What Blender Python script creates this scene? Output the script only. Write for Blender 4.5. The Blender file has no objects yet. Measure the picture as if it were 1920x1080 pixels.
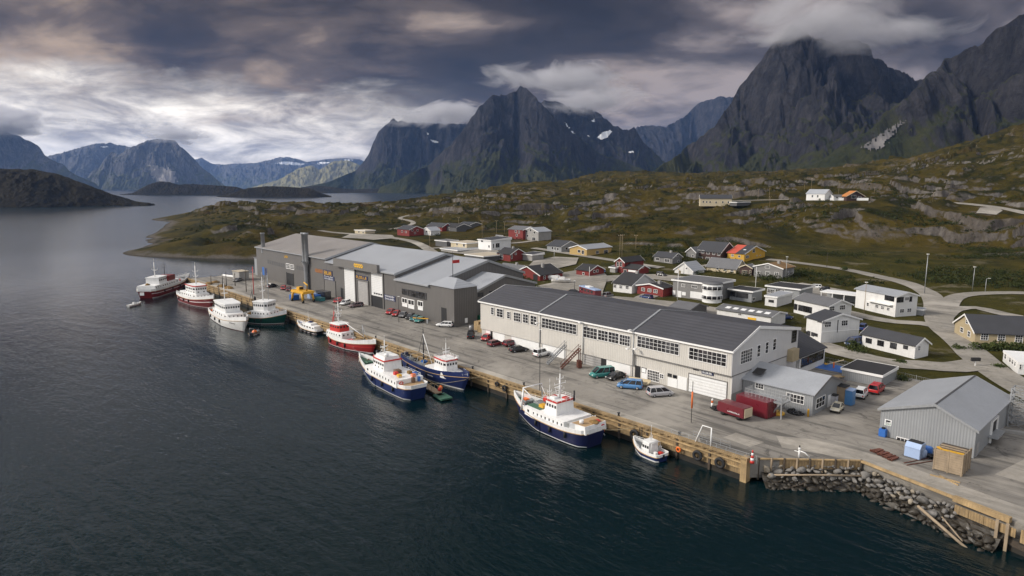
import bpy, bmesh, math, random
import numpy as np
from mathutils import Vector, Matrix
from mathutils.bvhtree import BVHTree
random.seed(7)
SC = bpy.context.scene
COL = SC.collection
R = math.radians
PI = math.pi

# ---------------------------------------------------------------- camera model (authoring helpers)
F, HZ, CZ = 1230.0, 350.0, 40.0
PITCH = math.atan((540 - HZ) / F)
TH = R(-47.5)
CT, ST = math.cos(TH), math.sin(TH)
def ray(px, py):
    x = (px - 960) / F; y = (540 - py) / F
    return np.array([x, math.cos(PITCH) + math.sin(PITCH) * y, -math.sin(PITCH) + math.cos(PITCH) * y])
OX, OY = 31.9, 84.9                               # quay corner seen from the camera
def c2q(X, Y):                                    # camera-aligned plan -> world (x along the quay, y inland)
    return (X - OX) * CT + (Y - OY) * ST, -(X - OX) * ST + (Y - OY) * CT
def q2c(x, y):
    return OX + x * CT - y * ST, OY + x * ST + y * CT
CAMX, CAMY = c2q(0, 0)
def at(px, py, z=3.0):                            # a ground point of height z
    d = ray(px, py); t = (z - CZ) / d[2]
    x, y = c2q(d[0] * t, d[1] * t); return Vector((x, y, z))
def atd(px, py, Y):                               # a point Y metres ahead of the drone
    d = ray(px, py); t = Y / d[1]
    x, y = c2q(d[0] * t, d[1] * t); return Vector((x, y, CZ + d[2] * t))

# ---------------------------------------------------------------- numpy noise
def _perm(seed):
    r = np.random.RandomState(seed); p = r.permutation(256); return np.concatenate([p, p, p])
_ANG = np.linspace(0, 2 * np.pi, 256, endpoint=False)
def perlin(x, y, seed=0):
    p = _perm(seed)
    xi = np.floor(x).astype(np.int64); yi = np.floor(y).astype(np.int64)
    xf = x - xi; yf = y - yi; xi &= 255; yi &= 255
    u = xf * xf * xf * (xf * (xf * 6 - 15) + 10); v = yf * yf * yf * (yf * (yf * 6 - 15) + 10)
    def g(ix, iy, fx, fy):
        a = _ANG[p[p[ix & 255] + (iy & 255)]]
        return np.cos(a) * fx + np.sin(a) * fy
    n00 = g(xi, yi, xf, yf); n10 = g(xi + 1, yi, xf - 1, yf)
    n01 = g(xi, yi + 1, xf, yf - 1); n11 = g(xi + 1, yi + 1, xf - 1, yf - 1)
    return ((n00 * (1 - u) + n10 * u) * (1 - v) + (n01 * (1 - u) + n11 * u) * v) * 1.5
def fbm(x, y, oct=5, seed=0, gain=.5, lac=2.03):
    s = np.zeros_like(x, dtype=float); a = 1.0; f = 1.0
    for k in range(oct):
        s += a * perlin(x * f + 13.7 * k, y * f - 7.1 * k, seed + k); a *= gain; f *= lac
    return s
def ridged(x, y, oct=5, seed=0, gain=.5):
    s = np.zeros_like(x, dtype=float); a = 1.0; f = 1.0; w = 1.0
    for k in range(oct):
        n = 1 - np.abs(perlin(x * f + 3.3 * k, y * f + 9.2 * k, seed + k)); n = n * n * w
        s += a * n; w = np.clip(n * 1.4, 0, 1); a *= gain; f *= 2.1
    return s
def sstep(a, b, x):
    t = np.clip((x - a) / (b - a), 0, 1); return t * t * (3 - 2 * t)

# ---------------------------------------------------------------- materials
MATS = {}
class NT:
    def __init__(s, nt): s.nt = nt; s.n = nt.nodes; s.l = nt.links
    def node(s, t, **kw):
        n = s.n.new(t)
        for k, v in kw.items():
            if k.startswith('i_'):
                key = k[2:]
                n.inputs[int(key) if key.isdigit() else key.replace('_', ' ')].default_value = v
            else: setattr(n, k, v)
        return n
    def link(s, a, b): s.l.new(a, b)
    def math(s, op, a, b=None, clamp=False):
        n = s.n.new('ShaderNodeMath'); n.operation = op; n.use_clamp = clamp
        for i, v in enumerate((a, b)):
            if v is None: continue
            if isinstance(v, (int, float)): n.inputs[i].default_value = v
            else: s.l.new(v, n.inputs[i])
        return n.outputs[0]
    def mix(s, fac, a, b, blend='MIX'):
        n = s.n.new('ShaderNodeMix'); n.data_type = 'RGBA'; n.blend_type = blend
        for sock, v in ((n.inputs[0], fac), (n.inputs[6], a), (n.inputs[7], b)):
            if isinstance(v, (int, float)): sock.default_value = v
            elif isinstance(v, (tuple, list)): sock.default_value = tuple(v)[:3] + (1,)
            else: s.l.new(v, sock)
        return n.outputs[2]
    def ramp(s, fac, stops, interp='LINEAR'):
        n = s.n.new('ShaderNodeValToRGB'); n.color_ramp.interpolation = interp
        e = n.color_ramp.elements
        while len(e) < len(stops): e.new(0.5)
        for el, (p, c) in zip(e, stops):
            el.position = p; el.color = (c, c, c, 1) if isinstance(c, (int, float)) else tuple(c)[:3] + (1,)
        s.l.new(fac, n.inputs[0]); return n.outputs[0]
    def noise(s, vec, scale, detail=4, rough=.55, dist=0):
        n = s.n.new('ShaderNodeTexNoise'); n.inputs['Scale'].default_value = scale
        n.inputs['Detail'].default_value = detail; n.inputs['Roughness'].default_value = rough
        n.inputs['Distortion'].default_value = dist
        if vec is not None: s.l.new(vec, n.inputs['Vector'])
        return n.outputs['Fac']
    def scale(s, vec, sx, sy, sz, rot=(0, 0, 0)):
        n = s.n.new('ShaderNodeMapping'); n.inputs['Scale'].default_value = (sx, sy, sz); n.inputs['Rotation'].default_value = rot
        s.l.new(vec, n.inputs[0]); return n.outputs[0]
    def bump(s, h, strength, dist, normal=None):
        n = s.n.new('ShaderNodeBump'); n.inputs['Strength'].default_value = strength; n.inputs['Distance'].default_value = dist
        s.l.new(h, n.inputs['Height'])
        if normal is not None: s.l.new(normal, n.inputs['Normal'])
        return n.outputs[0]
def newmat(name):
    m = bpy.data.materials.new(name); m.use_nodes = True
    t = NT(m.node_tree); b = t.n['Principled BSDF']; MATS[name] = m
    return m, t, b
def mat(name, col, rough=.6, metal=0.0, var=.12, scale=1.2, dirt=0.0, stripe=None, bump=0.0, bscale=8, spec=.5, coat=0.0):
    """painted / weathered surface; stripe = (kind, period, depth) with kind v (x+y), x, y or z"""
    m, t, b = newmat(name)
    co = t.node('ShaderNodeTexCoord').outputs['Object']
    geo = t.node('ShaderNodeObjectInfo').outputs['Location']
    va = t.node('ShaderNodeVectorMath', operation='ADD'); t.link(co, va.inputs[0]); t.link(geo, va.inputs[1])
    v = va.outputs[0]
    n1 = t.noise(v, scale, 5, .6)
    lo = tuple(c * (1 - var) for c in col); hi = tuple(min(1, c * (1 + var)) for c in col)
    c = t.mix(t.ramp(n1, [(.3, 0.0), (.7, 1.0)]), lo, hi)
    if dirt:
        st = t.noise(t.scale(v, 1.5, 1.5, .18), 1.6, 6, .65)
        c = t.mix(t.math('MULTIPLY', t.ramp(st, [(.48, 0.0), (.75, 1.0)]), dirt), c, tuple(x * .45 + .02 for x in col))
    h = None
    if stripe:
        kind, per, dep = stripe
        sep = t.node('ShaderNodeSeparateXYZ'); t.link(co, sep.inputs[0])
        s_ = t.math('ADD', sep.outputs[0], sep.outputs[1]) if kind == 'v' else sep.outputs['xyz'.index(kind)]
        fr = t.math('FRACT', t.math('DIVIDE', s_, per))
        h = t.ramp(fr, [(0.0, 0.0), (.12, 1.0), (.55, 1.0), (.67, 0.0)])
        c = t.mix(t.math('MULTIPLY', t.math('SUBTRACT', 1.0, h), dep), c, tuple(x * .55 for x in col))
    nrm = None
    if h is not None: nrm = t.bump(h, .5, .06)
    if bump: nrm = t.bump(t.noise(v, bscale, 6, .6), bump, .1, nrm)
    t.link(c, b.inputs['Base Color'])
    if nrm is not None: t.link(nrm, b.inputs['Normal'])
    b.inputs['Metallic'].default_value = metal
    b.inputs['Specular IOR Level'].default_value = spec
    r_ = t.ramp(n1, [(0.0, max(0, rough - .08)), (1.0, min(1, rough + .08))]); t.link(r_, b.inputs['Roughness'])
    b.inputs['Coat Weight'].default_value = coat
    return m
def M(name): return MATS[name]

# ---------------------------------------------------------------- mesh builder
class MB:
    def __init__(s): s.v = []; s.f = []; s.m = []; s.sm = []
    def add(s, vs, fs, m=0, smooth=False):
        o = len(s.v); s.v += [tuple(p) for p in vs]
        for f in fs: s.f.append(tuple(o + i for i in f)); s.m.append(m); s.sm.append(smooth)
        return s
    def box(s, x0, x1, y0, y1, z0, z1, m=0):
        return s.add([(x0, y0, z0), (x1, y0, z0), (x1, y1, z0), (x0, y1, z0), (x0, y0, z1), (x1, y0, z1), (x1, y1, z1), (x0, y1, z1)],
                     [(0, 3, 2, 1), (4, 5, 6, 7), (0, 1, 5, 4), (1, 2, 6, 5), (2, 3, 7, 6), (3, 0, 4, 7)], m)
    def cbox(s, c, d, rz=0, m=0, top=1.0):
        hx, hy, hz = d[0] / 2, d[1] / 2, d[2] / 2; ca, sa = math.cos(rz), math.sin(rz); vs = []
        for z, k in ((-hz, 1), (hz, top)):
            for x, y in ((-hx, -hy), (hx, -hy), (hx, hy), (-hx, hy)):
                x *= k; y *= k; vs.append((c[0] + x * ca - y * sa, c[1] + x * sa + y * ca, c[2] + z))
        return s.add(vs, [(0, 3, 2, 1), (4, 5, 6, 7), (0, 1, 5, 4), (1, 2, 6, 5), (2, 3, 7, 6), (3, 0, 4, 7)], m)
    def bar(s, a, b, w, h=None, m=0):               # square bar from a to b
        h = h or w; a = Vector(a); b = Vector(b); d = (b - a).normalized()
        u = d.cross(Vector((0, 0, 1)));  u = u.normalized() if u.length > 1e-4 else Vector((1, 0, 0)); w_ = u.cross(d)
        vs = []
        for p in (a, b):
            for i, j in ((-1, -1), (1, -1), (1, 1), (-1, 1)): vs.append(p + u * (i * w / 2) + w_ * (j * h / 2))
        return s.add(vs, [(0, 3, 2, 1), (4, 5, 6, 7), (0, 1, 5, 4), (1, 2, 6, 5), (2, 3, 7, 6), (3, 0, 4, 7)], m)
    def tube(s, pts, r, n=8, m=0, r2=None, closed=False):
        pts = [Vector(p) for p in pts]; k = len(pts); vs = []; fs = []
        for i, p in enumerate(pts):
            d = (pts[min(i + 1, k - 1)] - pts[max(i - 1, 0)])
            if closed: d = pts[(i + 1) % k] - pts[i - 1]
            d.normalize(); u = d.cross(Vector((0, 0, 1)))
            u = u.normalized() if u.length > 1e-3 else Vector((1, 0, 0)); w = u.cross(d)
            rr = r if r2 is None else r + (r2 - r) * i / max(1, k - 1)
            for j in range(n):
                a = 2 * PI * j / n; vs.append(p + u * math.cos(a) * rr + w * math.sin(a) * rr)
        for i in range(k if closed else k - 1):
            i2 = (i + 1) % k
            for j in range(n): fs.append((i * n + j, i * n + (j + 1) % n, i2 * n + (j + 1) % n, i2 * n + j))
        s.add(vs, fs, m, True)
        if not closed:
            o = len(s.v) - len(vs)
            s.f.append(tuple(o + j for j in reversed(range(n)))); s.m.append(m); s.sm.append(False)
            s.f.append(tuple(o + (k - 1) * n + j for j in range(n))); s.m.append(m); s.sm.append(False)
        return s
    def cyl(s, c, r, h, n=14, m=0, r2=None): return s.tube([c, (c[0], c[1], c[2] + h)], r, n, m, r2)
    def lathe(s, c, prof, n=16, m=0, axis='z', smooth=True):
        vs = []; fs = []; k = len(prof)
        for r_, h in prof:
            for j in range(n):
                a = 2 * PI * j / n; p = (r_ * math.cos(a), r_ * math.sin(a), h)
                if axis == 'y': p = (p[0], p[2], p[1])
                if axis == 'x': p = (p[2], p[0], p[1])
                vs.append((c[0] + p[0], c[1] + p[1], c[2] + p[2]))
        for i in range(k - 1):
            for j in range(n): fs.append((i * n + j, i * n + (j + 1) % n, (i + 1) * n + (j + 1) % n, (i + 1) * n + j))
        return s.add(vs, fs, m, smooth)
    def ball(s, c, r, n=10, m=0, sz=1.0):
        return s.lathe(c, [(max(.001, r * math.sin(PI * i / 6)), -r * sz * math.cos(PI * i / 6)) for i in range(7)], n, m)
    def prism(s, poly, z0, z1, m=0, mtop=None):     # plan polygon (ccw) extruded; z may be a callable
        n = len(poly); f0 = z0 if callable(z0) else (lambda x, y: z0); f1 = z1 if callable(z1) else (lambda x, y: z1)
        vs = [(x, y, f0(x, y)) for x, y in poly] + [(x, y, f1(x, y)) for x, y in poly]
        s.add(vs, [tuple(reversed(range(n)))] + [(i, (i + 1) % n, n + (i + 1) % n, n + i) for i in range(n)], m)
        o = len(s.v) - 2 * n
        s.f.append(tuple(o + n + i for i in range(n))); s.m.append(m if mtop is None else mtop); s.sm.append(False)
        return s
    def vprism(s, prof, ax, a0, a1, m=0):           # profile (u,z) extruded along axis 'x' or 'y'
        n = len(prof); P = (lambda u, z, a: (a, u, z)) if ax == 'x' else (lambda u, z, a: (u, a, z))
        vs = [P(u, z, a0) for u, z in prof] + [P(u, z, a1) for u, z in prof]
        return s.add(vs, [tuple(range(n)), tuple(reversed(range(n, 2 * n)))] + [(i, n + i, n + (i + 1) % n, (i + 1) % n) for i in range(n)], m)
    def loft(s, secs, m=0, smooth=True, closed=False, caps=True, mfun=None):
        k = len(secs); n = len(secs[0]); vs = [p for se in secs for p in se]; o = len(s.v); s.v += [tuple(p) for p in vs]
        for i in range(k - 1):
            for j in range(n if closed else n - 1):
                j2 = (j + 1) % n
                s.f.append((o + i * n + j, o + i * n + j2, o + (i + 1) * n + j2, o + (i + 1) * n + j))
                s.m.append(mfun(i, j) if mfun else m); s.sm.append(smooth)
        if caps:
            s.f.append(tuple(o + j for j in reversed(range(n)))); s.m.append(m if not mfun else mfun(0, 0)); s.sm.append(False)
            s.f.append(tuple(o + (k - 1) * n + j for j in range(n))); s.m.append(m if not mfun else mfun(k - 2, 0)); s.sm.append(False)
        return s
    def build(s, name, mats, parent=None, bevel=0, fixn=True):
        me = bpy.data.meshes.new(name)
        me.from_pydata(s.v, [], s.f)
        mats = mats if isinstance(mats, (list, tuple)) else [mats]
        for m in mats: me.materials.append(MATS[m] if isinstance(m, str) else m)
        me.polygons.foreach_set('material_index', s.m); me.polygons.foreach_set('use_smooth', s.sm)
        if fixn or bevel:
            bm = bmesh.new(); bm.from_mesh(me)
            bmesh.ops.remove_doubles(bm, verts=bm.verts, dist=1e-4)
            bmesh.ops.recalc_face_normals(bm, faces=bm.faces)
            if bevel:
                bmesh.ops.bevel(bm, geom=[e for e in bm.edges if len(e.link_faces) == 2 and e.calc_face_angle(0) > .6], offset=bevel, segments=2, affect='EDGES', clamp_overlap=True)
            bm.to_mesh(me); bm.free()
        me.update()
        o = bpy.data.objects.new(name, me); COL.objects.link(o)
        if parent is not None: o.parent = parent
        return o
def thing(name, label, cat, loc=(0, 0, 0), rz=0, group=None):
    o = bpy.data.objects.new(name, None); COL.objects.link(o)
    o.location = loc; o.rotation_euler = (0, 0, rz); o.empty_display_size = .5
    o['label'] = label; o['category'] = cat
    if group: o['group'] = group
    return o
def tag(o, label=None, cat=None, group=None, kind=None):
    for k, v in (('label', label), ('category', cat), ('group', group), ('kind', kind)):
        if v: o[k] = v
    return o
def dup(root, loc, rz=None, label=None, group=None, mats=None):
    """copy of a thing with copies of its parts and sub-parts; mats = {material: replacement}"""
    r = root.copy(); COL.objects.link(r); r.location = loc
    if rz is not None: r.rotation_euler = (0, 0, rz)
    if label: r['label'] = label
    if group: r['group'] = group
    def swap(o):
        if mats and o.type == 'MESH':
            for i, ms in enumerate(o.material_slots):
                if ms.material and ms.material.name in mats:
                    nm = mats[ms.material.name]; ms.link = 'OBJECT'; ms.material = MATS[nm]
    for ch in list(root.children):
        c = ch.copy(); COL.objects.link(c); c.parent = r; swap(c)
        for g in list(ch.children):
            d = g.copy(); COL.objects.link(d); d.parent = c; swap(d)
    return r
def gridmesh(name, V, nu, nv, m, parent=None, smooth=True):
    """numpy vertices V (nu*nv,3) as one sheet"""
    idx = np.arange(nu * nv).reshape(nu, nv)
    q = np.stack([idx[:-1, :-1], idx[1:, :-1], idx[1:, 1:], idx[:-1, 1:]], -1).reshape(-1, 4)
    return facemesh(name, V, q, m, parent, smooth)
def facemesh(name, V, q, m, parent=None, smooth=True):
    k = q.shape[1]; me = bpy.data.meshes.new(name)
    me.vertices.add(len(V)); me.vertices.foreach_set('co', np.ascontiguousarray(V, dtype=np.float32).ravel())
    me.loops.add(len(q) * k); me.loops.foreach_set('vertex_index', np.ascontiguousarray(q, dtype=np.int32).ravel())
    me.polygons.add(len(q)); me.polygons.foreach_set('loop_start', np.arange(0, len(q) * k, k, dtype=np.int32))
    me.polygons.foreach_set('loop_total', np.full(len(q), k, dtype=np.int32))
    me.polygons.foreach_set('use_smooth', np.full(len(q), smooth))
    me.update(calc_edges=True); me.validate()
    me.materials.append(MATS[m] if isinstance(m, str) else m)
    o = bpy.data.objects.new(name, me); COL.objects.link(o)
    if parent is not None: o.parent = parent
    return o

cam = bpy.data.cameras.new('camera'); camo = bpy.data.objects.new('camera', cam); COL.objects.link(camo)
camo.location = (CAMX, CAMY, CZ); camo.rotation_euler = (PI / 2 - PITCH, 0, R(47.5))
cam.sensor_width = 36; cam.lens = 36 * F / 1920; cam.clip_start = .5; cam.clip_end = 90000
SC.camera = camo
# ================================================================ LAND
ZPTS = [  # px, py, height
 # yard plane and village floor
 (1400,830,2.7),(1100,740,2.7),(800,640,2.7),(560,560,2.7),(420,525,2.7),(1600,830,2.7),(1760,860,2.7),(1900,900,2.7),(1900,760,3.0),(1300,600,3.0),(1000,560,3.0),(1560,700,3.0),(900,590,3),(700,520,3.0),(600,470,3.0),
 (1700,660,3.4),(1600,650,3.5),(1534,643,3.5),(1713,672,3.5),(1812,645,4.0),(1900,690,3.8),(1850,730,3.3),(1740,600,4),(1677,594,4),(1610,580,4),
 (1790,550,4.6),(1900,550,5.2),(1720,535,5),(1590,506,6),(1470,491,7),(1850,600,4.4),(1900,620,4.4),
 (1400,580,4.2),(1352,566,4.4),(1243,560,4.4),(1190,550,4.4),(1100,545,3.8),(1150,520,4.6),(1466,525,6),(1395,492,7),(1310,486,7),(1433,488,7.6),(1260,496,6.5),(1360,522,5.4),(1290,512,5.6),
 (1165,510,5),(1060,515,4.4),(983,520,4.4),(945,490,5),(1055,473,6.5),(1110,478,6.5),(962,447,8),(990,452,7.6),(920,470,6),(770,442,6.5),(830,433,7.5),(700,438,6.2),(690,445,5.8),(860,470,5.2),(800,465,5),(640,432,6),
 (1160,470,7.5),(1230,465,8.5),(1500,500,7),(1700,500,6.3),(1850,500,6.6),(1600,480,7.5),
 # shoreline (0) and sea bed of the headland
 (470,484,0.3),(440,476,0.3),(400,469,0.3),(360,461,0.3),(320,454,0.3),(285,451.5,0.3),(268,449.5,0.3),(280,443,1.2),(300,435,1.5),(315,426,1.5),(325,415,0.8),(321,400,0.3),
 (420,482,-4),(380,474,-4),(330,464,-4),(270,457,-4),(245,449,-4),(250,440,-5),(280,425,-5),(300,412,-5),(300,400,-5),(290,394,-6),(200,420,-8),(200,480,-8),(330,520,-8),(100,450,-8),(260,390,-8),(310,388,-7),
 (500,462,3),(520,450,3.2),(470,458,7),(430,456,7),(400,452,8),(350,444,8),(330,446,5),(560,440,5.5),(450,425,15),(440,445,10),(300,446,3),(380,437,11),
 (500,420,14),(560,425,10),(400,420,14),(355,425,8),
]
DPTS = [  # px, py, metres ahead
 (368,400.5,900),(386,390,840),(427,383,820),(480,383,820),(529,382,820),(547,378,820),(583,381.5,830),(634,387,850),(700,388.5,880),(772,384,900),(840,368,1000),(902,357,1050),(978,346,1100),(1043,346,1150),
 (560,400,690),(480,403,680),(640,405,650),(700,415,600),(760,412,610),(900,400,600),(900,372,800),(1000,362,850),(1000,400,600),(820,395,700),
 (1110,382,640),(1100,402,540),(1060,440,455),(1130,425,470),(1100,360,800),(1200,350,850),(1200,362,700),(1200,380,600),(1200,420,450),
 (1081,344,1300),(1136,322,1600),(1170,320,1600),(1212,324,1500),(1257,328,1500),(1300,330,1300),(1400,326,1300),(1500,326,1250),(1600,322,1150),(1700,307,1050),(1800,280,980),(1920,236,900),(2050,190,850),
 (1136,338,1150),(1257,340,1000),(1400,336,950),(1500,332,900),(1600,330,800),(1700,320,730),(1800,306,680),(1920,292,620),(2050,270,560),
 (1342,383,530),(1300,383,545),(1390,381,520),(1450,379,505),(1535,375,480),(1600,375,472),(1700,378,450),(1800,385,425),(1860,393,405),(1920,402,390),(2050,415,350),
 (1300,360,640),(1450,355,620),(1600,350,580),(1750,350,540),(1900,355,490),(1300,346,800),(1500,338,760),(1700,330,660),(1900,320,560),
 (1500,408,416),(1560,412,405),(1650,416,393),(1750,419,383),(1850,421,370),(1940,422,356),(1560,402,425),(1750,404,410),
 (1480,450,402),(1560,453,395),(1650,455,384),(1750,457,374),(1850,459,361),(1940,459,347),(1480,466,360),(1650,470,340),(1850,470,325),
 (1400,400,470),(1400,440,375),(1300,420,425),(1350,460,340),(1300,450,370),(1500,475,330),(1650,480,310),(1850,480,295),
]
for px, Y in ((620,1200),(700,1250),(780,1300),(850,1450),(640,1700),(760,1800),(860,1900),(450,1200),(380,1200),(300,1200),(500,1600),(300,1700),(920,2100),(700,2500),(500,2500),(300,2500)):
    pass
_P = []
for px, py, z in ZPTS:
    d = ray(px, py); t = (z - CZ) / d[2]; _P.append((d[0] * t, d[1] * t, z))
for px, py, Y in DPTS:
    d = ray(px, py); t = Y / d[1]; _P.append((d[0] * t, Y, CZ + d[2] * t))
for px, Y, z in ((620,1180,-5),(700,1230,-5),(780,1280,-5),(850,1500,-5),(640,1700,-8),(760,1800,-8),(860,2000,-8),(450,1150,-6),(380,1150,-6),(340,1020,-4),(300,1200,-7),(500,1600,-8),(300,1700,-9),(930,2300,-8),(700,2600,-9),(500,2600,-9),(300,2600,-9),
                 (1000,2000,14),(1100,2400,24),(1000,2700,8),(1300,2000,45),(1500,2000,60),(1700,1600,95),(1900,1500,135),(2150,1400,190),(2150,800,120),(2200,500,60),(2300,300,20),(2300,180,5)):
    _P.append(((px - 960) / F * Y, Y, z))
_P = np.array(_P); _S = 100.0
def _rbf_fit():
    n = len(_P); D = np.hypot(_P[:, None, 0] - _P[None, :, 0], _P[:, None, 1] - _P[None, :, 1]) / _S
    A = np.zeros((n + 3, n + 3)); A[:n, :n] = D + np.eye(n) * -0.02
    A[:n, n] = 1; A[:n, n + 1:] = _P[:, :2] / _S; A[n:, :n] = A[:n, n:].T
    return np.linalg.solve(A, np.concatenate([_P[:, 2], np.zeros(3)]))
_Wt = _rbf_fit()
def zbase(X, Y):
    X = np.asarray(X, float); Y = np.asarray(Y, float); n = len(_P)
    z = _Wt[n] + _Wt[n + 1] * X / _S + _Wt[n + 2] * Y / _S
    for i in range(n): z = z + _Wt[i] * np.sqrt((X - _P[i, 0]) ** 2 + (Y - _P[i, 1]) ** 2 + 9.0) / _S
    return z

# roads and paths: (pixel polyline, width)
ROADS = [
 ('road', [(2040,800),(1960,752),(1900,718),(1845,680),(1800,640),(1765,610),(1757,590),(1752,565),(1738,548),(1700,531),(1650,519),(1590,506),(1530,497),(1475,490),(1440,486)], 6.5),
 ('road', [(1765,603),(1775,577),(1790,558),(1820,551),(1880,549),(1960,550),(2060,553)], 5.5),
 ('road', [(1762,600),(1790,580),(1830,577),(1880,588),(1930,598),(2040,625)], 5.0),
 ('road', [(1838,682),(1790,688),(1730,684),(1670,680),(1610,668),(1560,654),(1520,640)], 7.5),
 ('road', [(1765,612),(1725,606),(1680,603),(1640,597),(1600,588),(1560,578),(1530,572)], 5.5),
 ('road', [(1560,555),(1520,552),(1480,545)], 9),
 ('road', [(1600,549),(1560,541),(1500,531)], 3),
 ('road', [(1000,545),(1060,533),(1120,524),(1165,520),(1230,519),(1300,526)], 12),
 ('road', [(1240,545),(1200,566),(1290,575),(1340,582),(1420,600)], 7),
 ('road', [(820,480),(795,462),(770,452),(730,445),(690,441),(650,438),(600,432)], 6),
 ('road', [(730,430),(762,424),(775,418),(765,413),(750,409),(770,403)], 4.5),
 ('road', [(800,466),(860,462),(930,458),(980,454),(1010,450),(1030,450)], 5),
 ('road', [(1000,465),(1060,474),(1110,482),(1150,488),(1200,496),(1240,502)], 5),
 ('road', [(1280,510),(1300,502),(1330,496)], 3),
 ('road', [(1310,379),(1370,377),(1430,375),(1480,374)], 4),
 ('road', [(1720,377),(1780,380),(1830,384),(1880,391),(1940,402),(2040,420)], 6),
]
ROADXY = []
for nm, pl, w in ROADS:
    pass
def _ray_zbase(px, py):
    d = ray(px, py); Ys = np.geomspace(60, 2500, 1500); zz = zbase(d[0] / d[1] * Ys, Ys); zr = CZ + d[2] / d[1] * Ys
    k = np.argmax(zr < zz); 
    if not (zr < zz).any(): k = len(Ys) - 1
    return d[0] / d[1] * Ys[k], Ys[k], zz[k]
def _resample(p, step):
    p = np.array(p, float); out = []
    # catmull-rom
    q = np.vstack([2 * p[0] - p[1], p, 2 * p[-1] - p[-2]])
    for i in range(1, len(q) - 2):
        n = max(2, int(np.hypot(*(q[i + 1] - q[i])[:2]) / step))
        t = np.linspace(0, 1, n, endpoint=False)[:, None]
        out.append(.5 * ((2 * q[i]) + (-q[i - 1] + q[i + 1]) * t + (2 * q[i - 1] - 5 * q[i] + 4 * q[i + 1] - q[i + 2]) * t ** 2 + (-q[i - 1] + 3 * q[i] - 3 * q[i + 1] + q[i + 2]) * t ** 3))
    out.append(p[-1:]); return np.vstack(out)
for nm, pl, w in ROADS:
    ROADXY.append((_resample([_ray_zbase(*p)[:2] for p in pl], 3.0), w))
# gravel lots, pixel polygons
LOTS = [[(1003,566),(1000,545),(1040,528),(1050,512),(1090,506),(1130,508),(1140,520),(1130,548),(1150,556),(1260,566),(1290,568),(1420,600),(1300,600),(1100,572)],
        [(1560,566),(1480,548),(1470,540),(1500,535),(1560,545),(1600,552),(1606,562)],
        [(985,505),(1000,490),(1040,482),(1085,484),(1080,496),(1040,505),(1010,512)],
        [(1830,400),(1838,390),(1870,389),(1880,396),(1868,402)],
        [(880,478),(840,474),(835,468),(880,464),(930,468),(950,480),(930,490)],
        [(640,446),(660,438),(735,441),(742,447),(700,450)]]
FLAT = [(1342,381,24),(1535,374,18),(1600,374,22),(1430,378,18)]
FLATXY = [(_ray_zbase(px, py)[:2], r) for px, py, r in FLAT]
LOTXY = [[_ray_zbase(*p)[:2] for p in pl] for pl in LOTS]
COASTQ = [(-400,14),(-246,14),(-241,0.3),(0,0.3),(3,4),(10.7,11.0),(20,8.6),(29.4,6.3),(45,5),(200,2)]
def flatmask(X, Y):
    m = np.ones_like(X)
    for pl, w in ROADXY:
        bx0, by0 = pl.min(0) - 15; bx1, by1 = pl.max(0) + 15
        s = np.where((X > bx0) & (X < bx1) & (Y > by0) & (Y < by1))
        if len(s[0]) == 0: continue
        xs, ys = X[s], Y[s]; d = np.full(xs.shape, 1e9)
        for p in pl[::2]: d = np.minimum(d, (xs - p[0]) ** 2 + (ys - p[1]) ** 2)
        m[s] = np.minimum(m[s], sstep(w / 2 + 1, w / 2 + 9, np.sqrt(d)))
    for (fx, fy), r in FLATXY:
        m = np.minimum(m, sstep(r * .6, r * 1.4, np.hypot(X - fx, Y - fy)))
    for pl in LOTXY:
        pl = np.array(pl); c = pl.mean(0); r = np.hypot(*(pl - c).T).max()
        m = np.minimum(m, sstep(r * .75, r * 1.15 + 6, np.hypot(X - c[0], Y - c[1])))
    return m
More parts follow.
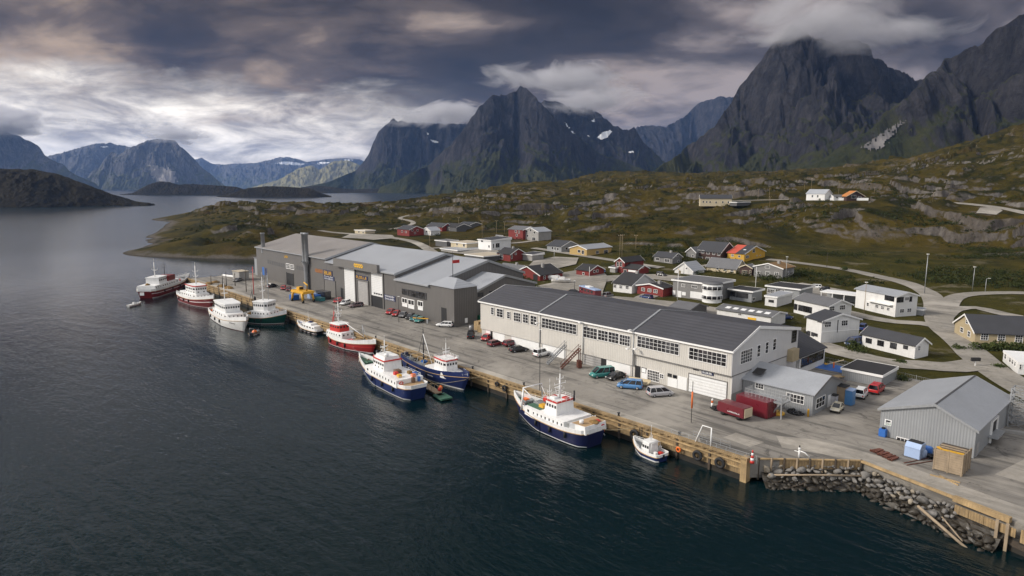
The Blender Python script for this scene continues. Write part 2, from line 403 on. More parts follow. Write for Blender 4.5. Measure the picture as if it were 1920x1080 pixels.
def zland(X, Y):
    X = np.asarray(X, float); Y = np.asarray(Y, float); shp = X.shape; X = X.ravel(); Y = Y.ravel()
    zb = zbase(X, Y); m = flatmask(X, Y)
    far = sstep(150, 700, np.hypot(X, Y))
    amp = (.15 + .7 * sstep(3.5, 8, zb) + 8.0 * sstep(4.5, 17, zb) * (.45 + .55 * far) + 4 * sstep(60, 160, zb)) * m
    amp = amp * np.where(zb < 3.5, sstep(-1, 3, zb) * .6 + .4, 1)
    wx = fbm(X / 90, Y / 90, 3, 5) * 14; wy = fbm(X / 90 + 9, Y / 90, 3, 6) * 14
    n = .55 * fbm((X + wx) / 75, (Y + wy) / 75, 6, 11) + .8 * (ridged((X + wx) / 130, (Y + wy) / 60, 5, 21) - 1.15)
    z = zb + amp * n * .75
    # rock benches: terraces with steep risers and gently sloping treads
    k = 7.5; ph = fbm((X + wx) / 150, (Y + wy) / 110, 4, 31) * 2.2 + z / k
    fr = ph - np.floor(ph); zt = z + (sstep(.36, .52, fr) * .88 + fr * .12 - fr) * k
    tm = sstep(6, 12, zb) * m * sstep(-.35, .12, fbm(X / 170, Y / 120, 3, 41)) * .95
    z = z * (1 - tm) + zt * tm
    k2 = 3.0; ph = fbm((X + wx) / 60, (Y + wy) / 40, 4, 33) * 2.0 + z / k2
    fr = ph - np.floor(ph); tm2 = sstep(6, 12, zb) * m * sstep(-.1, .3, fbm(X / 70, Y / 50, 3, 43)) * .5
    z = z + (sstep(.38, .56, fr) - fr) * k2 * tm2
    z = z + m * sstep(7, 14, zb) * .5 * fbm(X / 16, Y / 16, 3, 53)
    z = z + m * sstep(7, 14, zb) * .55 * fbm(X / 7, Y / 7, 4, 51)
    # quay and yard
    x, y = (X - OX) * CT + (Y - OY) * ST, -(X - OX) * ST + (Y - OY) * CT
    cy = np.interp(x, [p[0] for p in COASTQ], [p[1] for p in COASTQ])
    yard = sstep(-272, -262, x) * (1 - sstep(60, 66, y + np.maximum(0, x) * .4))
    z = z * (1 - yard) + np.minimum(z, 2.55) * yard
    z = z - (1 - m) * .22
    quay = sstep(-262, -254, x)
    ramp = sstep(cy + .6, cy + 5.5, y)
    z = np.where(quay > 0, z * (1 - quay) + (-6 + (z + 6) * ramp) * quay, z)
    return z.reshape(shp)
def gz(x, y):
    X, Y = q2c(x, y); return float(zland(np.array([X]), np.array([Y]))[0])
_cache = {}
def on(px, py, dz=0.0):                            # first point of the land along a sight line
    d = ray(px, py); Ys = np.geomspace(60, 2500, 700); zz = zland(d[0] / d[1] * Ys, Ys); zr = CZ + d[2] / d[1] * Ys
    k = int(np.argmax(zr < zz))
    Y2 = np.linspace(Ys[max(k - 1, 0)], Ys[k], 40); zz = zland(d[0] / d[1] * Y2, Y2); zr = CZ + d[2] / d[1] * Y2
    j = int(np.argmax(zr < zz)); x, y = c2q(d[0] / d[1] * Y2[j], Y2[j]); return Vector((x, y, zz[j] + dz))

# ---- land material: moss, heath and grass over bare rock on the steep faces
m, t, b = newmat('land')
geo = t.node('ShaderNodeNewGeometry'); pos = geo.outputs['Position']
nz = t.node('ShaderNodeSeparateXYZ'); t.link(geo.outputs['Normal'], nz.inputs[0])
pz = t.node('ShaderNodeSeparateXYZ'); t.link(pos, pz.inputs[0])
n1 = t.noise(pos, .018, 6, .62, .4); n2 = t.noise(pos, .11, 7, .68); n3 = t.noise(pos, .9, 6, .7); n4 = t.noise(pos, .045, 5, .6)
moss = t.mix(t.ramp(n2, [(.34, 0.0), (.64, 1.0)]), (.020, .021, .003), (.088, .070, .008))
moss = t.mix(t.ramp(n1, [(.42, 0.0), (.62, 1.0)]), moss, (.112, .080, .009))
moss = t.mix(t.math('MULTIPLY', t.ramp(n4, [(.5, 0.0), (.62, 1.0)]), .85), moss, (.009, .016, .003))
moss = t.mix(t.math('MULTIPLY', t.ramp(t.noise(pos, .03, 4, .6), [(.58, 0.0), (.72, 1.0)]), .6), moss, (.075, .042, .018))
# lush grass low in the village
low = t.node('ShaderNodeMapRange', i_1=4.0, i_2=12.0, i_3=1.0, i_4=0.0); t.link(pz.outputs[2], low.inputs[0])
vd = t.node('ShaderNodeVectorMath', operation='DISTANCE'); t.link(t.scale(pos, 1, 1, 0), vd.inputs[0]); vd.inputs[1].default_value = (-50, 130, 0)
vm = t.node('ShaderNodeMapRange', i_1=120.0, i_2=230.0, i_3=1.0, i_4=0.0); t.link(vd.outputs['Value'], vm.inputs[0])
lowv = t.math('MULTIPLY', low.outputs[0], vm.outputs[0])
gr = t.mix(t.ramp(n2, [(.35, 0.0), (.7, 1.0)]), (.045, .052, .005), (.135, .120, .016))
moss = t.mix(t.math('MULTIPLY', lowv, .75), moss, gr)
moss = t.mix(t.ramp(n3, [(.3, .0), (.75, .5)]), moss, (.016, .018, .006))
rock = t.mix(t.ramp(t.noise(t.scale(pos, 1, 1, .35), .35, 8, .7), [(.3, 0.0), (.7, 1.0)]), (.036, .032, .030), (.19, .172, .155))
rock = t.mix(t.ramp(n1, [(.45, 0.0), (.6, .5)]), rock, (.07, .055, .04))
st = t.math('ADD', nz.outputs[2], t.math('MULTIPLY', t.math('SUBTRACT', n2, .5), .5))
st = t.math('ADD', st, t.math('MULTIPLY', t.math('SUBTRACT', n1, .5), -.25))
rk = t.ramp(st, [(.66, 1.0), (.80, 0.0)])
slab = t.math('MULTIPLY', t.ramp(t.math('MULTIPLY', n1, t.math('ADD', n2, .35)), [(.525, 0.0), (.575, 1.0)]), t.math('SUBTRACT', 1.0, low.outputs[0]))
rk = t.math('MAXIMUM', rk, t.math('MULTIPLY', slab, .9))
moss = t.mix(1.0, moss, (.70, .68, .66), 'MULTIPLY')
col = t.mix(rk, moss, rock)
dirt = t.math('MULTIPLY', t.ramp(t.noise(pos, .07, 6, .65), [(.58, 0.0), (.66, 1.0)]), lowv)
col = t.mix(t.math('MULTIPLY', dirt, .8), col, (.17, .145, .10))
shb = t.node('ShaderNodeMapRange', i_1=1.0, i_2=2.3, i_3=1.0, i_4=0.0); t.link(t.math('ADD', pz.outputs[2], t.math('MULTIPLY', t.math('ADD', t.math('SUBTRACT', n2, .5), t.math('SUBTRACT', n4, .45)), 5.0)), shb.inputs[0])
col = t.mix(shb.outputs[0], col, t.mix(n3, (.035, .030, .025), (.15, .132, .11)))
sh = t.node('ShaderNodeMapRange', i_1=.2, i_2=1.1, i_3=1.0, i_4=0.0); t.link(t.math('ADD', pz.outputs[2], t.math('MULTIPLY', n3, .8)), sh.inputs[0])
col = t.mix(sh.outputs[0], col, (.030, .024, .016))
t.link(col, b.inputs['Base Color']); b.inputs['Roughness'].default_value = .92; b.inputs['Specular IOR Level'].default_value = .15
t.link(t.bump(t.math('ADD', n2, t.math('MULTIPLY', n3, .35)), .9, 2.2, t.bump(t.noise(pos, .5, 8, .75), .8, .8)), b.inputs['Normal'])

az = np.radians(np.linspace(-31, 57, 1250)); rr = np.concatenate([np.geomspace(58, 200, 130), np.geomspace(201, 900, 680), np.geomspace(903, 2700, 200)])
A_, R_ = np.meshgrid(az, rr, indexing='ij'); X_ = np.sin(A_) * R_; Y_ = np.cos(A_) * R_
Z_ = zland(X_, Y_)
xq, yq = c2q(X_, Y_)
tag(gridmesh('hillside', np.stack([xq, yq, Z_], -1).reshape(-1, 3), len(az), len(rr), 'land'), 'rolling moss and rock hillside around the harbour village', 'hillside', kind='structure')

# ---- gravel
def groundmat(name, c1, c2, c3, sc=.12, tracks=None):
    m, t, b = newmat(name)
    pos = t.node('ShaderNodeNewGeometry').outputs['Position']
    n1 = t.noise(pos, sc, 6, .62, .5); n2 = t.noise(pos, sc * 9, 6, .7); n3 = t.noise(pos, 6, 3, .6)
    c = t.mix(t.ramp(n1, [(.32, 0.0), (.68, 1.0)]), c1, c2)
    c = t.mix(t.ramp(n2, [(.45, 0.0), (.72, .7)]), c, c3)
    if tracks:
        s1 = t.noise(t.scale(pos, .035, .5, 1), 1.0, 5, .6, .6)
        c = t.mix(t.ramp(s1, [(.50, 0.0), (.60, tracks)]), c, tuple(x * .58 for x in c1))
        s2 = t.noise(t.scale(pos, .7, .7, 1), .35, 7, .75, 1.6)
        c = t.mix(t.ramp(s2, [(.56, 0.0), (.64, tracks)]), c, tuple(x * .5 for x in c1))
        s3 = t.noise(pos, .045, 5, .6, .4); c = t.mix(t.ramp(s3, [(.52, 0.0), (.66, .8)]), c, tuple(x * 1.25 for x in c2))
    t.link(c, b.inputs['Base Color']); b.inputs['Roughness'].default_value = .85; b.inputs['Specular IOR Level'].default_value = .25
    t.link(t.bump(t.math('ADD', n2, t.math('MULTIPLY', n3, .3)), .35, .15), b.inputs['Normal'])
groundmat('gravel', (.215, .20, .175), (.31, .285, .25), (.165, .15, .12), .09, tracks=.45)
groundmat('asphalt', (.185, .172, .155), (.26, .24, .21), (.15, .135, .115), .06, tracks=.95)
groundmat('worn_concrete', (.27, .25, .22), (.36, .33, .285), (.20, .18, .15), .1, tracks=.4)
for k, (pl, w) in enumerate(ROADXY):
    d = np.gradient(pl, axis=0); d /= np.hypot(d[:, 0], d[:, 1])[:, None]; nn = np.stack([d[:, 1], -d[:, 0]], -1)
    us = np.linspace(-.5, .5, 7)
    jit = fbm(np.arange(len(pl)) * .13, np.full(len(pl), k * 3.1), 3, 3) * .12
    X = pl[:, None, 0] + nn[:, None, 0] * us * (w * (1 + jit))[:, None]; Y = pl[:, None, 1] + nn[:, None, 1] * us * (w * (1 + jit))[:, None]
    Z = zland(X, Y) + .26 - np.abs(us) * .15 + .004 * k
    x, y = c2q(X, Y)
    o = gridmesh('road', np.stack([x, y, Z], -1).reshape(-1, 3), len(pl), 7, 'gravel'); o['kind'] = 'structure'
for k, pl in enumerate(LOTXY):
    bm = bmesh.new(); vs = []
    for (X, Y) in pl: x, y = c2q(X, Y); vs.append(bm.verts.new((x, y, 0)))
    bm.faces.new(vs); bmesh.ops.triangulate(bm, faces=bm.faces)
    for _ in range(5):
        e = [e for e in bm.edges if e.calc_length() > 7]
        if e: bmesh.ops.subdivide_edges(bm, edges=e, cuts=1); bmesh.ops.triangulate(bm, faces=bm.faces)
    vv = np.array([q2c(v.co.x, v.co.y) for v in bm.verts]); zz = zland(vv[:, 0], vv[:, 1])
    for v, z in zip(bm.verts, zz): v.co.z = z + .34 + .01 * k
    bmesh.ops.recalc_face_normals(bm, faces=bm.faces)
    me = bpy.data.meshes.new('gravel_lot'); bm.to_mesh(me); bm.free(); me.materials.append(MATS['gravel'])
    o = bpy.data.objects.new('gravel_lot', me); COL.objects.link(o); o['kind'] = 'structure'

# ================================================================ WATER
m, t, b = newmat('water')
pos = t.node('ShaderNodeNewGeometry').outputs['Position']
b.inputs['Base Color'].default_value = (.0010, .0085, .0105, 1); b.inputs['Roughness'].default_value = .07; b.inputs['IOR'].default_value = 1.36
v1 = t.scale(pos, .30, 1.0, 1, (0, 0, R(28)))
w1 = t.noise(v1, .52, 3, .5, .4); w2 = t.noise(t.scale(pos, .5, 1.1, 1, (0, 0, R(10))), 1.5, 4, .6, .3); w3 = t.noise(t.scale(pos, .5, 1, 1, (0, 0, R(40))), .012, 5, .62, .8)
calm = t.ramp(w3, [(.36, .22), (.62, 1.0)])
dv_ = t.node('ShaderNodeVectorMath', operation='DISTANCE'); t.link(pos, dv_.inputs[0]); dv_.inputs[1].default_value = (-60, 0, 0)
open_ = t.node('ShaderNodeMapRange', i_1=70.0, i_2=330.0, i_3=1.0, i_4=.18); t.link(dv_.outputs['Value'], open_.inputs[0])
hgt = t.math('MULTIPLY', t.math('MULTIPLY', t.math('ADD', w1, t.math('MULTIPLY', w2, .42)), calm), open_.outputs[0])
t.link(t.bump(hgt, .27, 1.0), b.inputs['Normal'])
rg = t.node('ShaderNodeMapRange', i_1=60.0, i_2=420.0, i_3=.06, i_4=.20); t.link(dv_.outputs['Value'], rg.inputs[0]); t.link(rg.outputs[0], b.inputs['Roughness'])
S = 60000
tag(MB().add([(-S, -S, 0), (S, -S, 0), (S, S, 0), (-S, S, 0)], [(0, 1, 2, 3)]).build('water', 'water'), 'dark rippled fjord water around the quay', 'water', kind='structure')

# ================================================================ MOUNTAINS
def rockmat(name, rock1, rock2, veg1, veg2, vegtop, vegband):
    m, t, b = newmat(name)
    geo = t.node('ShaderNodeNewGeometry'); pos = geo.outputs['Position']
    nz = t.node('ShaderNodeSeparateXYZ'); t.link(geo.outputs['Normal'], nz.inputs[0]); pz = t.node('ShaderNodeSeparateXYZ'); t.link(pos, pz.inputs[0])
    n0 = t.noise(pos, .0028, 6, .6, .6); n1 = t.noise(t.scale(pos, 1, 1, .22), .018, 9, .72, .8); n2 = t.noise(pos, .011, 8, .7); n3 = t.noise(t.scale(pos, 1, 1, .5), .07, 6, .7)
    rc = t.mix(t.ramp(n1, [(.36, 0.0), (.66, 1.0)]), rock1, rock2)
    rc = t.mix(t.ramp(n3, [(.35, .55), (.6, .0)]), rc, tuple(c * .35 for c in rock1))
    vc = t.mix(t.ramp(n2, [(.35, 0.0), (.65, 1.0)]), veg1, veg2)
    f = t.math('ADD', t.math('MULTIPLY', t.math('SUBTRACT', n2, .5), .9), nz.outputs[2])
    hgt = t.math('DIVIDE', t.math('SUBTRACT', pz.outputs[2], vegtop), vegband)
    f = t.math('SUBTRACT', f, t.math('MULTIPLY', hgt, .35))
    c = t.mix(t.ramp(f, [(.55, 0.0), (.78, 1.0)]), rc, vc)
    t.link(c, b.inputs['Base Color']); b.inputs['Roughness'].default_value = .9; b.inputs['Specular IOR Level'].default_value = .15
    t.link(t.bump(t.math('ADD', n1, t.math('MULTIPLY', n3, .4)), 1.0, 28.0, t.bump(n2, .7, 30)), b.inputs['Normal'])
rockmat('rock_shaded', (.016, .0155, .019), (.066, .061, .064), (.020, .026, .009), (.052, .052, .017), 270, 190)  # cloud shade on the mountains is worked into these dark colours
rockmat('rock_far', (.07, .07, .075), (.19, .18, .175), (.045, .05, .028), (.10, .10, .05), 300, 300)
rockmat('rock_sunlit', (.16, .15, .13), (.36, .33, .28), (.16, .15, .07), (.34, .30, .15), 700, 300)  # sunshine on the low spur, put into the rock and grass colours
rockmat('islet', (.035, .028, .024), (.085, .07, .06), (.012, .011, .005), (.036, .027, .010), 300, 100)
MTN = {}
def mountain(name, label, D, outline, matn, steep=1.5, apron=.42, apron_h=.35, seed=0, gully=.26, nu=420, nv=260, back=.8, spur=.25, foot=0.0):
    pts = np.array([(atd(px, py, D).z, (px - 960) / F * D * math.hypot(math.cos(PITCH), 0) ) for px, py in outline])
    # plan coordinate across the view at distance D
    Xs = np.array([ray(px, py)[0] / ray(px, py)[1] * D for px, py in outline]); Zs = np.maximum(pts[:, 0], 0)
    u = np.linspace(Xs[0], Xs[-1], nu); cr = np.interp(u, Xs, Zs)
    ker = np.hanning(7); ker /= ker.sum(); crs = np.convolve(np.pad(cr, 3, 'edge'), ker, 'valid'); H = crs.max(); Wd = Xs[-1] - Xs[0]
    crs = crs + (fbm(u / (Wd / 9), np.zeros_like(u) + seed, 7, seed + 5, .62) * .016 - .022 * np.abs(fbm(u / (Wd / 26), np.zeros_like(u) + seed + 4, 4, seed + 6, .6))) * H * np.clip(crs / H * 2, 0, 1)
    L = H / steep + H * apron_h / apron * 1.15
    s = np.concatenate([np.linspace(-L * 1.05, 0, int(nv * .78)), np.linspace(0, L * back, nv - int(nv * .78) + 1)[1:]])
    U, S_ = np.meshgrid(u, s, indexing='ij'); C = np.repeat(crs[:, None], len(s), 1)
    # the crest wanders in depth, so the wall is folded rather than flat
    off = (ridged(u / (Wd / 3.2), np.full_like(u, seed * 1.7), 3, seed + 9) - .8) * spur * H
    off = np.convolve(np.pad(off, 6, 'edge'), np.hanning(13) / np.hanning(13).sum(), 'valid')
    d = np.abs(S_)
    wrp = fbm(U / (.25 * H), S_ / (.6 * H), 4, seed + 2) * .12 * H
    face = C - steep * d; ap = C * apron_h * 1.6 - apron * d
    k = .06 * H; m_ = np.maximum(face, ap) + k * np.log1p(np.exp(-np.abs(face - ap) / k))
    near = np.clip(d / (.25 * H), 0, 1)
    g = .6 * ridged((U + wrp + S_ * .30) / (.34 * H), (S_ - U * .35) / (.62 * H), 7, seed + 3, .55) + .55 * ridged((U + wrp * 1.5 - S_ * .5) / (.55 * H), (S_ + U * .45) / (.50 * H), 6, seed + 13, .55) - 1.05
    g2 = fbm((U + wrp) / (.07 * H), S_ / (.16 * H), 5, seed + 4)
    rel = np.clip(m_ / H, 0, 1)
    Zm = m_ + near * (g * gully * H * (.25 + .75 * rel) + g2 * .035 * H)
    Zm = np.minimum(Zm, C * (1 - .25 * near * np.clip(d / H, 0, 1)))
    edge = np.minimum(np.clip((U - Xs[0]) / (.02 * Wd), 0, 1), np.clip((Xs[-1] - U) / (.02 * Wd), 0, 1))
    Zm = np.where(Zm < 0, -30, Zm) * edge - 30 * (1 - edge) + foot * 0
    Y = D + S_ + off[:, None]
    Xp = U * (Y / D) ** .0
    x, y = c2q(Xp, Y)
    V = np.stack([x, y, Zm], -1).reshape(-1, 3)
    o = gridmesh(name, V, nu, len(s), matn); tag(o, label, 'mountain', kind='structure'); MTN[label] = o
    return o
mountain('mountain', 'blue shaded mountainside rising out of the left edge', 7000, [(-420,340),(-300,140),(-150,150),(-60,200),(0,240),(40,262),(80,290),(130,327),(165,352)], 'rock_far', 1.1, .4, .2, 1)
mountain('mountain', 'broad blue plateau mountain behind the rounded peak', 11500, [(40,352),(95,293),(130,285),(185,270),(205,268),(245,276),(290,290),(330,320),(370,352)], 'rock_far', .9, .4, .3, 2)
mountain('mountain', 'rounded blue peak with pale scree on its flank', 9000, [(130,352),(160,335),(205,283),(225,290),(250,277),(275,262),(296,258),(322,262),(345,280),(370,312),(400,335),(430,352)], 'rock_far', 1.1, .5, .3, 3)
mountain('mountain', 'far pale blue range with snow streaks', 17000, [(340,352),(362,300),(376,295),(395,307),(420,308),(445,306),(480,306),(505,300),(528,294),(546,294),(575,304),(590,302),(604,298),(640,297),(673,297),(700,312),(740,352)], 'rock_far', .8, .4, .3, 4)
mountain('mountain', 'low sunlit spur below the snow streaked range', 12500, [(470,352),(520,338),(560,315),(585,310),(600,318),(625,303),(650,300),(670,306),(700,330),(720,352)], 'rock_sunlit', .7, .4, .4, 14)
mountain('mountain', 'steep dark peak left of the central pyramid', 6200, [(560,353),(620,342),(660,320),(690,291),(713,246),(738,222),(765,228),(800,228),(850,228),(900,232),(960,250),(1000,353)], 'rock_shaded', 1.7, .45, .32, 5)
mountain('mountain', 'dark ridge with snow patches right of the central pyramid', 5200, [(900,354),(960,240),(1020,190),(1060,196),(1100,200),(1125,208),(1150,234),(1172,243),(1190,238),(1210,262),(1232,288),(1290,354)], 'rock_shaded', 1.2, .4, .32, 6)
mountain('mountain', 'central dark pyramid mountain of streaked rock', 4200, [(700,354),(745,340),(800,306),(850,268),(882,224),(905,196),(925,178),(945,175),(960,167),(976,156),(1000,178),(1020,204),(1050,238),(1090,262),(1140,290),(1200,315),(1260,354)], 'rock_shaded', 1.9, .42, .36, 27)
mountain('mountain', 'deep blue far mountains in the gap', 8200, [(1130,354),(1195,236),(1225,233),(1250,236),(1290,215),(1318,192),(1345,182),(1400,178),(1470,200),(1560,354)], 'rock_shaded', 1.3, .4, .25, 8)
mountain('mountain', 'huge dark cloud topped mountain on the right', 2750, [(1180,345),(1240,308),(1290,280),(1340,235),(1380,188),(1410,140),(1440,92),(1478,48),(1520,52),(1560,62),(1600,74),(1640,97),(1680,124),(1712,131),(1745,145),(1800,190),(1900,345)], 'rock_shaded', 1.6, .38, .42, 9, gully=.30, nu=620, nv=420)
mountain('mountain', 'slabby rock mountain rising out of the right edge', 1900, [(1500,330),(1580,285),(1640,238),(1700,190),(1745,150),(1790,120),(1850,85),(1890,42),(1920,8),(1980,-50),(2080,-120),(2250,-100),(2400,330)], 'rock_shaded', 1.2, .42, .46, 10, gully=.28, nu=620, nv=420)
mountain('hill', 'low dark headland across the water on the left', 1420, [(-700,398),(-300,330),(-60,318),(0,315),(60,317),(110,325),(160,345),(210,366),(250,378),(285,381),(300,384)], 'islet', .5, .25, .3, 11, gully=.10)
mountain('islet', 'rounded dark islet in the fjord', 3300, [(222,366),(250,362),(280,346),(300,340),(318,341),(335,346),(360,345),(400,347),(440,350),(480,360),(500,366)], 'islet', .6, .3, .3, 12, gully=.08)
mountain('islet', 'flat dark islet nearer in the fjord', 2600, [(400,370),(430,363),(465,352),(500,349),(540,350),(580,353),(600,361),(625,370)], 'islet', .6, .3, .3, 13, gully=.08)
mountain('far_shore', 'low far shore below the steep peaks', 4400, [(520,361),(560,352),(590,348),(620,350),(660,355),(720,353),(790,351),(850,347),(920,344),(1000,340),(1080,345),(1150,361)], 'islet', .3, .12, .4, 15, gully=.06)

# ================================================================ SKY
SUN_EL, SUN_AZ = R(32), R(47.5 + 90 + 90 + 8)       # azimuth (ccw from +x) the light comes from: camera left, a little behind
w = bpy.data.worlds.new('World'); SC.world = w; w.use_nodes = True
t = NT(w.node_tree); bg = t.n['Background']
sky = t.node('ShaderNodeTexSky', sky_type='NISHITA', sun_disc=False, sun_elevation=SUN_EL, sun_rotation=R(90) - SUN_AZ, air_density=1.2, dust_density=2.0)
d = t.node('ShaderNodeTexCoord').outputs['Generated']
rot = t.node('ShaderNodeVectorRotate', rotation_type='Z_AXIS'); rot.inputs['Angle'].default_value = R(-47.5); t.link(d, rot.inputs['Vector'])
sp = t.node('ShaderNodeSeparateXYZ'); t.link(rot.outputs[0], sp.inputs[0]); X, Y, Z = sp.outputs
zc = t.math('ADD', t.math('MAXIMUM', Z, 0.0), .24)
cmb = t.node('ShaderNodeCombineXYZ'); t.link(t.math('DIVIDE', X, zc), cmb.inputs[0]); t.link(t.math('DIVIDE', Y, zc), cmb.inputs[1])
P_ = cmb.outputs[0]
a1 = t.noise(t.scale(P_, .80, 1.0, 1, (0, 0, R(-14))), 1.35, 5, .50, .55)
a2 = t.noise(t.scale(P_, 1.0, 1.15, 1, (0, 0, R(-8))), 3.4, 6, .58, .45)
lum = t.math('ADD', t.math('MULTIPLY', a1, .74), t.math('MULTIPLY', a2, .26))
# open bright gap low on the left, lighter veils toward the right
el = t.math('ADD', Z, t.math('MULTIPLY', t.math('SUBTRACT', a2, .5), .13))
el = t.math('SUBTRACT', el, t.ramp(t.math('ADD', X, 1.0), [(.40, .012), (.68, 0.0)]))
gapz = t.ramp(el, [(.082, 1.0), (.108, .62), (.150, 0.0)])
gapx = t.ramp(t.math('ADD', t.math('ADD', X, 1.0), t.math('MULTIPLY', t.math('SUBTRACT', a1, .5), .3)), [(.74, 1.0), (.92, 0.0)])
gap = t.math('MULTIPLY', gapz, gapx)
right = t.ramp(X, [(.14, 0.0), (.52, 1.0)])
lum = t.math('ADD', lum, t.math('MULTIPLY', right, .05))
lowr = t.ramp(Z, [(.06, .075), (.17, 0.0)])
lum = t.math('ADD', lum, lowr)
lum = t.math('ADD', lum, t.math('MULTIPLY', t.ramp(t.math('ADD', X, 1.0), [(.45, .045), (.85, 0.0)]), t.ramp(Z, [(.12, 1.0), (.30, .35)])))
cl = t.ramp(lum, [(.40, (.088, .076, .070)), (.49, (.185, .162, .150)), (.56, (.50, .45, .43)), (.645, (1.6, 1.47, 1.38))])
warm = t.mix(t.ramp(t.math('ADD', X, .5), [(.1, 0.0), (.75, 1.0)]), (1.34, 1.07, .78), (1.10, 1.0, .98))
cl = t.mix(1.0, cl, warm, 'MULTIPLY')
cmg = t.node('ShaderNodeCombineXYZ'); t.link(t.math('MULTIPLY', X, 5.5), cmg.inputs[0]); t.link(t.math('MULTIPLY', Z, 17.0), cmg.inputs[1])
g1 = t.noise(cmg.outputs[0], 1.9, 7, .62, .5)
gcol = t.mix(t.ramp(g1, [(.38, 0.0), (.66, 1.0)]), (2.0, 1.8, 1.65), (6.7, 6.15, 5.4))
blue = t.mix(t.ramp(g1, [(.27, 1.0), (.34, 0.0)]), gcol, (1.6, 2.3, 3.3))
cl = t.mix(gap, cl, blue)
over = t.ramp(t.math('SUBTRACT', Z, t.math('MULTIPLY', X, .12)), [(.56, 0.0), (.92, 1.0)])
left = t.ramp(t.math('ADD', X, 1.0), [(.20, 1.0), (.37, 0.0)])  # unseen sky left of the view, brightened to light facades and water
lup = t.math('MULTIPLY', t.ramp(Z, [(.28, 0.0), (.33, .55), (.38, .5), (.45, 0.0)]), t.ramp(t.math('ADD', X, 1.0), [(.85, 1.0), (1.15, 0.0)]))  # bright band added above the view for the water to reflect
over = t.math('MAXIMUM', t.math('MAXIMUM', over, left), lup)
back = t.math('MULTIPLY', t.ramp(t.math('ADD', Y, 1.0), [(.45, 1.0), (.95, 0.0)]), .9)
cl = t.mix(t.math('MAXIMUM', over, back), cl, t.mix(.15, (4.5, 4.4, 4.35), sky.outputs[0]))
t.link(cl, bg.inputs['Color']); bg.inputs['Strength'].default_value = .1
sun = bpy.data.lights.new('sun', 'SUN'); suno = bpy.data.objects.new('sun', sun); COL.objects.link(suno)
sun.energy = 1.5; sun.angle = R(12); sun.color = (1.0, .93, .84)
sd = Vector((math.cos(SUN_AZ) * math.cos(SUN_EL), math.sin(SUN_AZ) * math.cos(SUN_EL), math.sin(SUN_EL)))
suno.rotation_euler = sd.to_track_quat('Z', 'Y').to_euler(); suno.location = (0, 0, 200)
SC.view_settings.view_transform = 'Standard'; SC.view_settings.look = 'None'; SC.view_settings.gamma = 1; SC.view_settings.exposure = 1.25
SC.cycles.use_denoising = True
SC.cycles.max_bounces = 6; SC.cycles.volume_bounces = 2; SC.cycles.transparent_max_bounces = 12
# ================================================================ AIR
HAZE = True
if HAZE:
    m = bpy.data.materials.new('air'); m.use_nodes = True; t = NT(m.node_tree); t.n.remove(t.n['Principled BSDF'])
    pv = t.node('ShaderNodeVolumePrincipled'); pv.inputs['Color'].default_value = (.26, .48, 1.0, 1); pv.inputs['Density'].default_value = 2.7e-5; pv.inputs['Anisotropy'].default_value = .2
    t.link(pv.outputs[0], t.n['Material Output'].inputs['Volume']); MATS['air'] = m
    cs = [c2q(a, b_) for a, b_ in ((-16000, -2500), (16000, -2500), (16000, 23000), (-16000, 23000))]
    hb = MB(); hb.add([(x, y, -31.5) for x, y in cs] + [(x, y, 1320) for x, y in cs], [(0, 3, 2, 1), (4, 5, 6, 7), (0, 1, 5, 4), (1, 2, 6, 5), (2, 3, 7, 6), (3, 0, 4, 7)])
    tag(hb.build('haze', 'air'), kind='stuff')

# ================================================================ CLOUD CAPS ON THE PEAKS
m = bpy.data.materials.new('cloud_vapour'); m.use_nodes = True; t = NT(m.node_tree); t.n.remove(t.n['Principled BSDF'])
oc = t.node('ShaderNodeTexCoord').outputs['Object']; gp_ = t.node('ShaderNodeNewGeometry').outputs['Position']
ln = t.node('ShaderNodeVectorMath', operation='LENGTH'); t.link(oc, ln.inputs[0])
nn_ = t.noise(t.scale(gp_, .7, .7, 1.5), .0045, 6, .62, .8)
dens = t.math('SUBTRACT', t.math('SUBTRACT', 1.0, ln.outputs['Value']), t.math('MULTIPLY', t.math('SUBTRACT', .64, nn_), 2.6))
dens = t.math('MULTIPLY', t.math('MAXIMUM', dens, 0.0), .020)
pv = t.node('ShaderNodeVolumePrincipled'); pv.inputs['Color'].default_value = (.80, .79, .81, 1); pv.inputs['Anisotropy'].default_value = .2
t.link(dens, pv.inputs['Density']); t.link(pv.outputs[0], t.n['Material Output'].inputs['Volume']); MATS['cloud_vapour'] = m
def cap(px, py, D, rx, ry, rz_, lab):
    bm = bmesh.new(); bmesh.ops.create_icosphere(bm, subdivisions=3, radius=1); me = bpy.data.meshes.new('cloud'); bm.to_mesh(me); bm.free(); me.materials.append(m)
    o = bpy.data.objects.new('cloud', me); COL.objects.link(o); o.location = atd(px, py, D); o.scale = (rx, ry, rz_); o.rotation_euler[2] = R(47.5); o['kind'] = 'stuff'
CLOUDS = True
if CLOUDS:
    cap(1565, 46, 2520, 520, 330, 105, ''); cap(1045, 150, 4350, 620, 420, 120, ''); cap(1110, 190, 5100, 560, 480, 150, ''); cap(830, 214, 6100, 800, 560, 150, ''); cap(325, 254, 8900, 620, 560, 130, ''); cap(0, 226, 6900, 900, 600, 220, '')

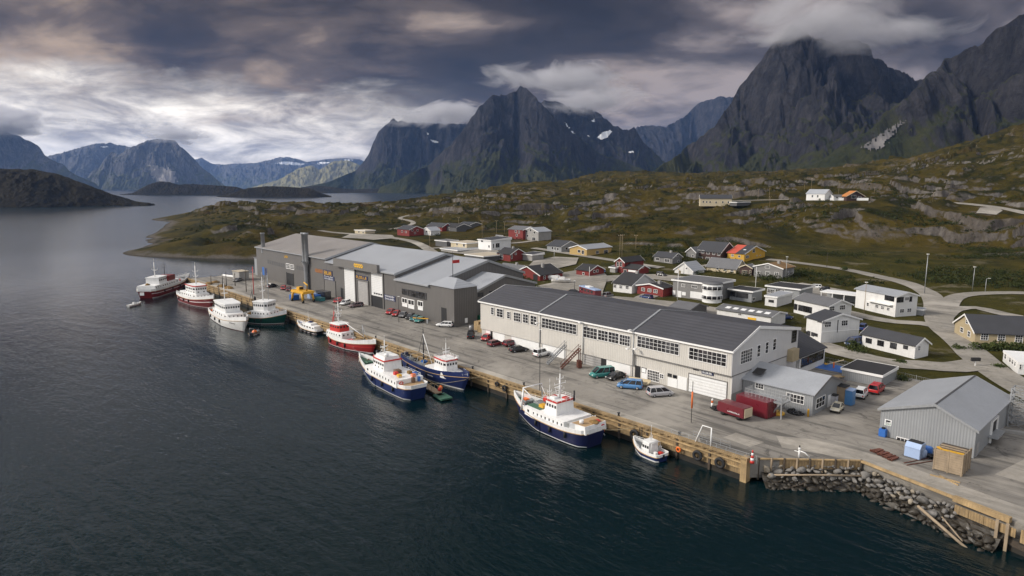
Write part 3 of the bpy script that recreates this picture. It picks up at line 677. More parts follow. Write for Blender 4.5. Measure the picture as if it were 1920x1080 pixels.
# ================================================================ SNOW FIELDS AND SCREE lying on the rock faces
mat('snow', (.80, .81, .83), .6, 0, .04, .02); mat('scree', (.12, .112, .108), .9, 0, .45, .02, bump=.5, bscale=.1); mat('scree_far', (.24, .22, .20), .9, 0, .25, .01)
_bvh = {}
def patch(lab, poly, nm, mm, step=1.2, rag=.6):
    o = MTN[lab]
    if lab not in _bvh:
        me = o.data; n = len(me.vertices); co = np.empty(n * 3, dtype=np.float32); me.vertices.foreach_get('co', co); q = np.empty(len(me.polygons) * 4, dtype=np.int32); me.loops.foreach_get('vertex_index', q)
        _bvh[lab] = BVHTree.FromPolygons([Vector(c) for c in co.reshape(-1, 3).tolist()], q.reshape(-1, 4).tolist())
    bv = _bvh[lab]; xs = [p[0] for p in poly]; ys = [p[1] for p in poly]
    def inside(x, y):
        c = False
        for i in range(len(poly)):
            (x0, y0), (x1, y1) = poly[i - 1], poly[i]
            if (y0 > y) != (y1 > y) and x < (x1 - x0) * (y - y0) / (y1 - y0) + x0: c = not c
        return c
    vs = {}; V = []; Fc = []; nx = int((max(xs) - min(xs)) / step) + 2; ny = int((max(ys) - min(ys)) / step) + 2
    for i in range(nx):
        for j in range(ny):
            px, py = min(xs) + i * step, min(ys) + j * step
            if not inside(px + (math.sin(py * 1.7) + math.sin(py * .6 + px * .4)) * rag, py + (math.sin(px * 1.3) + math.sin(px * .5)) * rag * .6): continue
            d = ray(px, py); a, b_ = c2q(d[0], d[1]); o0 = c2q(0, 0); dv = Vector((a - o0[0], b_ - o0[1], d[2])).normalized()
            h = bv.ray_cast(Vector((CAMX, CAMY, CZ)), dv)
            if h[0] is None: continue
            vs[i, j] = len(V); V.append(h[0] - dv * 5 + Vector((0, 0, 1.5)))
    for (i, j) in vs:
        k = [(i, j), (i + 1, j), (i + 1, j + 1), (i, j + 1)]
        if all(q in vs for q in k):
            idx = [vs[q] for q in k]
            if max((V[a] - V[b_]).length for a in idx for b_ in idx) < 140: Fc.append(tuple(idx))
    if Fc:
        mb = MB(); mb.add(V, Fc, 0, True); mb.build(nm, mm, o, fixn=False)
R_ = 'dark ridge with snow patches right of the central pyramid'
for pl in ([(1119, 258), (1128, 248), (1146, 243), (1148, 248), (1138, 260), (1126, 263)], [(1066, 245), (1074, 246), (1080, 252), (1074, 252)], [(1056, 228), (1062, 231), (1070, 242), (1066, 241)], [(1109, 227), (1115, 222), (1116, 228), (1111, 230)], [(1099, 252), (1106, 255), (1104, 258)], [(1177, 284), (1188, 283), (1189, 287), (1180, 288)]): patch(R_, pl, 'snow_patch', 'snow', 1.0)
for pl in ([(796, 247), (802, 248), (808, 254), (803, 254)], [(806, 262), (814, 262), (824, 267), (818, 269), (808, 266)]): patch('steep dark peak left of the central pyramid', pl, 'snow_patch', 'snow', 1.0)
for pl in ([(508, 306), (530, 302), (556, 304), (575, 308), (560, 311), (530, 309)], [(590, 304), (606, 303), (622, 304), (610, 308), (596, 309)], [(640, 299), (668, 298), (660, 302), (646, 302)]): patch('far pale blue range with snow streaks', pl, 'snow_patch', 'snow', 1.2)
patch('broad blue plateau mountain behind the rounded peak', [(186, 275), (200, 273), (206, 276), (192, 278)], 'snow_patch', 'snow', 1.0)
patch('rounded blue peak with pale scree on its flank', [(274, 312), (290, 306), (300, 312), (330, 318), (334, 342), (316, 348), (292, 340), (280, 326)], 'scree_slope', 'scree_far', 1.5, 3.0)
patch('slabby rock mountain rising out of the right edge', [(1612, 278), (1650, 252), (1692, 226), (1700, 228), (1678, 250), (1655, 280), (1630, 283)], 'scree_slope', 'scree', 1.5, 3.5)
# ================================================================ BUILDINGS
mat('white_wall', (.72, .71, .69), .6, 0, .05, .5, dirt=.22, stripe=('z', .22, .25))
mat('white_panel', (.74, .74, .73), .5, 0, .04, .4, dirt=.12)
mat('beige_clad', (.55, .525, .48), .5, .0, .05, .25, dirt=.18, stripe=('v', .45, .22))
mat('light_clad', (.58, .57, .56), .5, .0, .05, .25, dirt=.15, stripe=('v', .45, .2))
mat('grey_clad', (.125, .118, .112), .5, .0, .07, .2, dirt=.2, stripe=('v', .6, .25))
mat('grey_fascia', (.145, .138, .13), .45, 0, .05, .3, dirt=.1)
mat('shed_clad', (.30, .31, .32), .45, .1, .06, .3, dirt=.2, stripe=('v', .36, .28))
mat('grey_wall', (.20, .195, .19), .6, 0, .08, .5, dirt=.2, stripe=('z', .25, .25))
mat('dark_grey_wall', (.09, .09, .092), .6, 0, .08, .5, dirt=.2, stripe=('z', .25, .2))
mat('red_wall', (.19, .022, .018), .65, 0, .12, .6, dirt=.3, stripe=('v', .25, .25))
mat('brown_wall', (.055, .026, .022), .65, 0, .12, .6, dirt=.2, stripe=('v', .25, .25))
mat('yellow_wall', (.58, .33, .035), .6, 0, .08, .5, dirt=.2, stripe=('z', .22, .2))
mat('ochre_wall', (.46, .31, .11), .6, 0, .08, .5, dirt=.2, stripe=('z', .22, .2))
mat('sand_wall', (.42, .34, .21), .6, 0, .06, .5, dirt=.2, stripe=('z', .22, .2))
mat('cream_wall', (.58, .49, .33), .6, 0, .06, .5, dirt=.2, stripe=('z', .22, .2))
mat('concrete', (.30, .29, .275), .8, 0, .12, .5, dirt=.35, bump=.2)
mat('roof_slate', (.040, .041, .047), .6, 0, .14, .5, dirt=.2, stripe=('z', .16, .3), bump=.1)
mat('roof_black', (.022, .021, .022), .7, 0, .2, .4, dirt=.2, bump=.1)
mat('roof_felt', (.050, .050, .058), .65, 0, .13, .22, dirt=.25, stripe=('x', 1.0, .07), bump=.06)
mat('roof_grey', (.13, .13, .135), .5, .0, .1, .4, dirt=.25, stripe=('v', .5, .25))
mat('roof_metal', (.36, .375, .40), .38, .15, .06, .15, dirt=.12, stripe=('y', .9, .25))
mat('roof_weathered', (.25, .23, .215), .5, .1, .14, .12, dirt=.65, stripe=('y', .9, .3))
mat('roof_sheet', (.36, .375, .40), .42, .15, .08, .3, dirt=.25, stripe=('v', .36, .3))
mat('roof_red', (.52, .085, .05), .6, 0, .08, .5, dirt=.2, stripe=('v', .3, .2))
mat('roof_brown', (.20, .115, .045), .7, 0, .15, .5, dirt=.3, stripe=('v', .3, .2))
mat('roof_orange', (.42, .16, .04), .7, 0, .12, .5, dirt=.2)
mat('roof_tan', (.42, .36, .27), .7, 0, .1, .3, dirt=.3)
mat('frame_white', (.78, .77, .75), .5, 0, .03, 2)
mat('frame_dark', (.03, .03, .032), .5, 0, .1, 2)
mat('frame_cream', (.55, .48, .36), .5, 0, .1, 2)
mat('door_white', (.70, .70, .69), .5, 0, .04, .6, dirt=.18, stripe=('z', .55, .2))
mat('door_grey', (.34, .33, .32), .5, 0, .06, .6, dirt=.2, stripe=('z', .5, .2))
mat('door_dark', (.012, .012, .013), .6, 0, .2, 1)
mat('galvanised', (.36, .37, .38), .45, .5, .12, 2)
mat('pipe_grey', (.27, .28, .29), .5, .2, .15, .6, dirt=.4)
mat('sign_navy', (.012, .02, .075), .5, 0, .1, 2)
mat('sign_white', (.8, .8, .79), .5, 0, .03, 2)
mat('sign_yellow', (.75, .42, .02), .5, 0, .05, 2)
mat('sign_green', (.02, .18, .07), .5, 0, .1, 2)
mat('sign_ink', (.05, .05, .06), .5, 0, .1, 2)
m, t, b = newmat('glass')
co = t.node('ShaderNodeTexCoord').outputs['Object']
t.link(t.mix(t.ramp(t.noise(co, .35, 3), [(.35, 0.0), (.72, 1.0)]), (.004, .004, .005), (.075, .075, .08)), b.inputs['Base Color']); b.inputs['Roughness'].default_value = .06; b.inputs['Specular IOR Level'].default_value = .5  # paler patches in the pane colour stand in for reflected light

def glyphs(mb, P, x0, z0, x1, z1, n, seed, m=0, t=.03):
    """a line of letter-like strokes on a wall; P(t, z, out) maps to 3-D"""
    rnd = random.Random(seed); cw = (x1 - x0) / n; hh = z1 - z0
    def seg(a, bq, w):
        (xa, za), (xb, zb) = a, bq
        lo = (min(xa, xb) - w / 2, min(za, zb) - w / 2); hi = (max(xa, xb) + w / 2, max(za, zb) + w / 2)
        vs = [P(lo[0], lo[1], t), P(hi[0], lo[1], t), P(hi[0], hi[1], t), P(lo[0], hi[1], t), P(lo[0], lo[1], t + .02), P(hi[0], lo[1], t + .02), P(hi[0], hi[1], t + .02), P(lo[0], hi[1], t + .02)]
        mb.add(vs, [(0, 3, 2, 1), (4, 5, 6, 7), (0, 1, 5, 4), (1, 2, 6, 5), (2, 3, 7, 6), (3, 0, 4, 7)], m)
    for i in range(n):
        a = x0 + cw * (i + .12); bq = x0 + cw * (i + .78); w = hh * .2; k = rnd.randrange(6); zm = (z0 + z1) / 2
        seg((a, z0), (a, z1), w)
        if k in (0, 2, 3, 5): seg((bq, z0), (bq, z1), w)
        if k in (0, 1, 3): seg((a, z1), (bq, z1), w)
        if k in (1, 3, 4): seg((a, z0), (bq, z0), w)
        if k in (0, 1, 2, 5): seg((a, zm), (bq, zm), w)
    return mb

class Face:
    """one wall plane of a building: t runs along the wall, z up, n outwards (building coordinates)"""
    def __init__(s, root, o, tx, n): s.root = root; s.o = Vector(o); s.t = Vector(tx); s.n = Vector(n)
    def P(s, t, z, out=0.0): p = s.o + s.t * t + s.n * out; return (p.x, p.y, z)
    def hit(s, px, py):
        d = ray(px, py); dx, dy = c2q(d[0], d[1]); ox, oy = c2q(0, 0)
        dv = Vector((dx - ox, dy - oy, d[2])); rz = s.root.rotation_euler.z; L = s.root.location
        w = Vector((CAMX - L.x, CAMY - L.y, CZ - L.z)); rot = Matrix.Rotation(-rz, 3, 'Z'); w = rot @ w; dv = rot @ dv
        k = (s.o - w).dot(s.n) / dv.dot(s.n); p = w + dv * k
        return (p - s.o).dot(s.t), p.z
    def rect(s, cx, cy, w, h):
        a = s.hit(cx - w / 2, cy)[0]; b_ = s.hit(cx + w / 2, cy)[0]; z0 = s.hit(cx, cy + h / 2)[1]; z1 = s.hit(cx, cy - h / 2)[1]
        c = s.hit(cx, cy)
        hw = abs(b_ - a) / 2
        return c[0] - hw, c[0] + hw, min(z0, z1), max(z0, z1)
    def boxes(s, mb, rects, m=0):
        for t0, t1, z0, z1, o0, o1 in rects:
            vs = [s.P(t0, z0, o0), s.P(t1, z0, o0), s.P(t1, z1, o0), s.P(t0, z1, o0), s.P(t0, z0, o1), s.P(t1, z0, o1), s.P(t1, z1, o1), s.P(t0, z1, o1)]
            mb.add(vs, [(0, 3, 2, 1), (4, 5, 6, 7), (0, 1, 5, 4), (1, 2, 6, 5), (2, 3, 7, 6), (3, 0, 4, 7)], m)
        return mb
    def window(s, t0, t1, z0, z1, nx=2, ny=2, frame='frame_white', fw=.1, name='window', pane=True):
        fw = min(fw, (t1 - t0) * .18, (z1 - z0) * .18); r = []
        r += [(t0 - fw, t1 + fw, z1, z1 + fw, -.02, .09), (t0 - fw, t1 + fw, z0 - fw, z0, -.02, .11), (t0 - fw, t0, z0, z1, -.02, .09), (t1, t1 + fw, z0, z1, -.02, .09)]
        mw = fw * .55
        for i in range(1, nx): c = t0 + (t1 - t0) * i / nx; r.append((c - mw / 2, c + mw / 2, z0, z1, -.02, .075))
        for j in range(1, ny): c = z0 + (z1 - z0) * j / ny; r.append((t0, t1, c - mw / 2, c + mw / 2, -.02, .07))
        f = s.boxes(MB(), r).build(name, frame, s.root, fixn=True)
        s.boxes(MB(), [(t0, t1, z0, z1, -.02, .035)]).build('pane', 'glass', f)
        return f
    def panel(s, name, m, t0, t1, z0, z1, out=.06, parent=None):
        return s.boxes(MB(), [(t0, t1, z0, z1, -.03, out)]).build(name, m, parent or s.root)
def gable(root, A, B, h, rise, ridge, wallm, roofm, over=.45, th=.16, trim='frame_white', off=.5, plinth=None, roofname='roof', split=None):
    """walls, roof and bargeboards; local x to the right face end (B), local y to the left face end (A)"""
    if ridge in ('a', 'b'):
        W_ = B if ridge == 'a' else A; Ln = A if ridge == 'a' else B; ax = 'y' if ridge == 'a' else 'x'
        k = W_ * off; s1 = rise / k; s2 = rise / (W_ - k)
        MB().vprism([(0, -1.0), (W_, -1.0), (W_, h), (k, h + rise), (0, h)], ax, 0, Ln).build('wall', wallm, root)
        e = .02
        prof = [(-over, h - over * s1 + e), (k, h + rise + e), (W_ + over, h - over * s2 + e), (W_ + over, h - over * s2 + e + th), (k, h + rise + e + th * 1.1), (-over, h - over * s1 + e + th)]
        segs = split or [(0, 1, roofm)]
        rf = None
        for a0, a1, rm in segs:
            y0 = -over if a0 == 0 else Ln * a0 + .002; y1 = Ln + over if a1 == 1 else Ln * a1
            o = MB().vprism(prof, ax, y0, y1).build(roofname, rm, root); rf = rf or o
        q = .2
        for c in (-over - .04, Ln + over):
            MB().vprism([(-over - .03, h - over * s1 - q + e), (k, h + rise - q + e), (W_ + over + .03, h - over * s2 - q + e), (W_ + over + .03, h - over * s2 + e + th + .02), (k, h + rise + e + th * 1.1 + .02), (-over - .03, h - over * s1 + e + th + .02)], ax, c, c + .04).build('bargeboard', trim, root)
        return rf
    # flat roof with a parapet edge
    MB().box(0, B, 0, A, -1.0, h).build('wall', wallm, root)
    sl = rise
    o = over
    rf = MB().prism([(-o, -o), (B + o, -o), (B + o, A + o), (-o, A + o)], h + .01, (lambda x, y: h + .14 + sl * (x + o) / (B + 2 * o))).build(roofname, roofm, root)
    r = MB()
    for (x0, x1, y0, y1) in ((-o - .06, -o, -o - .06, A + o + .06), (-o, B + o, -o - .06, -o), (-o, B + o, A + o, A + o + .06), (B + o, B + o + .06, -o - .06, A + o + .06)):
        r.prism([(x0, y0), (x1, y0), (x1, y1), (x0, y1)], h - .28, lambda x, y: h + .2 + sl * (min(max(x, -o), B + o) + o) / (B + 2 * o))
    r.build('fascia', trim, root)
    return rf
def house(name, label, crop, C, A, B, eave, peak, ridge, wallm, roofm, wins=(), doors=(), z=None, align=None, over=.4, trim='frame_white', cat='house', group=None, off=.5, frame='frame_white', chim=None, split=None, rise=None, lift=0.0, Bmin=0):
    ox, oy, sc = crop
    k = lambda p: (ox + p[0] / sc, oy + p[1] / sc)
    c = k(C); P0 = on(*c) if z is None else at(c[0], c[1], z)
    P0.z += lift; rz = R(90)
    if align == 'B': q = at(*k(B), P0.z) - P0; rz = math.atan2(q.y, q.x); Bl = math.hypot(q.x, q.y)
    if align == 'A': q = at(*k(A), P0.z) - P0; rz = math.atan2(q.y, q.x) - PI / 2; Al = math.hypot(q.x, q.y)
    ex = Vector((math.cos(rz), math.sin(rz))); ey = Vector((-math.sin(rz), math.cos(rz)))
    if isinstance(A, (int, float)): Al = A
    elif align != 'A': Al = max(2.0, (at(*k(A), P0.z) - P0).xy.dot(ey))
    if isinstance(B, (int, float)): Bl = B
    elif align != 'B': Bl = max(2.0, (at(*k(B), P0.z) - P0).xy.dot(ex))
    Bl = max(Bl, Bmin); X, Y = q2c(P0.x, P0.y)
    h = eave if eave < 20 else atd(c[0], oy + eave / sc, Y).z - P0.z
    root = thing(name, label, cat, P0, rz, group)
    if rise is None:
        kk = off
        mid = P0.xy + (ex * Bl * kk if ridge == 'a' else ey * Al * kk)
        Xm, Ym = q2c(mid.x, mid.y); rise = max(.5, atd(960, oy + peak / sc, Ym).z - P0.z - h) if peak is not None else .3
    rf = gable(root, Al, Bl, h, rise, ridge, wallm, roofm, over, trim=trim, off=off, split=split)
    FL = Face(root, (0, 0, 0), (0, 1, 0), (-1, 0, 0)); FR = Face(root, (0, 0, 0), (1, 0, 0), (0, -1, 0))
    for wv in wins:
        f, cx, cy, w, hh, nx, ny = wv[:7]; fc = FL if f == 'L' else FR; lim = Al if f == 'L' else Bl
        t0, t1, z0, z1 = fc.rect(ox + cx / sc, oy + cy / sc, w / sc, hh / sc)
        t0 = max(.2, t0); t1 = min(lim - .2, t1)
        if t1 - t0 < .25 or z1 - z0 < .2: continue
        fc.window(t0, t1, max(z0, .25), z1, nx, ny, wv[7] if len(wv) > 7 else frame)
    for dv in doors:
        f, cx, cy, w, hh, mm = dv[:6]; fc = FL if f == 'L' else FR; lim = Al if f == 'L' else Bl
        t0, t1, z0, z1 = fc.rect(ox + cx / sc, oy + cy / sc, w / sc, hh / sc)
        dr = fc.panel(dv[6] if len(dv) > 6 else 'door', mm, max(.1, t0), min(lim - .1, t1), -.1 if len(dv) <= 7 else z0, z1)
    if chim:
        x, y, s_, hh = chim; zz = h + rise * .6
        MB().box(x * Bl - s_ / 2, x * Bl + s_ / 2, y * Al - s_ / 2, y * Al + s_ / 2, zz, h + rise + hh).build('chimney', 'concrete', rf)
    root['_A'] = Al; root['_B'] = Bl; root['_h'] = h
    return root, FL, FR, rf
cA = (1120, 420, 5.053); cB = (1420, 480, 3.84); cC = (1240, 320, 2.8235); cD = (640, 380, 4.0); c3 = (1500, 580, 4.155); c5 = (1180, 580, 4.908); c1 = (0, 0, 1.0)

# ---- red and white cluster by the gravel lot
house('red_house', 'tall narrow red house with dark gable roof and white tall windows', cA, (255, 465), (165, 455), 13.0, 362, 320, 'b', 'red_wall', 'roof_black', wins=[('L', 195, 380, 18, 40, 1, 2), ('L', 224, 380, 18, 40, 1, 2)], doors=[('L', 165, 450, 45, 40, 'door_dark')])
house('red_house', 'low red house with black roof joined in front of the tall red one', cA, (385, 482), (262, 462), (460, 464), 432, 392, 'a', 'red_wall', 'roof_black', wins=[('L', 265, 445, 26, 22, 2, 1), ('R', 432, 408, 14, 16, 1, 1)], doors=[('L', 330, 446, 75, 18, 'frame_white', 'balcony', 1)])
house('shed', 'small grey lean-to shed left of the tall red house', cA, (168, 462), (118, 456), 6.0, 415, None, 'flat', 'concrete', 'roof_grey', rise=.8, cat='shed')
house('white_house', 'white walled house with wide black roof and three small windows', cA, (326, 660), (125, 638), 13.0, 580, 477, 'a', 'white_wall', 'roof_black', chim=(.5, .35, .9, .9), wins=[('L', 165, 588, 26, 28, 2, 2), ('L', 222, 595, 22, 28, 2, 2), ('L', 283, 600, 26, 28, 2, 2)])
house('red_house', 'low red gabled house with white trim and three white windows', cA, (620, 692), (385, 655), (692, 668), 612, 566, 'b', 'red_wall', 'roof_black', chim=(.5, .35, .9, .9), wins=[('L', 435, 620, 28, 26, 2, 2), ('L', 495, 628, 28, 26, 2, 2), ('L', 552, 637, 32, 28, 2, 2)])
r_, FL, FR, rf = house('round_tower_house', 'grey flat roofed building with white round corner tower', cA, (1092, 742), (690, 692), (1290, 700), 573, None, 'flat', 'grey_wall', 'roof_grey', rise=.2, cat='building', wins=[('L', 815, 582, 28, 22, 2, 2), ('L', 920, 594, 50, 22, 4, 1), ('L', 940, 658, 32, 16, 3, 1), ('L', 940, 692, 32, 16, 3, 1)],
    doors=[('L', 775, 668, 42, 70, 'white_panel', 'garage_door'), ('L', 715, 648, 50, 42, 'white_panel', 'wall_panel', 1), ('L', 820, 660, 36, 32, 'white_panel', 'wall_panel', 1), ('L', 945, 675, 130, 62, 'white_panel', 'wall_panel', 1)])
h_ = r_['_h']; tw = MB().lathe((1.0, .9, 0), [(3.0, -1), (3.0, h_ + .1)], 28).build('tower', 'white_panel', r_)
for zc in (h_ * .28, h_ * .80):
    wb = MB()
    MB().lathe((1.0, .9, 0), [(3.02, zc - .62), (3.06, zc - .6), (3.06, zc + .6), (3.02, zc + .62)], 28).build('window', 'glass', tw)
    for j in range(12):
        a = 2 * PI * j / 12; wb.tube([(1.0 + 3.08 * math.cos(a), .9 + 3.08 * math.sin(a), zc - .62), (1.0 + 3.08 * math.cos(a), .9 + 3.08 * math.sin(a), zc + .62)], .09, 5)
    for zz in (zc - .62, zc + .62): wb.tube([(1.0 + 3.09 * math.cos(q), .9 + 3.09 * math.sin(q), zz) for q in np.linspace(0, 2 * PI, 28)], .09, 5)
    wb.build('window_frame', 'frame_white', tw)
MB().lathe((1.0, .9, 0), [(.01, h_ + .42), (3.15, h_ + .40), (3.2, h_ + .15), (3.0, h_ + .15)], 28).build('tower_roof', 'roof_grey', tw)
house('flat_building', 'pale grey flat roofed workshop with long dark window band', cA, (1460, 745), (1215, 725), (1545, 720), 640, None, 'flat', 'shed_clad', 'roof_black', rise=.1, cat='workshop', over=.6, wins=[('L', 1278, 662, 60, 40, 4, 2, 'frame_dark'), ('L', 1372, 676, 108, 42, 6, 2, 'frame_dark'), ('R', 1480, 710, 24, 24, 2, 1)])
house('flat_building', 'pale grey black roofed building with white multi pane windows behind the white annex', cB, (300, 320), (25, 300), (352, 290), 240, None, 'flat', 'shed_clad', 'roof_black', rise=.1, cat='workshop', over=.5, wins=[('L', 92, 252, 56, 24, 4, 2), ('L', 165, 249, 60, 20, 6, 1)])
house('white_annex', 'small white flat roofed annex with one dark window', cB, (138, 368), (70, 352), (215, 335), 297, None, 'flat', 'white_wall', 'roof_metal', rise=.3, cat='annex', over=.2, wins=[('L', 100, 325, 34, 14, 2, 1, 'frame_dark')])
house('white_house', 'long white house with grey roof and row of upright dark windows', cB, (508, 470), (210, 415), (672, 455), 362, 318, 'a', 'white_wall', 'roof_grey', align='B', wins=[('L', 238, 348, 16, 12, 1, 1), ('L', 272, 365, 30, 38, 2, 2, 'frame_dark'), ('L', 312, 374, 30, 38, 2, 2, 'frame_dark'), ('L', 362, 385, 60, 40, 4, 2, 'frame_dark'), ('R', 535, 378, 36, 30, 3, 2), ('R', 612, 370, 36, 30, 3, 2)])
r_, FL, FR, rf = house('white_house', 'tall white gabled house with slate roof and two upper window pairs', cB, (455, 632), (300, 600), (726, 612), 470, 416, 'a', 'white_wall', 'roof_slate', align='B', wins=[('R', 507, 492, 42, 36, 3, 2), ('R', 627, 482, 42, 36, 3, 2), ('L', 345, 555, 36, 30, 3, 2, 'frame_dark'), ('L', 372, 556, 16, 28, 2, 2, 'frame_dark'), ('L', 400, 563, 18, 22, 2, 1, 'frame_dark'), ('L', 424, 568, 18, 16, 2, 1, 'frame_dark'), ('L', 315, 545, 20, 30, 2, 2, 'frame_dark'), ('L', 348, 497, 8, 8, 1, 1, 'frame_dark')], doors=[('R', 578, 505, 5, 90, 'frame_dark', 'drainpipe', 1), ('L', 340, 590, 70, 28, 'white_panel', 'garage_door')])
glyphs(MB(), FL.P, r_['_A'] - 6.4, 5.0, r_['_A'] - 3.6, 5.6, 8, 5).build('sign', 'sign_ink', r_)
FR.panel('band_board', 'frame_white', 0, r_['_B'], 2.75, 2.95, .05)
house('white_house', 'long low white house with grey roof and four windows beside the gravel road', cB, (1130, 742), (750, 650), (1196, 718), 643, 592, 'a', 'white_wall', 'roof_slate', align='A', wins=[('L', 803, 610, 38, 30, 3, 3, 'frame_dark'), ('L', 888, 628, 42, 34, 3, 3, 'frame_dark'), ('L', 980, 646, 42, 36, 3, 3, 'frame_dark'), ('L', 1068, 657, 28, 20, 2, 2, 'frame_dark'), ('R', 1164, 664, 14, 30, 2, 2)])
r_, FL, FR, rf = house('white_house', 'two storey white house with pale metal roof and upper corner windows', cB, (990, 440), (730, 372), (1142, 430), 292, 262, 'a', 'white_wall', 'roof_metal', align='B', wins=[('L', 952, 302, 66, 36, 5, 2, 'frame_dark'), ('R', 1017, 316, 26, 34, 2, 2, 'frame_dark'), ('R', 1042, 314, 16, 34, 1, 2, 'frame_dark'), ('R', 1076, 308, 26, 22, 4, 1), ('R', 1104, 310, 14, 32, 1, 2, 'frame_dark'), ('L', 862, 362, 20, 20, 2, 2), ('L', 902, 372, 20, 20, 2, 2), ('L', 943, 382, 18, 20, 2, 2), ('R', 1040, 395, 28, 24, 2, 2), ('R', 1093, 390, 28, 24, 2, 2), ('L', 796, 348, 14, 22, 1, 2)])
FL.panel('canopy', 'frame_white', 1.0, r_['_A'] - 5.5, 3.1, 3.3, 1.1)
house('white_annex', 'small pale annex at the right end of the two storey white house', cB, (1190, 430), (1148, 425), (1204, 424), 388, None, 'flat', 'shed_clad', 'roof_metal', rise=.2, cat='annex', over=.1)
r_ = thing('carport', 'flat white roofed carport left of the two storey house', 'carport', on(1606, 574), R(90))
MB().box(-.2, 5.5, 0, 11.0, 3.0, 3.35).build('roof', 'white_panel', r_)
for x, y in ((0, .3), (0, 3.8), (0, 7.3), (0, 10.7)): MB().box(x - .1, x + .1, y - .1, y + .1, -.5, 3.0).build('post', 'frame_white', r_)
MB().box(5.2, 5.4, 0, 11, -.5, 3.0).build('back_wall', 'shed_clad', r_)
house('beige_house', 'large sand coloured house with slate roof at the right edge', c3, (1358, 272), (1228, 188), (1745, 292), 180, 40, 'b', 'sand_wall', 'roof_slate', align='B', Bmin=17, wins=[('R', 1437, 212, 54, 50, 3, 3), ('R', 1569, 218, 54, 50, 3, 3), ('R', 1705, 228, 54, 50, 3, 3), ('L', 1318, 192, 20, 40, 1, 2), ('L', 1262, 160, 22, 34, 1, 2), ('L', 1303, 96, 18, 30, 1, 2)])
r_, FL, FR, rf = house('portable_cabin', 'long white portable cabin with dark windows at the right edge', cB, (1872, 852), (1765, 762), 9.0, 770, None, 'flat', 'white_wall', 'white_panel', align='A', rise=.1, cat='cabin', over=.05, wins=[('L', 1788, 720, 14, 42, 1, 2, 'frame_white'), ('L', 1822, 745, 14, 42, 1, 2), ('L', 1840, 758, 14, 42, 1, 2), ('L', 1858, 772, 10, 42, 1, 2), ('R', 1890, 795, 20, 40, 1, 2)])
house('flat_shed', 'low shed with black flat roof and pale grey walls inside the fence', c3, (632, 612), (296, 560), (730, 542), 520, None, 'flat', 'shed_clad', 'roof_black', rise=.15, cat='shed', over=.15, z=2.85)
# ---- rows behind
r_, FL, FR, rf = house('yellow_house', 'bright yellow gabled house with part red and part dark roof', cA, (1390, 362), (1170, 356), (1586, 332), 285, 210, 'a', 'yellow_wall', 'roof_slate', split=[(0, .5, 'roof_slate'), (.5, 1, 'roof_red')], wins=[('L', 1218, 292, 22, 16, 2, 1), ('L', 1281, 298, 20, 18, 2, 2), ('L', 1345, 306, 18, 16, 1, 1), ('R', 1420, 310, 28, 22, 2, 2), ('R', 1482, 254, 22, 30, 2, 2), ('R', 1512, 300, 8, 9, 1, 1), ('R', 1545, 296, 8, 9, 1, 1)])
MB().add([(3.2, 1.4, r_['_h'] + 3.4 * 3.2 / (r_['_B'] / 2) * .62 + .75), (3.2, 2.6, r_['_h'] + 3.4 * 3.2 / (r_['_B'] / 2) * .62 + .75), (4.4, 2.6, r_['_h'] + 3.4 * 4.4 / (r_['_B'] / 2) * .62 + .75), (4.4, 1.4, r_['_h'] + 3.4 * 4.4 / (r_['_B'] / 2) * .62 + .75)], [(0, 1, 2, 3)]).build('skylight', 'white_panel', rf)
house('brown_house', 'dark brown row house with grey roof and five white windows joined to the yellow house', cA, (1167, 354), (936, 332), 13.0, 270, 178, 'a', 'brown_wall', 'roof_slate', wins=[('L', 963, 258, 22, 22, 2, 1), ('L', 1000, 263, 22, 24, 2, 1), ('L', 1050, 272, 26, 24, 2, 1), ('L', 1103, 278, 22, 24, 2, 1), ('L', 1150, 284, 24, 26, 2, 1), ('L', 968, 320, 60, 16, 4, 1), ('L', 1046, 328, 34, 24, 3, 1), ('L', 1088, 334, 24, 22, 2, 1)])
house('grey_annex', 'small grey gabled annex with white trim at the left end of the brown house', cA, (932, 328), (852, 318), 8.0, 268, 222, 'b', 'grey_wall', 'roof_grey', cat='annex', wins=[('L', 905, 302, 20, 16, 1, 1)])
house('grey_house', 'dark grey gabled house with brown roof and white trim', cA, (1752, 522), (1490, 492), (1862, 500), 424, 374, 'b', 'grey_wall', 'roof_brown', chim=(.5, .35, .9, .9), wins=[('L', 1612, 406, 40, 22, 3, 2), ('L', 1614, 466, 38, 24, 3, 2), ('L', 1530, 465, 18, 34, 1, 2), ('L', 1698, 472, 36, 26, 2, 2), ('R', 1808, 462, 8, 28, 1, 2), ('R', 1850, 450, 10, 26, 1, 2)])
house('white_hall', 'low cream house with hipped grey roof beside the entrance porch', cA, (1310, 470), (1030, 442), (1400, 452), 428, 342, 'a', 'cream_wall', 'roof_grey', cat='house', wins=[('L', 1138, 420, 18, 20, 1, 1), ('L', 1213, 432, 22, 22, 2, 1), ('L', 1275, 438, 26, 20, 3, 1)])
house('entrance_porch', 'small brown gabled entrance hall with big dark windows', cA, (1462, 492), (1304, 488), (1484, 480), 418, 386, 'b', 'brown_wall', 'roof_grey', cat='entrance hall', frame='frame_cream', wins=[('L', 1330, 462, 40, 48, 2, 2), ('L', 1395, 464, 44, 46, 3, 2), ('L', 1448, 464, 14, 46, 1, 2)], trim='frame_cream')
house('grey_house', 'small grey roofed house with white gable beside a hedge', cA, (905, 482), (800, 452), (1026, 466), 446, 366, 'b', 'white_wall', 'roof_metal', wins=[('L', 845, 420, 14, 12, 1, 1)])
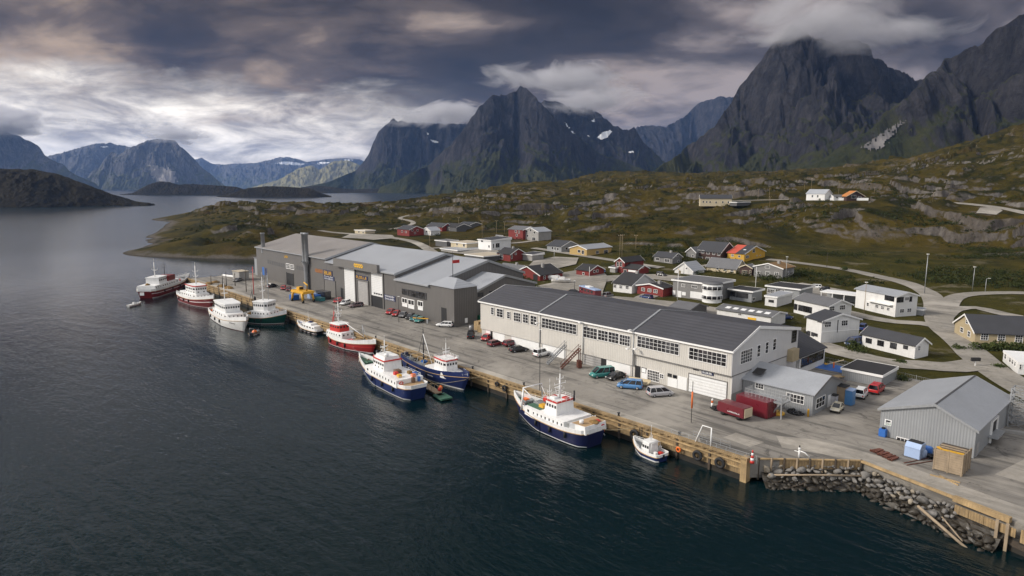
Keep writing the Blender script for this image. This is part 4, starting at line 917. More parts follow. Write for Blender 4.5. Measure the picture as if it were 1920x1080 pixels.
house('grey_house', 'grey bungalow with slate roof standing alone on the grass', cA, (710, 378), (538, 360), (806, 366), 322, 276, 'a', 'grey_wall', 'roof_slate', chim=(.5, .35, .9, .9), wins=[('L', 570, 332, 32, 24, 3, 1), ('L', 660, 346, 44, 28, 3, 1), ('R', 757, 300, 14, 14, 1, 1), ('R', 768, 355, 12, 22, 1, 1)])
house('yellow_house', 'low ochre yellow house with pale roof and white windows', c1, (1100, 480.5), (1080, 476), (1146, 475.5), 467.5, 460, 'b', 'ochre_wall', 'roof_metal', wins=[('L', 1086, 471, 5, 5, 1, 1), ('L', 1093, 473, 4, 7, 1, 1), ('R', 1120, 473, 5, 5, 2, 1), ('R', 1136, 472, 7, 6, 2, 2)])
house('grey_house', 'pale grey house with dark hipped roof left of the ochre house', c1, (1052.5, 473.7), (1031, 470.5), (1079, 470), 462.5, 452, 'a', 'shed_clad', 'roof_slate', wins=[('L', 1036, 465, 3, 5, 1, 1), ('L', 1041, 466, 3, 5, 1, 1), ('L', 1046, 467, 3, 5, 1, 1), ('R', 1062, 466, 4, 4, 1, 1), ('R', 1071, 465, 4, 4, 1, 1)])
house('grey_house', 'tall pale grey gabled house beside a red one on the slope', c1, (1009.5, 452), (981, 449.5), 11.0, 435, 427, 'b', 'concrete', 'roof_metal', wins=[('L', 988, 434, 3, 4, 1, 1), ('L', 995, 432, 3, 4, 1, 1), ('L', 1002, 436, 3, 4, 1, 1), ('L', 989, 442, 3, 4, 1, 1), ('L', 1001, 448, 6, 6, 2, 1)])
house('red_house', 'tall red house with grey roof joined to the pale grey gabled house', c1, (980.5, 449.5), (962.5, 446.5), 12.0, 431.5, 425, 'a', 'red_wall', 'roof_grey', wins=[('L', 967, 434, 2.5, 4, 1, 1), ('L', 973, 435, 2.5, 4, 1, 1), ('L', 969, 441, 2.5, 4, 1, 1)])
house('white_house', 'white modern house with curved front and dark flat roof', c1, (921, 470.5), (901, 467.5), (940, 465.5), 451, None, 'flat', 'white_panel', 'roof_slate', rise=.9, wins=[('L', 904, 452, 4, 3, 1, 1), ('R', 933, 460, 7, 8, 2, 1), ('R', 925, 461, 2, 8, 1, 1), ('L', 917, 462, 2.4, 4, 1, 1)])
house('red_house', 'red gabled house with grey roof behind the white modern house', c1, (938, 458.5), (913, 456), (953, 456), 449.5, 441.5, 'a', 'red_wall', 'roof_grey', lift=.8, wins=[('R', 944, 451, 3, 4, 1, 1)])
house('red_house', 'big dark red barn like house with grey shed attached', c1, (957, 490.5), (937, 487), (979.5, 487), 477, 466.5, 'a', 'red_wall', 'roof_black', chim=(.5, .35, .9, .9), wins=[('L', 940, 481, 6, 9, 2, 2), ('R', 967, 476, 2.6, 3, 1, 1), ('R', 959.5, 481, 2, 8, 1, 1)])
house('shed', 'grey shed with dark roof on the right of the big dark red house', c1, (998, 489.5), (979, 487.5), (1007.5, 486), 478, None, 'flat', 'concrete', 'roof_slate', rise=.6, cat='shed')
house('long_building', 'long low cream and grey building behind the big warehouse', c1, (875, 468), (848, 464.5), (901, 465), 456.5, None, 'flat', 'cream_wall', 'roof_tan', rise=.1, cat='building', wins=[('L', 857, 458, 2.4, 4, 1, 1), ('L', 870, 460, 3, 5, 1, 1)])
house('grey_building', 'dark grey flat building with tan roof left of the dark red barn like house', c1, (907, 492), (878, 487), (934, 486), 481, None, 'flat', 'dark_grey_wall', 'roof_tan', rise=.1, cat='building')
house('white_house', 'small white house with grey gable roof behind the grey warehouse end', c1, (972, 517.5), (940, 511.5), (986, 514), 507, 498, 'a', 'white_wall', 'roof_grey', chim=(.5, .35, .9, .9), wins=[('L', 948, 506, 2.6, 3, 1, 1), ('L', 958, 509, 2.4, 4, 1, 1), ('R', 979, 506, 3, 4, 1, 1)])
house('red_house', 'wide dark red house with black roof and carport gable', c1, (1012.5, 527), (982, 518), (1056.5, 521.5), 516.5, 499.5, 'b', 'red_wall', 'roof_black', chim=(.5, .35, .9, .9), wins=[('R', 1021, 520, 3, 6, 1, 2), ('R', 1032, 518, 4, 4, 2, 1), ('R', 1044, 517, 4, 4, 2, 1)], doors=[('L', 1004, 519, 8, 9, 'door_dark', 'garage_door')])
house('red_house', 'brick red house with dark roof and white edged gable by the gravel lot', c1, (1105, 519), (1086, 515), (1127, 514.5), 508, 497.5, 'a', 'red_wall', 'roof_black', wins=[('R', 1114, 509, 3, 4, 1, 1), ('R', 1120, 508, 3, 4, 1, 1), ('L', 1094, 513, 3, 4, 1, 1)])
house('red_house', 'far red gabled house with white windows left of the white one', c1, (767.5, 443), (750, 440.5), (791, 441), 431, 424, 'a', 'red_wall', 'roof_slate', wins=[('L', 754, 434, 2.4, 3, 1, 1), ('L', 761, 435, 2.4, 3, 1, 1), ('R', 773, 432, 2.6, 3, 1, 1), ('R', 783, 432, 2.6, 3, 1, 1), ('R', 778, 437, 2.6, 3, 1, 1)])
house('white_house', 'far small white gabled house beside the far red gabled house', c1, (808, 441.5), (792, 440), 8.0, 433, 426, 'b', 'white_wall', 'roof_metal', wins=[('L', 800, 434, 2.4, 3, 1, 1)])
house('red_house', 'far low red house with grey roof on the slope', c1, (829, 434.5), (810, 431.5), 10.0, 426, 419, 'a', 'red_wall', 'roof_slate', wins=[('L', 816, 428, 2.4, 3, 1, 1), ('L', 823, 429, 2.4, 3, 1, 1)])
house('dark_house', 'far long black house beside the far low red house', c1, (856, 434.5), (831, 432), (870, 432), 426, 420, 'a', 'dark_grey_wall', 'roof_black', wins=[('L', 842, 429, 2.4, 3, 1, 1)])
house('dark_house', 'far dark blue grey house rightmost of the far row', c1, (882, 429), (868, 427), (891, 427), 421, 417, 'a', 'dark_grey_wall', 'roof_slate', wins=[('L', 874, 424, 3, 2.5, 1, 1)])
house('cream_shed', 'far low cream shed beside the left gravel road', c1, (685, 439), (665, 437), (698, 437.5), 433, None, 'flat', 'cream_wall', 'roof_tan', rise=.1, cat='shed', wins=[('L', 673, 435, 2.4, 2.4, 1, 1), ('L', 681, 436, 2.4, 2.4, 1, 1)])
house('grey_building', 'low grey building behind the roof of the grey warehouse', c1, (838, 463.5), (818, 461), (850, 461), 452.5, None, 'flat', 'dark_grey_wall', 'roof_grey', rise=.1, cat='building')
house('grey_building', 'wide pale flat roof behind the grey warehouse ridge', c1, (858, 474), (830, 470), (900, 467), 469.5, None, 'flat', 'concrete', 'roof_metal', rise=.1, cat='building')
# ---- on the hill
house('cream_house', 'cream house with grey roof alone on the hillside', cC, (372, 182), (205, 181), 8.0, 147, 128, 'a', 'cream_wall', 'roof_slate', align='A', wins=[('L', 222, 165, 7, 9, 1, 1), ('L', 240, 166, 7, 9, 1, 1), ('L', 258, 166, 7, 9, 1, 1), ('L', 290, 168, 7, 10, 1, 1), ('L', 325, 167, 7, 10, 1, 1), ('L', 355, 167, 7, 10, 1, 1)])
house('garage', 'low dark garage beside the cream hillside house', cC, (470, 178), (400, 180), 6.0, 166, None, 'flat', 'dark_grey_wall', 'roof_slate', align='A', rise=.1, cat='garage')
house('white_house', 'white barn like house with grey roof high on the hill bench', cC, (864, 158), (766, 156), 8.0, 122, 100, 'a', 'white_wall', 'roof_metal', align='A', wins=[('L', 800, 135, 8, 12, 1, 2), ('L', 828, 135, 8, 12, 1, 2)])
house('white_house', 'low white house beside the orange roofed cabin on the hill', cC, (985, 155), (912, 155), 7.0, 136, 128, 'a', 'white_wall', 'roof_grey', align='A', wins=[('L', 930, 142, 8, 7, 1, 1), ('L', 960, 142, 8, 7, 1, 1)])
house('cabin', 'timber cabin with orange brown roof on the hill bench', cC, (1072, 156), (980, 156), 7.0, 134, 108, 'b', 'brown_wall', 'roof_orange', align='A', cat='cabin', trim='frame_cream', over=.9, wins=[('L', 1018, 138, 24, 16, 3, 1), ('L', 1050, 142, 14, 10, 1, 1)])
P1 = on(*(1240 + 1096 / 2.8235, 320 + 158 / 2.8235)); P2 = on(*(1240 + 892 / 2.8235, 320 + 157 / 2.8235))
tag(MB().bar((P1.x, P1.y, P1.z + .6), (P2.x, P2.y, P2.z + .6), .4, 2.4).build('garden_wall', 'white_panel'), 'low white garden wall in front of the hill cabin', 'wall')
# ---- long shed with skylights and others behind the white warehouse
r_, FL, FR, rf = house('skylight_shed', 'long cream shed with grey roof and six skylights', cA, (1640, 985), (1215, 880), (1885, 960), 882, 832, 'a', 'white_wall', 'roof_grey', cat='shed', wins=[('L', 1350, 850, 26, 26, 2, 2)], doors=[('L', 1465, 898, 80, 22, 'sign_yellow', 'wall_panel', 1)])
hh, Al, Bl = r_['_h'], r_['_A'], r_['_B']
for i in range(6):
    y = Al * (.12 + .145 * i)
    FLr = MB(); s_ = .42
    x0, x1 = Bl * .12, Bl * .3; sl = None
    for o_ in (0,): pass
    me = rf.data; zt = lambda x: hh + (max(v.co.z for v in me.vertices) - .2 - hh) * x / (Bl / 2) + .22
    FLr.add([(x0, y - .7, zt(x0)), (x0, y + .7, zt(x0)), (x1, y + .7, zt(x1)), (x1, y - .7, zt(x1))], [(0, 1, 2, 3)]).build('skylight', 'white_panel', rf)
house('small_shed', 'small grey gabled shed peeping over the dark warehouse roof', cA, (870, 905), (660, 880), 9.0, 815, 756, 'a', 'dark_grey_wall', 'roof_grey', cat='shed', trim='roof_grey')

# ================================================================ WHITE AND BEIGE WAREHOUSE
GZ = 3.0
XA, XB, YF, YR, YB = -81.5, -14.1, 20.8, 29.4, 46.0
wh = thing('warehouse', 'long beige and white two storey warehouse with dark felt roof along the quay', 'warehouse', (XB, YF, GZ), R(90))
LW = XB - XA                                         # local y runs to the left end, local x inland
he, hr, BW = 9.2, 12.1, YB - YF
FLw = Face(wh, (0, 0, 0), (0, 1, 0), (-1, 0, 0)); FRw = Face(wh, (0, -.12, 0), (1, 0, 0), (0, -1, 0))
kx = YR - YF
MB().vprism([(.45, -.6), (BW, -.6), (BW, he + .2), (kx, hr), (.45, he)], 'y', 0.02, LW).build('wall', ['beige_clad'], wh)
ys = LW * .308                                       # right third stands proud upstairs
MB().box(0, .44, 0, ys, 4.75, he).build('upper_wall', 'beige_clad', wh); MB().box(.08, .44, ys + .002, LW, 2.3, he).build('upper_wall', 'beige_clad', wh)
MB().vprism([(.0, 4.75), (BW, 4.75), (BW, he + .2), (kx, hr), (.0, he)], 'y', -.12, .018).build('gable_wall', 'light_clad', wh)
MB().box(.4, BW, -.06, .016, -.6, 4.7).build('gable_wall', 'light_clad', wh)
MB().box(.3, BW * .55, -.1, -.062, 0, 1.5).build('concrete_base', 'concrete', wh)
MB().box(-.06, .44, -.2, ys, 4.62, 4.745).build('ledge', 'grey_fascia', wh); MB().box(.44, BW * .82, -.2, -.062, 4.62, 4.748).build('ledge', 'grey_fascia', wh)
s1 = (hr - he) / kx; s2 = (hr - he - .2) / (BW - kx)
rfw = None
segs = [(-.4, ys - .25), (ys + .25, LW * .69 - .2), (LW * .69 + .2, LW + .35)]
for a, b_ in segs:
    o = MB().vprism([(-.35, he - .35 * s1 + .02), (kx, hr + .02), (BW + .3, he + .2 - .3 * s2 + .02), (BW + .3, he + .45), (kx, hr + .24), (-.35, he + .2 - .35 * s1)], 'y', a, b_).build('roof', 'roof_felt', wh); rfw = rfw or o
for a in (ys, LW * .69): MB().vprism([(-.38, he - .4 * s1 + .02), (kx, hr + .02), (BW + .3, he + .2), (BW + .3, he + .55), (kx, hr + .42), (-.38, he + .38 - .35 * s1)], 'y', a - .24, a + .19).build('roof_seam', 'galvanised', wh)
for a in (-.5, LW + .36): MB().vprism([(-.42, he - .3), (kx, hr - .2), (BW + .34, he - .1), (BW + .34, he + .5), (kx, hr + .32), (-.42, he + .12)], 'y', a, a + .09).build('bargeboard', 'frame_white', wh)
MB().box(-.46, -.36, -.4, LW + .35, he - .28, he + .02).build('gutter', 'frame_white', wh)
cw = (880, 520, 4.908); ce = c5
def wpx(face, crop, cx, cy, w, h): return face.rect(crop[0] + cx / crop[2], crop[1] + cy / crop[2], w / crop[2], h / crop[2])
for cx, cy, w, h, nx, ny in [(213, 310, 24, 62, 1, 3), (282, 328, 54, 72, 2, 3), (362, 348, 26, 58, 1, 3), (441, 366, 62, 78, 3, 3), (518, 380, 46, 78, 2, 3), (592, 396, 54, 80, 2, 3), (824, 448, 316, 88, 10, 3), (1113, 512, 126, 96, 4, 3), (1231, 536, 90, 90, 3, 3), (1328, 556, 92, 92, 3, 3), (1432, 580, 94, 92, 4, 3)]:
    FLw.window(*wpx(FLw, cw, cx, cy, w, h), nx, ny)
for cx, cy, w, h, nx, ny in [(261, 331, 382, 100, 10, 3), (718, 436, 342, 106, 8, 3)]:
    FLw.window(*wpx(FLw, ce, cx, cy, w, h), nx, ny)
FL2 = Face(wh, (.45, 0, 0), (0, 1, 0), (-1, 0, 0))
for cx, cy, w, h, nx, ny in [(222, 612, 104, 92, 7, 4), (298, 615, 32, 36, 2, 2), (372, 605, 30, 22, 1, 1), (421, 619, 30, 22, 1, 1)]: FL2.window(*wpx(FL2, ce, cx, cy, w, h), nx, ny, 'frame_dark' if h < 30 else 'frame_white')
for cx, cy, w, h, nx, ny in [(1076, 430, 100, 112, 5, 4), (1189, 382, 26, 100, 1, 3), (1264, 352, 24, 96, 1, 3), (1334, 322, 26, 96, 1, 3)]: FRw.window(*wpx(FRw, ce, cx, cy, w, h), nx, ny)
t0, t1, z0, z1 = wpx(FRw, ce, 1515, 247, 38, 100); FRw.window(t0, t1, z0, z1, 2, 4, 'frame_dark')
# doors: garage, side doors, roller, white panels of the ground floor
t0, t1, z0, z1 = wpx(FL2, ce, 718, 705, 350, 130); gd = FL2.panel('garage_door', 'door_white', t0, t1, -.1, z1 + .2)
for i in range(7):
    c = t0 + (t1 - t0) * (i + .5) / 7; FL2.window(c - .42, c + .42, 1.55, 2.1, 1, 1, 'frame_white', .05, 'door_light').parent = gd
FL2.boxes(MB(), [(t0 - .15, t0, 0, z1 + .35, .0, .1), (t1, t1 + .15, 0, z1 + .35, .0, .1), (t0, t1, z1 + .2, z1 + .35, 0, .1)]).build('door_frame', 'grey_fascia', wh)
for (c, cx, cy, w, h, mm, nm) in [(ce, 488, 690, 85, 140, 'white_panel', 'door'), (ce, 398, 670, 88, 70, 'white_panel', 'door'), (ce, 78, 560, 46, 80, 'door_dark', 'door'), (ce, 140, 600, 50, 100, 'white_panel', 'door'), (cw, 1134, 690, 160, 220, 'door_grey', 'roller_door'), (cw, 1350, 830, 262, 130, 'white_panel', 'wall_panel'), (cw, 776, 655, 214, 120, 'white_panel', 'wall_panel'), (cw, 512, 590, 252, 105, 'white_panel', 'wall_panel'), (cw, 272, 530, 106, 95, 'white_panel', 'wall_panel'), (cw, 175, 505, 40, 80, 'white_panel', 'wall_panel'), (cw, 205, 520, 14, 80, 'door_dark', 'door'), (cw, 1240, 755, 46, 40, 'door_dark', 'door')]:
    t0, t1, z0, z1 = wpx(FL2, c, cx, cy, w, h); FL2.panel(nm, mm, t0, t1, -.1, min(z1, 4.5 if nm == 'roller_door' else (2.25 if 'wall' in nm else 2.6)), .1 if nm != 'wall_panel' else .05)
t0, t1, z0, z1 = wpx(FL2, ce, 722, 590, 108, 44); sg = FL2.panel('sign', 'sign_navy', t0, t1, 3.95, 4.55, .16)
glyphs(MB(), lambda a, z, o: FL2.P(t1 - (a - t0), z, o + .14), t0 + .2, 4.1, t1 - .2, 4.42, 9, 3).build('lettering', 'sign_white', sg)
glyphs(MB(), lambda a, z, o: FL2.P(-a, z, o), -7.7, 4.2, -6.5, 4.45, 6, 8).build('lettering', 'sign_ink', wh)
t0, t1, z0, z1 = wpx(FL2, ce, 136, 560, 36, 38); FL2.panel('sign', 'sign_ink', t0 - .1, t1 + .1, z0 - .1, z1 + .1, .12); FL2.panel('sign', 'sign_white', t0, t1, z0, z1, .15)
for ydp in (ys + .0, LW * .69, LW * .50): MB().tube([FLw.P(ydp, .1, .1), FLw.P(ydp, he - .2, .1)], .09, 6).build('drainpipe', 'galvanised', wh)
for ydp, z in ((ys + .6, 5.6), (ys - 1.2, 5.9), (LW * .50, 8.9), (LW * .69, 6.8), (ys + .2, 9.3)):
    MB().bar(FLw.P(ydp, z, .0), FLw.P(ydp, z + .25, .9), .08).cbox(FLw.P(ydp, z + .25, 1.1), (.7, .5, .25)).build('floodlight', 'frame_white', wh)
t0, t1, z0, z1 = wpx(FRw, ce, 1482, 412, 58, 104); FRw.boxes(MB(), [(t0, t1, z0, z1, 0, 1.1)]).build('ventilation_unit', 'sand_wall', wh)
# low dark wing at the back right of the warehouse
wn = thing('window_wing', 'dark grey wing with long pane window band behind the warehouse gable', 'annex', (-13.6, 46.6, GZ), R(90))
gable(wn, 11.0, 12.0, 3.6, 2.6, 'b', 'white_wall', 'roof_slate', .3, trim='grey_fascia', off=.55)
Face(wn, (0, 0, 0), (1, 0, 0), (0, -1, 0)).window(.8, 11.2, 1.4, 3.1, 12, 3, 'frame_dark')
# ================================================================ SMALL GREY WORKSHOP
ws = thing('workshop', 'small grey gabled workshop with weathered metal roof against the warehouse end', 'workshop', (-1.6, 24.7, GZ), R(90))
Bs = max(9.0, (at(1565, 747, 3.0).y - 24.7)); hs = 3.55
rf = gable(ws, 12.3, Bs, hs, 1.9, 'a', 'shed_clad', 'roof_sheet', .35, trim='grey_fascia')
FLs = Face(ws, (0, 0, 0), (0, 1, 0), (-1, 0, 0)); FRs = Face(ws, (0, 0, 0), (1, 0, 0), (0, -1, 0))
FLs.window(*wpx(FLs, ce, 1526, 820, 160, 70), 5, 2); FLs.window(*wpx(FLs, ce, 1200, 706, 72, 42), 3, 1)
FRs.window(1.2, 4.6, .9, 2.5, 3, 2); MB().add([(1.2, 9.6, hs + 1.0), (3.2, 9.6, hs + 1.65), (3.2, 11.4, hs + 1.65), (1.2, 11.4, hs + 1.0)], [(0, 1, 2, 3)]).build('roof_patch', 'roof_black', rf)
FRs.panel('door', 'white_panel', 6.0, 7.2, -.1, 2.1)
# ================================================================ BIG GREY SHED NEAR THE ROCKS
s0 = thing('boat_shed', 'big corrugated grey shed with pale metal roof near the rock revetment', 'shed', (20.8, 23.8, 2.75), R(90))
Asd = 12.0; qq = at(1873, 742, 7.1); Bsd = qq.y - 23.8; hsd = 4.35
rfs = gable(s0, Asd, Bsd, hsd, 2.35, 'b', 'shed_clad', 'roof_sheet', .35, trim='galvanised', off=.42)
FLd = Face(s0, (0, 0, 0), (0, 1, 0), (-1, 0, 0)); FRd = Face(s0, (0, 0, 0), (1, 0, 0), (0, -1, 0))
MB().vprism([(Asd * .42 - .18, hsd + 2.48), (Asd * .42, hsd + 2.62), (Asd * .42 + .18, hsd + 2.48), (Asd * .42, hsd + 2.30)], 'x', -.36, Bsd + .36).build('ridge_cap', 'dark_grey_wall', s0)
t0, t1, z0, z1 = FLd.rect(1500 + 687 / 4.155, 580 + 882 / 4.155, 54 / 4.155, 46 / 4.155)
sg = FLd.panel('sign', 'sign_white', t0, t1, z0, z1, .06)
FLd.panel('sign_panel', 'sign_green', t0 + .1, t1 - .1, z0 + .1, (z0 + z1) / 2, .075, sg)
glyphs(MB(), lambda a, z, o: FLd.P(t1 - (a - t0), z, o + .04), t0 + .15, z0 + .2, t1 - .15, z0 + .45, 7, 2).build('lettering', 'sign_white', sg)
glyphs(MB(), lambda a, z, o: FLd.P(t1 - (a - t0), z, o + .03), t0 + .15, z1 - .35, t1 - .15, z1 - .12, 8, 4).build('lettering', 'sign_ink', sg)
FLd.window(*FLd.rect(1500 + 800 / 4.155, 580 + 1018 / 4.155, 90 / 4.155, 26 / 4.155), 3, 1)
MB().box(-.25, -.02, 0, Asd, -.5, .25).build('plinth', 'concrete', s0)
t0 = Bsd * .42; FRd.panel('loading_door', 'door_dark', t0, t0 + 3.2, -.1, 3.4, .05); FRd.boxes(MB(), [(t0 - .25, t0, -.1, 3.6, 0, .25), (t0 + 3.2, t0 + 3.45, -.1, 3.6, 0, .25), (t0, t0 + 3.2, 3.4, 3.6, 0, .25)]).build('door_frame', 'frame_white', s0)
FRd.panel('door', 'door_grey', 1.0, 2.2, -.1, 2.1); FRd.boxes(MB(), [(t0 - 1.2, t0 + 3.4, 1.3, 1.5, .05, 1.2)]).build('loading_platform', 'galvanised', s0)
# ================================================================ DARK GREY WAREHOUSE COMPLEX
gw = thing('grey_warehouse', 'huge dark grey warehouse in stepped sections with metal roofs along the quay', 'warehouse', (-95.6, 23.5, GZ), R(90))
FLg = Face(gw, (0, 0, 0), (0, 1, 0), (-1, 0, 0)); FRg = Face(gw, (0, 0, 0), (1, 0, 0), (0, -1, 0))
def gx(x): return -95.6 - x                           # world x -> local y
def bay(x0, x1, e, r, kx, back, eb, wallm, roofm, over=.5, lip=.35):
    y0, y1 = gx(x1), gx(x0)
    MB().vprism([(0, -.8), (back, -.8), (back, eb), (kx, r), (0, e)], 'y', y0, y1).build('wall', wallm, gw)
    s1 = (r - e) / kx; s2 = (r - eb) / (back - kx)
    o = MB().vprism([(-over, e - over * s1 + .02), (kx, r + .02), (back + over, eb - over * s2 + .02), (back + over, eb - over * s2 + .3), (kx, r + .32), (-over, e - over * s1 + .28)], 'y', y0 - lip, y1).build('roof', roofm, gw)
    MB().vprism([(-over - .05, e - over * s1 - .35), (kx, r - .35), (back + over, eb - over * s2 - .35), (back + over, eb - over * s2 + .36), (kx, r + .38), (-over - .05, e - over * s1 + .34)], 'y', y0 - lip - .1, y0 - lip - .002).build('bargeboard', 'galvanised', gw)
    MB().box(-over - .16, -over - .01, y0 - lip, y1, e - over * s1 - .1, e - over * s1 + .2).build('gutter', 'galvanised', gw)
    return o
bay(-229, -167.5, 12.5, 16.9, 17.5, 36, 12, 'grey_clad', 'roof_weathered')
bay(-167.45, -124, 11.5, 16.2, 18.5, 36, 11.5, 'grey_clad', 'roof_metal')
bay(-123.95, -107.0, 9.9, 15.2, 21.5, 36, 10.5, 'grey_clad', 'roof_metal')
# end block D and the corner tower
MB().vprism([(8.0, -.8), (31.5, -.8), (31.5, 8.6), (19.3, 11.9), (8.0, 8.1)], 'y', 1.4, 11.35).build('wall', 'grey_clad', gw)
MB().vprism([(7.6, 8.1), (19.3, 11.95), (31.9, 8.55), (31.9, 8.85), (19.3, 12.25), (7.6, 8.4)], 'y', 1.0, 11.3).build('roof', 'roof_metal', gw)
MB().vprism([(7.6, 7.9), (19.3, 11.7), (31.9, 8.3), (31.9, 8.92), (19.3, 12.32), (7.6, 8.48)], 'y', .92, .998).build('bargeboard', 'galvanised', gw)
tb = MB().box(0, 7.9, 0, 11.38, -.8, 10.3).build('tower_wall', 'grey_clad', gw)
hp = MB(); hp.add([(-.4, -.4, 10.32), (8.2, -.4, 10.32), (8.2, 11.0, 10.32), (-.4, 11.0, 10.32), (3.9, 3.5, 12.5), (3.9, 8.0, 12.5)], [(0, 3, 2, 1), (0, 1, 4), (1, 2, 5, 4), (2, 3, 5), (3, 0, 4, 5)]).build('tower_roof', 'roof_metal', gw)
# fascia canopy over the big doors with its yellow emblem
y0, y1 = gx(-131.7), gx(-159.5); MB().box(-1.5, -.55, y0, y1, 11.0, 13.5).build('canopy', 'grey_fascia', gw)
FC = Face(gw, (-1.5, 0, 0), (0, 1, 0), (-1, 0, 0)); cg = (440, 420, 6.0)
t0, t1, z0, z1 = FC.rect(440 + 1392 / 6, 420 + 470 / 6, 96 / 6, 44 / 6); em = MB(); n = 4
for i in range(n):
    c = t0 + (t1 - t0) * (i + .5) / n; w = (t1 - t0) / n * .62; zm = (z0 + z1) / 2; hh = (z1 - z0) / 2
    ring = [(-1, 0), (-.3, .9), (.5, 1), (1, 0), (.3, -.9), (-.5, -1)]
    em.add([FC.P(c + a * w, zm + b_ * hh, .02) for a, b_ in ring] + [FC.P(c + a * w, zm + b_ * hh, .1) for a, b_ in ring], [tuple(range(6)), tuple(range(11, 5, -1))] + [(j, (j + 1) % 6, 6 + (j + 1) % 6, 6 + j) for j in range(6)])
    em.add([FC.P(c + a * w * .4, zm + b_ * hh * .4, .1) for a, b_ in ring] + [FC.P(c + a * w * .4, zm + b_ * hh * .4, .13) for a, b_ in ring], [tuple(range(6)), tuple(range(11, 5, -1))] + [(j, (j + 1) % 6, 6 + (j + 1) % 6, 6 + j) for j in range(6)], 1)
em.build('emblem', ['sign_yellow', 'grey_fascia'], gw)
t0, t1, z0, z1 = FLg.rect(440 + 578 / 6, 420 + 368 / 6, 40 / 6, 22 / 6); glyphs(MB(), lambda a, z, o: FLg.P(t1 - (a - t0), z, o), t0, z0, t1, z1, 4, 6).build('emblem', 'sign_yellow', gw)
# doors
for cx, cy, w, h, mm, nm in [(1297, 660, 118, 320, 'door_white', 'roller_door'), (1448, 780, 112, 270, 'door_grey', 'roller_door'), (1604, 690, 130, 280, 'door_white', 'roller_door')]:
    t0, t1, z0, z1 = FLg.rect(440 + cx / 6, 420 + cy / 6, w / 6, h / 6)
    lo = -.1
    if cx == 1604:
        FLg.panel('doorway', 'door_dark', t0 - .05, t1 + .05, -.1, 4.4, .04); lo = 3.6
    o = FLg.panel(nm, mm, t0, t1, lo, z1, .12)
    FLg.boxes(MB(), [(t0 - .5, t0, -.1, z1 + .4, 0, .3), (t1, t1 + .5, -.1, z1 + .4, 0, .3), (t0, t1, z1, z1 + .4, 0, .3)]).build('door_frame', 'grey_fascia', gw)
    if cx == 1604:
        for i in range(4): FLg.panel('door_light', 'glass', t0 + .5 + i * 1.3, t0 + 1.5 + i * 1.3, lo + .5, lo + 1.0, .14, o)
for cx, cy, w, h in [(626, 620, 74, 130), (1075, 730, 120, 190), (1220, 780, 36, 110)]:
    t0, t1, z0, z1 = FLg.rect(440 + cx / 6, 420 + cy / 6, w / 6, h / 6); FLg.panel('door', 'door_dark' if w < 100 else 'grey_fascia', t0, t1, -.1, z1, .06)
    FLg.boxes(MB(), [(t0 - .25, t0, -.1, z1 + .2, 0, .12), (t1, t1 + .25, -.1, z1 + .2, 0, .12)]).build('door_frame', 'frame_dark', gw)
c7 = (700, 440, 5.4)
FLg.panel('door', 'door_dark', *FLg.rect(700 + 716 / 5.4, 440 + 838 / 5.4, 52 / 5.4, 94 / 5.4)[:2], -.1, 4.6, .06)
# windows
for cx, cy, w, h, nx, ny, fr in [(418, 590, 248, 62, 8, 2, 'frame_dark'), (350, 680, 100, 46, 0, 0, '')]: pass
for cx, cy, w, h, nx in [(324, 580, 62, 52, 3), (400, 597, 76, 58, 3), (492, 617, 92, 62, 5)]:
    FLg.window(*FLg.rect(700 + cx / 5.4, 440 + cy / 5.4, w / 5.4, h / 5.4), nx, 2, 'frame_dark')
for cx, cy, w, h in [(318, 668, 48, 40), (384, 686, 56, 44), (477, 700, 46, 44)]:
    t = FLg.rect(700 + cx / 5.4, 440 + cy / 5.4, w / 5.4, h / 5.4); FLg.window(*t, 2, 1, 'frame_white', .25); FLg.panel('wall_panel', 'white_panel', t[0] - .1, t[1] + .1, t[2] - 1.2, t[2] - .3, .06)
for cx, cy, w, h in [(600, 473, 36, 46), (648, 484, 36, 46)]: FLg.window(*FLg.rect(440 + cx / 6, 420 + cy / 6, w / 6, h / 6), 2, 3, 'frame_white', .2)
for i in range(9): FLg.panel('vent_panel', 'dark_grey_wall', *FLg.rect(440 + (378 + i * 24) / 6, 420 + (424 + i * 6) / 6, 17 / 6, 42 / 6), .05)
for i in range(4): FLg.panel('vent_panel', 'dark_grey_wall', *FLg.rect(440 + (704 + i * 24) / 6, 420 + (488 + i * 6) / 6, 17 / 6, 42 / 6), .05)
FG2 = Face(gw, (0, 1.4, 0), (1, 0, 0), (0, -1, 0))
for cx, cy, w, h, nx in [(1085, 608, 50, 34, 2), (1200, 588, 52, 32, 2), (1500, 556, 60, 28, 3)]: FG2.window(*FG2.rect(700 + cx / 5.4, 440 + cy / 5.4, w / 5.4, h / 5.4), nx, 1, 'frame_dark')
FRg.panel('sign', 'sign_white', 3.6, 4.5, .6, 1.9, .05)
